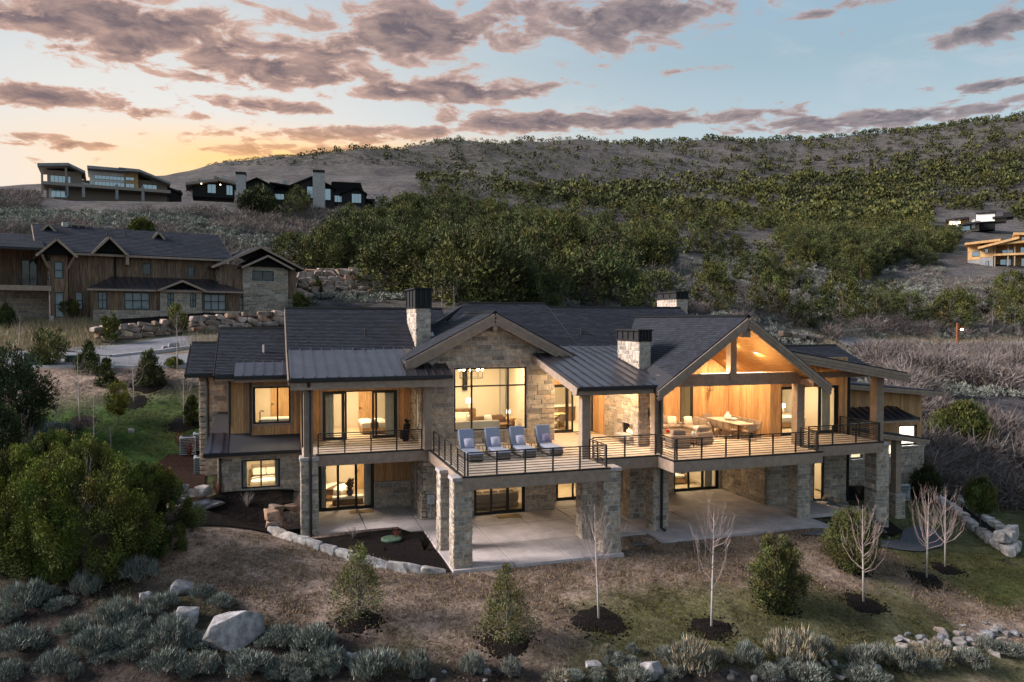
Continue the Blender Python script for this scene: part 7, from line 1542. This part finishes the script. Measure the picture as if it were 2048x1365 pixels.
for i in range(26):
    px, py = random.uniform(1100, 2050), random.uniform(1300, 1365); sage_px(px, py, random.uniform(24, 50), random.uniform(16, 34), random.choice((2, 5, 4, 0)), 'small sagebrush along the lower right rocks', 'small sage along the lower right')
for (px, py) in [(258, 618), (290, 617), (330, 618), (360, 612), (420, 615)]:
    p = hit(px, 640); p = at(px, 650, 66); p[2] = H(p[0], p[1]); sagebrush(p, .7, 1.3, 4, 'pale rounded shrub in the neighbour mulch bed', 'shrubs in the neighbour bed', False)
for px, py, w, h in [(10, 880, 60, 50), (60, 860, 50, 40), (95, 885, 60, 45), (20, 905, 60, 40), (125, 870, 40, 30)]: sage_px(px, py, w, h, random.choice((0, 1, 3)), 'sagebrush under the dark conifer on the left lawn', 'sagebrush on the left lawn edge')
# ================================================================== HILLSIDE MASSES
class NB:
    def __init__(s): s.V = []; s.T = []; s.C = []; s.n = 0
    def add(s, V, T, C): s.V.append(V); s.T.append(T+s.n); s.C.append(C); s.n += len(V)
    def build(s, name, m_): o = np_mesh(name, np.concatenate(s.V), np.concatenate(s.T), m_, np.concatenate(s.C)); return o
def place(nbk, proto, P, sx, sz, rot, tint):
    V, T, C = proto
    for p, a, b, r_, t_ in zip(P, sx, sz, rot, tint):
        c, s_ = math.cos(r_), math.sin(r_); W_ = V*np.array([a, a, b]); W_ = np.stack([W_[:, 0]*c-W_[:, 1]*s_, W_[:, 0]*s_+W_[:, 1]*c, W_[:, 2]], -1)+p
        nbk.add(W_, T, C*t_)
def proj(P):
    q = P-_C; D = q@_F; return 1024+FPX*(q@_R)/D, 682.5-FPX*(q@_U)/D, D
FL = np.array([(560, 560), (680, 570), (900, 612), (1150, 612), (1250, 575), (1300, 535), (1420, 545), (1520, 575), (1640, 580), (1780, 555), (1830, 540), (1900, 505), (1925, 470), (2048, 455), (2400, 440)], float)
FU = np.array([(560, 540), (680, 500), (740, 430), (900, 395), (1100, 380), (1300, 362), (1500, 350), (1700, 322), (1900, 292), (2048, 275), (2400, 240)], float)
houses_px = [(75, 835, 335, 420), (1925, 2060, 466, 545), (1858, 2030, 424, 472), (1340, 1560, 470, 497), (1890, 2060, 520, 560)]
def scatter(n, D0, D1, u0, u1, seed):
    rg = np.random.default_rng(seed); D = np.sqrt(rg.uniform(D0**2, D1**2, n)); u = rg.uniform(u0, u1, n); lat = (u-1024)/FPX*D
    X = _F[0]/math.cos(PITCH)*D+_R[0]*lat; Y = _F[1]/math.cos(PITCH)*D+_R[1]*lat; Z = Hn(X, Y); P = np.stack([X, Y, Z], -1); a, b, c = proj(P); return P, a, b, c, rg
def blocked(u, v, h=0):
    m = np.zeros(len(u), bool)
    for a, b, c, d in houses_px: m |= (u > a) & (u < b) & (v > c-2) & (v < d+6)
    return m
def build_hill():
    P, u, v, D, rg = scatter(14000, 78, 640, 560, 2250, 77)
    lo = np.interp(u, FL[:, 0], FL[:, 1]); up = np.interp(u, FU[:, 0], FU[:, 1]); n3 = fbm(P[:, 0], P[:, 1], .02, 3, 4); n4 = fbm(P[:, 0], P[:, 1], .008, 3, 6)
    dense = (v < lo) & (v > up)
    pr = np.where(dense, np.clip((v-up)/45, .25, 1)*np.clip(n3*2.6-.50, .12, 1)*.86, 0)
    pr = np.where((v <= up), .12+.5*np.clip((u-1150)/800, 0, 1)*np.clip(n4*2-.4, .1, 1)+.12*np.exp(-((u-900)/150)**2)*np.clip((v-330)/60, 0, 1), pr)
    pr = np.where((u < 760) & (v < 400), .10, pr)
    keep = (rg.random(len(u)) < pr*np.clip(D/150, .55, 1.0)*1.15) & ~blocked(u, v)
    P, u, v, D, dense = P[keep], u[keep], v[keep], D[keep], dense[keep]
    # lone junipers lower down on the slope
    extra = np.array([(1310, 640), (1430, 620), (1540, 628), (1620, 655), (1680, 640), (1755, 645), (1770, 625), (1815, 650), (1920, 635), (1985, 640), (2030, 650), (1900, 660), (2022, 605), (745, 470), (690, 540), (760, 560), (840, 575), (1010, 610), (950, 605), (1080, 615), (1190, 610), (1240, 612), (870, 600)], float)
    E = [hit(a, b, 70) for a, b in extra]; P = np.concatenate([np.array([e for e in E if e is not None]), P]); h0 = np.concatenate([rg.uniform(4.0, 6.0, sum(e is not None for e in E)), rg.uniform(2.8, 5.6, len(u))*np.where(dense, 1.15, .85)])
    h0 = h0*np.interp((P-_C)@_F, [80, 130, 200], [1.3, 1.15, 1.0]); u, v, D = proj(P); order = np.argsort(-h0/D); P, h0, D, u, v = P[order], h0[order], D[order], u[order], v[order]
    rgt = np.random.default_rng(5)
    near = []
    for k in range(8):
        hv = [(.95, .96, .95), (1.18, 1.12, .92), (.72, .77, .80), (1.02, 1.04, 1.06)][k % 4]
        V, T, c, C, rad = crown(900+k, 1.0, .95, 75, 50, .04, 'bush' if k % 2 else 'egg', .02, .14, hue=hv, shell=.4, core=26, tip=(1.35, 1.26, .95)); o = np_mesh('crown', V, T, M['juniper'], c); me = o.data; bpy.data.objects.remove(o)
        t = trunk_mb(900+k, 1.0, .03, C, 6, 5).build('trunk', M['bark'], None); mt = t.data; bpy.data.objects.remove(t); near.append((me, mt))
    far = [crown(950+k, 1.0, .98, 24, 4, .08, 'bush' if k % 2 else 'egg', .0, .19, hue=(.98, .98, .95), shell=.35, core=9, cs=.62, tip=(1.35, 1.26, .95))[:3] for k in range(6)]
    farther = []
    for k in range(5):
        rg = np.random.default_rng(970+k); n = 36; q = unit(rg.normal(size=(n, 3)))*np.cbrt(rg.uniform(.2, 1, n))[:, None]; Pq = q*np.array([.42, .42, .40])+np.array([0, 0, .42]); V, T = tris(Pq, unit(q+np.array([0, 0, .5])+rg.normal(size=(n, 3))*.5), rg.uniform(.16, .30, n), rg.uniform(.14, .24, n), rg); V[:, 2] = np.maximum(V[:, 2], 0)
        farther.append((V, T, (rg.uniform(.5, 1.2, n)*(.75+.5*q[:, 2]))[:, None]*np.array([1.0, .97, .85])))  # lighter upwards: lit tops and shaded undersides put into the leaf colour
    nI = 298
    for i in range(min(nI, len(P))):
        kv = int(rgt.integers(8)); me, mt = near[kv]; t = empty('hillside_juniper', tuple(P[i]-np.array([0, 0, .15])), rgt.uniform(0, 6.28)); w = h0[i]*rgt.uniform(.85, 1.25); t.scale = (w, w, h0[i])
        zone = [(700, 'above the boulder wall at left'), (800, 'left of the left chimney'), (880, 'just behind the left chimney'), (960, 'between the chimney and the stone gable'), (1040, 'behind the stone gable'), (1130, 'behind the main ridge'), (1220, 'behind the metal porch roof'), (1310, 'near the rear chimney'), (1400, 'left of the timber gable peak'), (1500, 'over the timber gable peak'), (1600, 'right of the timber gable peak'), (1700, 'above the right wing roof'), (1800, 'on the gully slope'), (1900, 'left of the street lamp'), (3000, 'below the plywood house')]
        zn = next(b for a, b in zone if u[i] < a); px_h = h0[i]*FPX/D[i]
        lab_ = '%s %s %s juniper %s, %s' % ('tall' if px_h > 95 else ('mid sized' if px_h > 62 else 'small'), ['grey green', 'yellowish olive', 'dark green', 'sage green'][kv % 4], 'round' if kv % 2 else 'upright', zn, 'lowest rank' if v[i] > 585 else ('lower slope' if v[i] > 530 else ('middle slope' if v[i] > 470 else 'upper slope')))
        tag(t, lab_, 'tree', 'hillside junipers'); c = bpy.data.objects.new('crown', me); link(c, t); c = bpy.data.objects.new('trunk', mt); link(c, t)
    nbk = NB()
    for i in range(nI, len(P)):
        pr_ = far[rgt.integers(6)] if D[i] < 280 else farther[rgt.integers(5)]
        k = rgt.uniform(.55, 1.5); tn = np.array([1.2, 1.06, .8])*k if rgt.random() < .35 else np.array([k, k, k])
        w = h0[i]*rgt.uniform(.85, 1.3); place(nbk, pr_, [P[i]-np.array([0, 0, .1])], [w], [h0[i]], [rgt.uniform(0, 6.28)], [tn])
    o = nbk.build('distant_junipers', M['juniper']); tag(o, 'mass of distant junipers covering the upper hill', 'trees', None, 'stuff')
    print('trees', len(P))
build_hill()
def twigs(seed, n, h=1.0, w=1.3):
    rg = np.random.default_rng(seed); a = rg.uniform(0, 6.283, n); r = np.sqrt(rg.uniform(0, 1, n)); B0 = np.stack([r*np.cos(a)*w*.28, r*np.sin(a)*w*.28, rg.uniform(0, .55, n)*h], -1)
    D = unit(np.stack([np.cos(a)*r, np.sin(a)*r, np.full(n, 1.0)], -1)+rg.normal(size=(n, 3))*.62); ln = h*rg.uniform(.18, .55, n)*(1-.3*r)
    V, T = tris(B0, D, ln, np.full(n, .022), rg); k = rg.uniform(.6, 1.35, n)[:, None]; col = k*np.where((rg.random(n) < .3)[:, None], np.array([1.15, 1.0, .92]), np.array([1.0, .98, 1.0])); return V, T, col
def build_brush():
    pro = [twigs(40+k, 340) for k in range(6)]; lite = [twigs(60+k, 90) for k in range(5)]
    for l in lite: pass
    spr = []
    for k in range(5):
        rg = np.random.default_rng(700+k); n = 60; a = rg.uniform(0, 6.283, n); r = np.sqrt(rg.uniform(0, 1, n)); P = np.stack([r*np.cos(a)*.6, r*np.sin(a)*.6, np.sqrt(1-r*r*.85)*rg.uniform(.25, .8, n)], -1); D_ = unit(P*np.array([.6, .6, .4])+np.array([0, 0, .55])+rg.normal(size=P.shape)*.4)
        V, T = tris(P, D_, rg.uniform(.22, .42, n), rg.uniform(.10, .18, n), rg); spr.append((V, T, rg.uniform(.55, 1.35, n)[:, None]*np.ones(3)))
    rg0 = np.random.default_rng(9)
    nbk = NB()
    # left hillside, right gully, lower slopes
    for (n, D0, D1, u0, u1, sd, cond) in [(4200, 84, 170, -120, 780, 1, lambda u, v: (v < 560) & (v > 392)), (2300, 44, 112, 1690, 2230, 2, lambda u, v: (v > 615) & (v < 1075)), (1500, 88, 190, 1250, 2230, 3, lambda u, v: (v > 540) & (v < 690)), (500, 84, 130, 700, 1300, 4, lambda u, v: (v > 540))]:
        P, u, v, D, rg = scatter(n, D0, D1, u0, u1, sd); nn = fbm(P[:, 0], P[:, 1], .06, 3, 11)
        k = cond(u, v) & (nn > (.42 if sd != 2 else .41)) & ~blocked(u, v)
        if sd == 2: k &= (P[:, 0] > 36.5+.0*P[:, 1]) & ~((v > 672) & (v < 716) & (D > 88)) & (u > 1720+np.clip((v-700), 0, 400)*.42)
        if sd in (3, 4): k &= ~((v > 680) & (D > 88))
        if sd == 1: k &= ~((u > 580) & (v > 540))
        P = P[k]; D = D[k]
        for p, d in zip(P, D):
            h = rg0.uniform(1.3, 2.9) if sd != 4 else rg0.uniform(1.0, 1.8); t_ = rg0.uniform(.7, 1.25); tn = np.array([t_, t_*.98, t_*.99])
            if sd == 2: h = rg0.choice((1.0, 1.5, 2.2, 3.0))*rg0.uniform(.85, 1.2)
            place(nbk, pro[rg0.integers(6)] if d < 100 else lite[rg0.integers(5)], [p-np.array([0, 0, .1])], [h*rg0.uniform(.9, 1.4)], [h], [rg0.uniform(0, 6.28)], [tn])
    o = nbk.build('oak_brush', M['brush']); tag(o, 'grey lilac leafless oak brush covering the slopes', 'brush', None, 'stuff')
    nbk = NB()
    for (n, D0, D1, u0, u1, sd, cond) in [(11000, 80, 200, -150, 900, 21, lambda u, v: (v < 600)), (6500, 60, 230, 1250, 2300, 22, lambda u, v: (v > 520) & (v < 800)), (8000, 200, 560, 420, 2200, 23, lambda u, v: v > 0), (1200, 82, 130, 600, 1300, 24, lambda u, v: v < 640), (6500, 180, 530, 380, 1150, 23, lambda u, v: v < 425)]:
        P, u, v, D, rg = scatter(n, D0, D1, u0, u1, sd); k = cond(u, v) & ~blocked(u, v) & ~((v > 680) & (v < 712) & (D > 90))
        if sd == 22: k &= (P[:, 0] > 40)
        P = P[k]; D = D[k]
        for p, d in zip(P, D):
            h = rg0.uniform(.45, 1.0)*(1.5 if sd == 23 else 1); t_ = rg0.uniform(.7, 1.3); tn = np.array([t_*1.05, t_, t_*.95]) if sd != 23 else np.array([.55, .54, .44])*t_
            V, T, C = spr[rg0.integers(5)]
            if d > 180: V, T, C = V[:60], T[:20], C[:20]
            place(nbk, (V, T, C), [p], [h*1.3], [h], [rg0.uniform(0, 6.28)], [tn])
    o = nbk.build('hillside_sage', M['sage']); tag(o, 'low silver sage scattered over the hillsides', 'sage', None, 'stuff')
build_brush()
# ---- grasses
def blades(name, P, h, sp, label, m_, seed, per=5, cols=((1, 1, 1),), wdt=.012):
    rg = np.random.default_rng(seed); n = len(P)*per; Q = np.repeat(P, per, 0)+np.concatenate([rg.normal(size=(n, 2))*sp, np.zeros((n, 1))], 1)
    D = unit(np.array([0, 0, 1.0])+rg.normal(size=(n, 3))*np.array([.5, .5, .1])); hh = np.repeat(h, per)*rg.uniform(.5, 1.2, n); V, T = tris(Q, D, hh, np.full(n, wdt)*rg.uniform(.6, 1.6, n), rg)
    c = np.array(cols)[rg.integers(0, len(cols), n)]*rg.uniform(.65, 1.3, n)[:, None]; o = np_mesh(name, V, T, M[m_], c); tag(o, label, 'grass', None, 'stuff'); return o
def build_grass():
    rg = np.random.default_rng(3)
    # tall pale grass on banks
    P1, u, v, D, _ = scatter(2600, 55, 70, -250, 420, 31); k = (v > 628) & (v < 712) & ((u < 200)); P1 = P1[k]
    P2, u, v, D, _ = scatter(2600, 90, 118, 1440, 2250, 32); k = ((v > 672) & (v < 694)) | ((v > 700) & (v < 716)); P2 = P2[k]
    P3, u, v, D, _ = scatter(900, 55, 64, 380, 640, 33); k = (v < 700); P3 = P3[k]
    P = np.concatenate([P1, P2, P3]); blades('tall_grass', P, rg.uniform(.35, .9, len(P)), .35, 'tall pale dry grass on the road banks', 'drygrass', 34, 9, ((1, 1, 1), (1.15, 1.1, 1.05), (.75, .85, .6)), .03)
    # matted straw and green tufts on the near lawn
    X = rg.uniform(-6, 36, 52000); Y = rg.uniform(20.5, 34, 52000); u, v, D = proj(np.stack([X, Y, Hn(X, Y)], -1))
    n1 = fbm(X, Y, .22, 4, 1); n2 = fbm(X, Y, .9, 3, 2)
    inslab = ((X > 1.0) & (X < 6.6) & (Y > 28.2+(6.6-X)*.0) & (Y > 28.0+(6.5-X)*1.05)) | ((X > 6.4) & (X < 13.9) & (Y > 28.0)) | ((X > 13.7) & (X < 16.2) & (Y > 30.4)) | ((X > 15.9) & (X < 25.1) & (Y > 29.1)) | ((X > 24.6) & (Y > 27.4+.0*X)) | ((X < 1) & (Y > 33))
    k = ~inslab & (n2 > .33) & (v < 1400) & (u > -60) & (u < 2110); X, Y, n1, n2 = X[k], Y[k], n1[k], n2[k]; Z = Hn(X, Y); P = np.stack([X, Y, Z], -1)
    uu, vv, DD = proj(P); so = (DD < np.interp(uu, [-200, 0, 350, 600, 900, 1100, 2048], [29.0, 28.2, 26.8, 24.6, 23.7, 23.6, 24.8])) & (rg.random(len(X)) < .75); X, Y, n1, n2, P = X[~so], Y[~so], n1[~so], n2[~so], P[~so]
    gr = (((Y < 25.6) & (X > 6)) | (X-.55*(30-Y) > 23.5) | ((X < 8) & (Y < 24.5))) & (n1 > .42)
    blades('straw_grass', P[~gr], rg.uniform(.04, .17, (~gr).sum()), .06, 'matted straw coloured grass of the near lawn', 'drygrass', 35, 3, ((.85, .78, .72), (1.15, 1.05, .98), (.42, .35, .31), (.62, .60, .45)), .02)
    blades('green_grass', P[gr], rg.uniform(.04, .13, gr.sum()), .06, 'short green growth at the lawn edge', 'drygrass', 36, 4, ((.30, .42, .14), (.38, .48, .2), (.6, .58, .36), (.24, .34, .12)), .013)
    X = rg.uniform(-32, 2, 18000); Y = rg.uniform(33, 53, 18000); k = (X < -1.5-(Y < 44)*2.0) & ~((X > -7) & (Y > 36) & (Y < 44)); X, Y = X[k], Y[k]; n1 = fbm(X, Y, .22, 4, 1); P = np.stack([X, Y, Hn(X, Y)], -1)
    blades('lawn_grass', P, rg.uniform(.05, .14, len(P)), .08, 'green grass of the left lawn', 'drygrass', 37, 4, ((.18, .34, .08), (.24, .40, .10), (.34, .42, .18), (.5, .45, .26)), .018)
build_grass()
print("built")
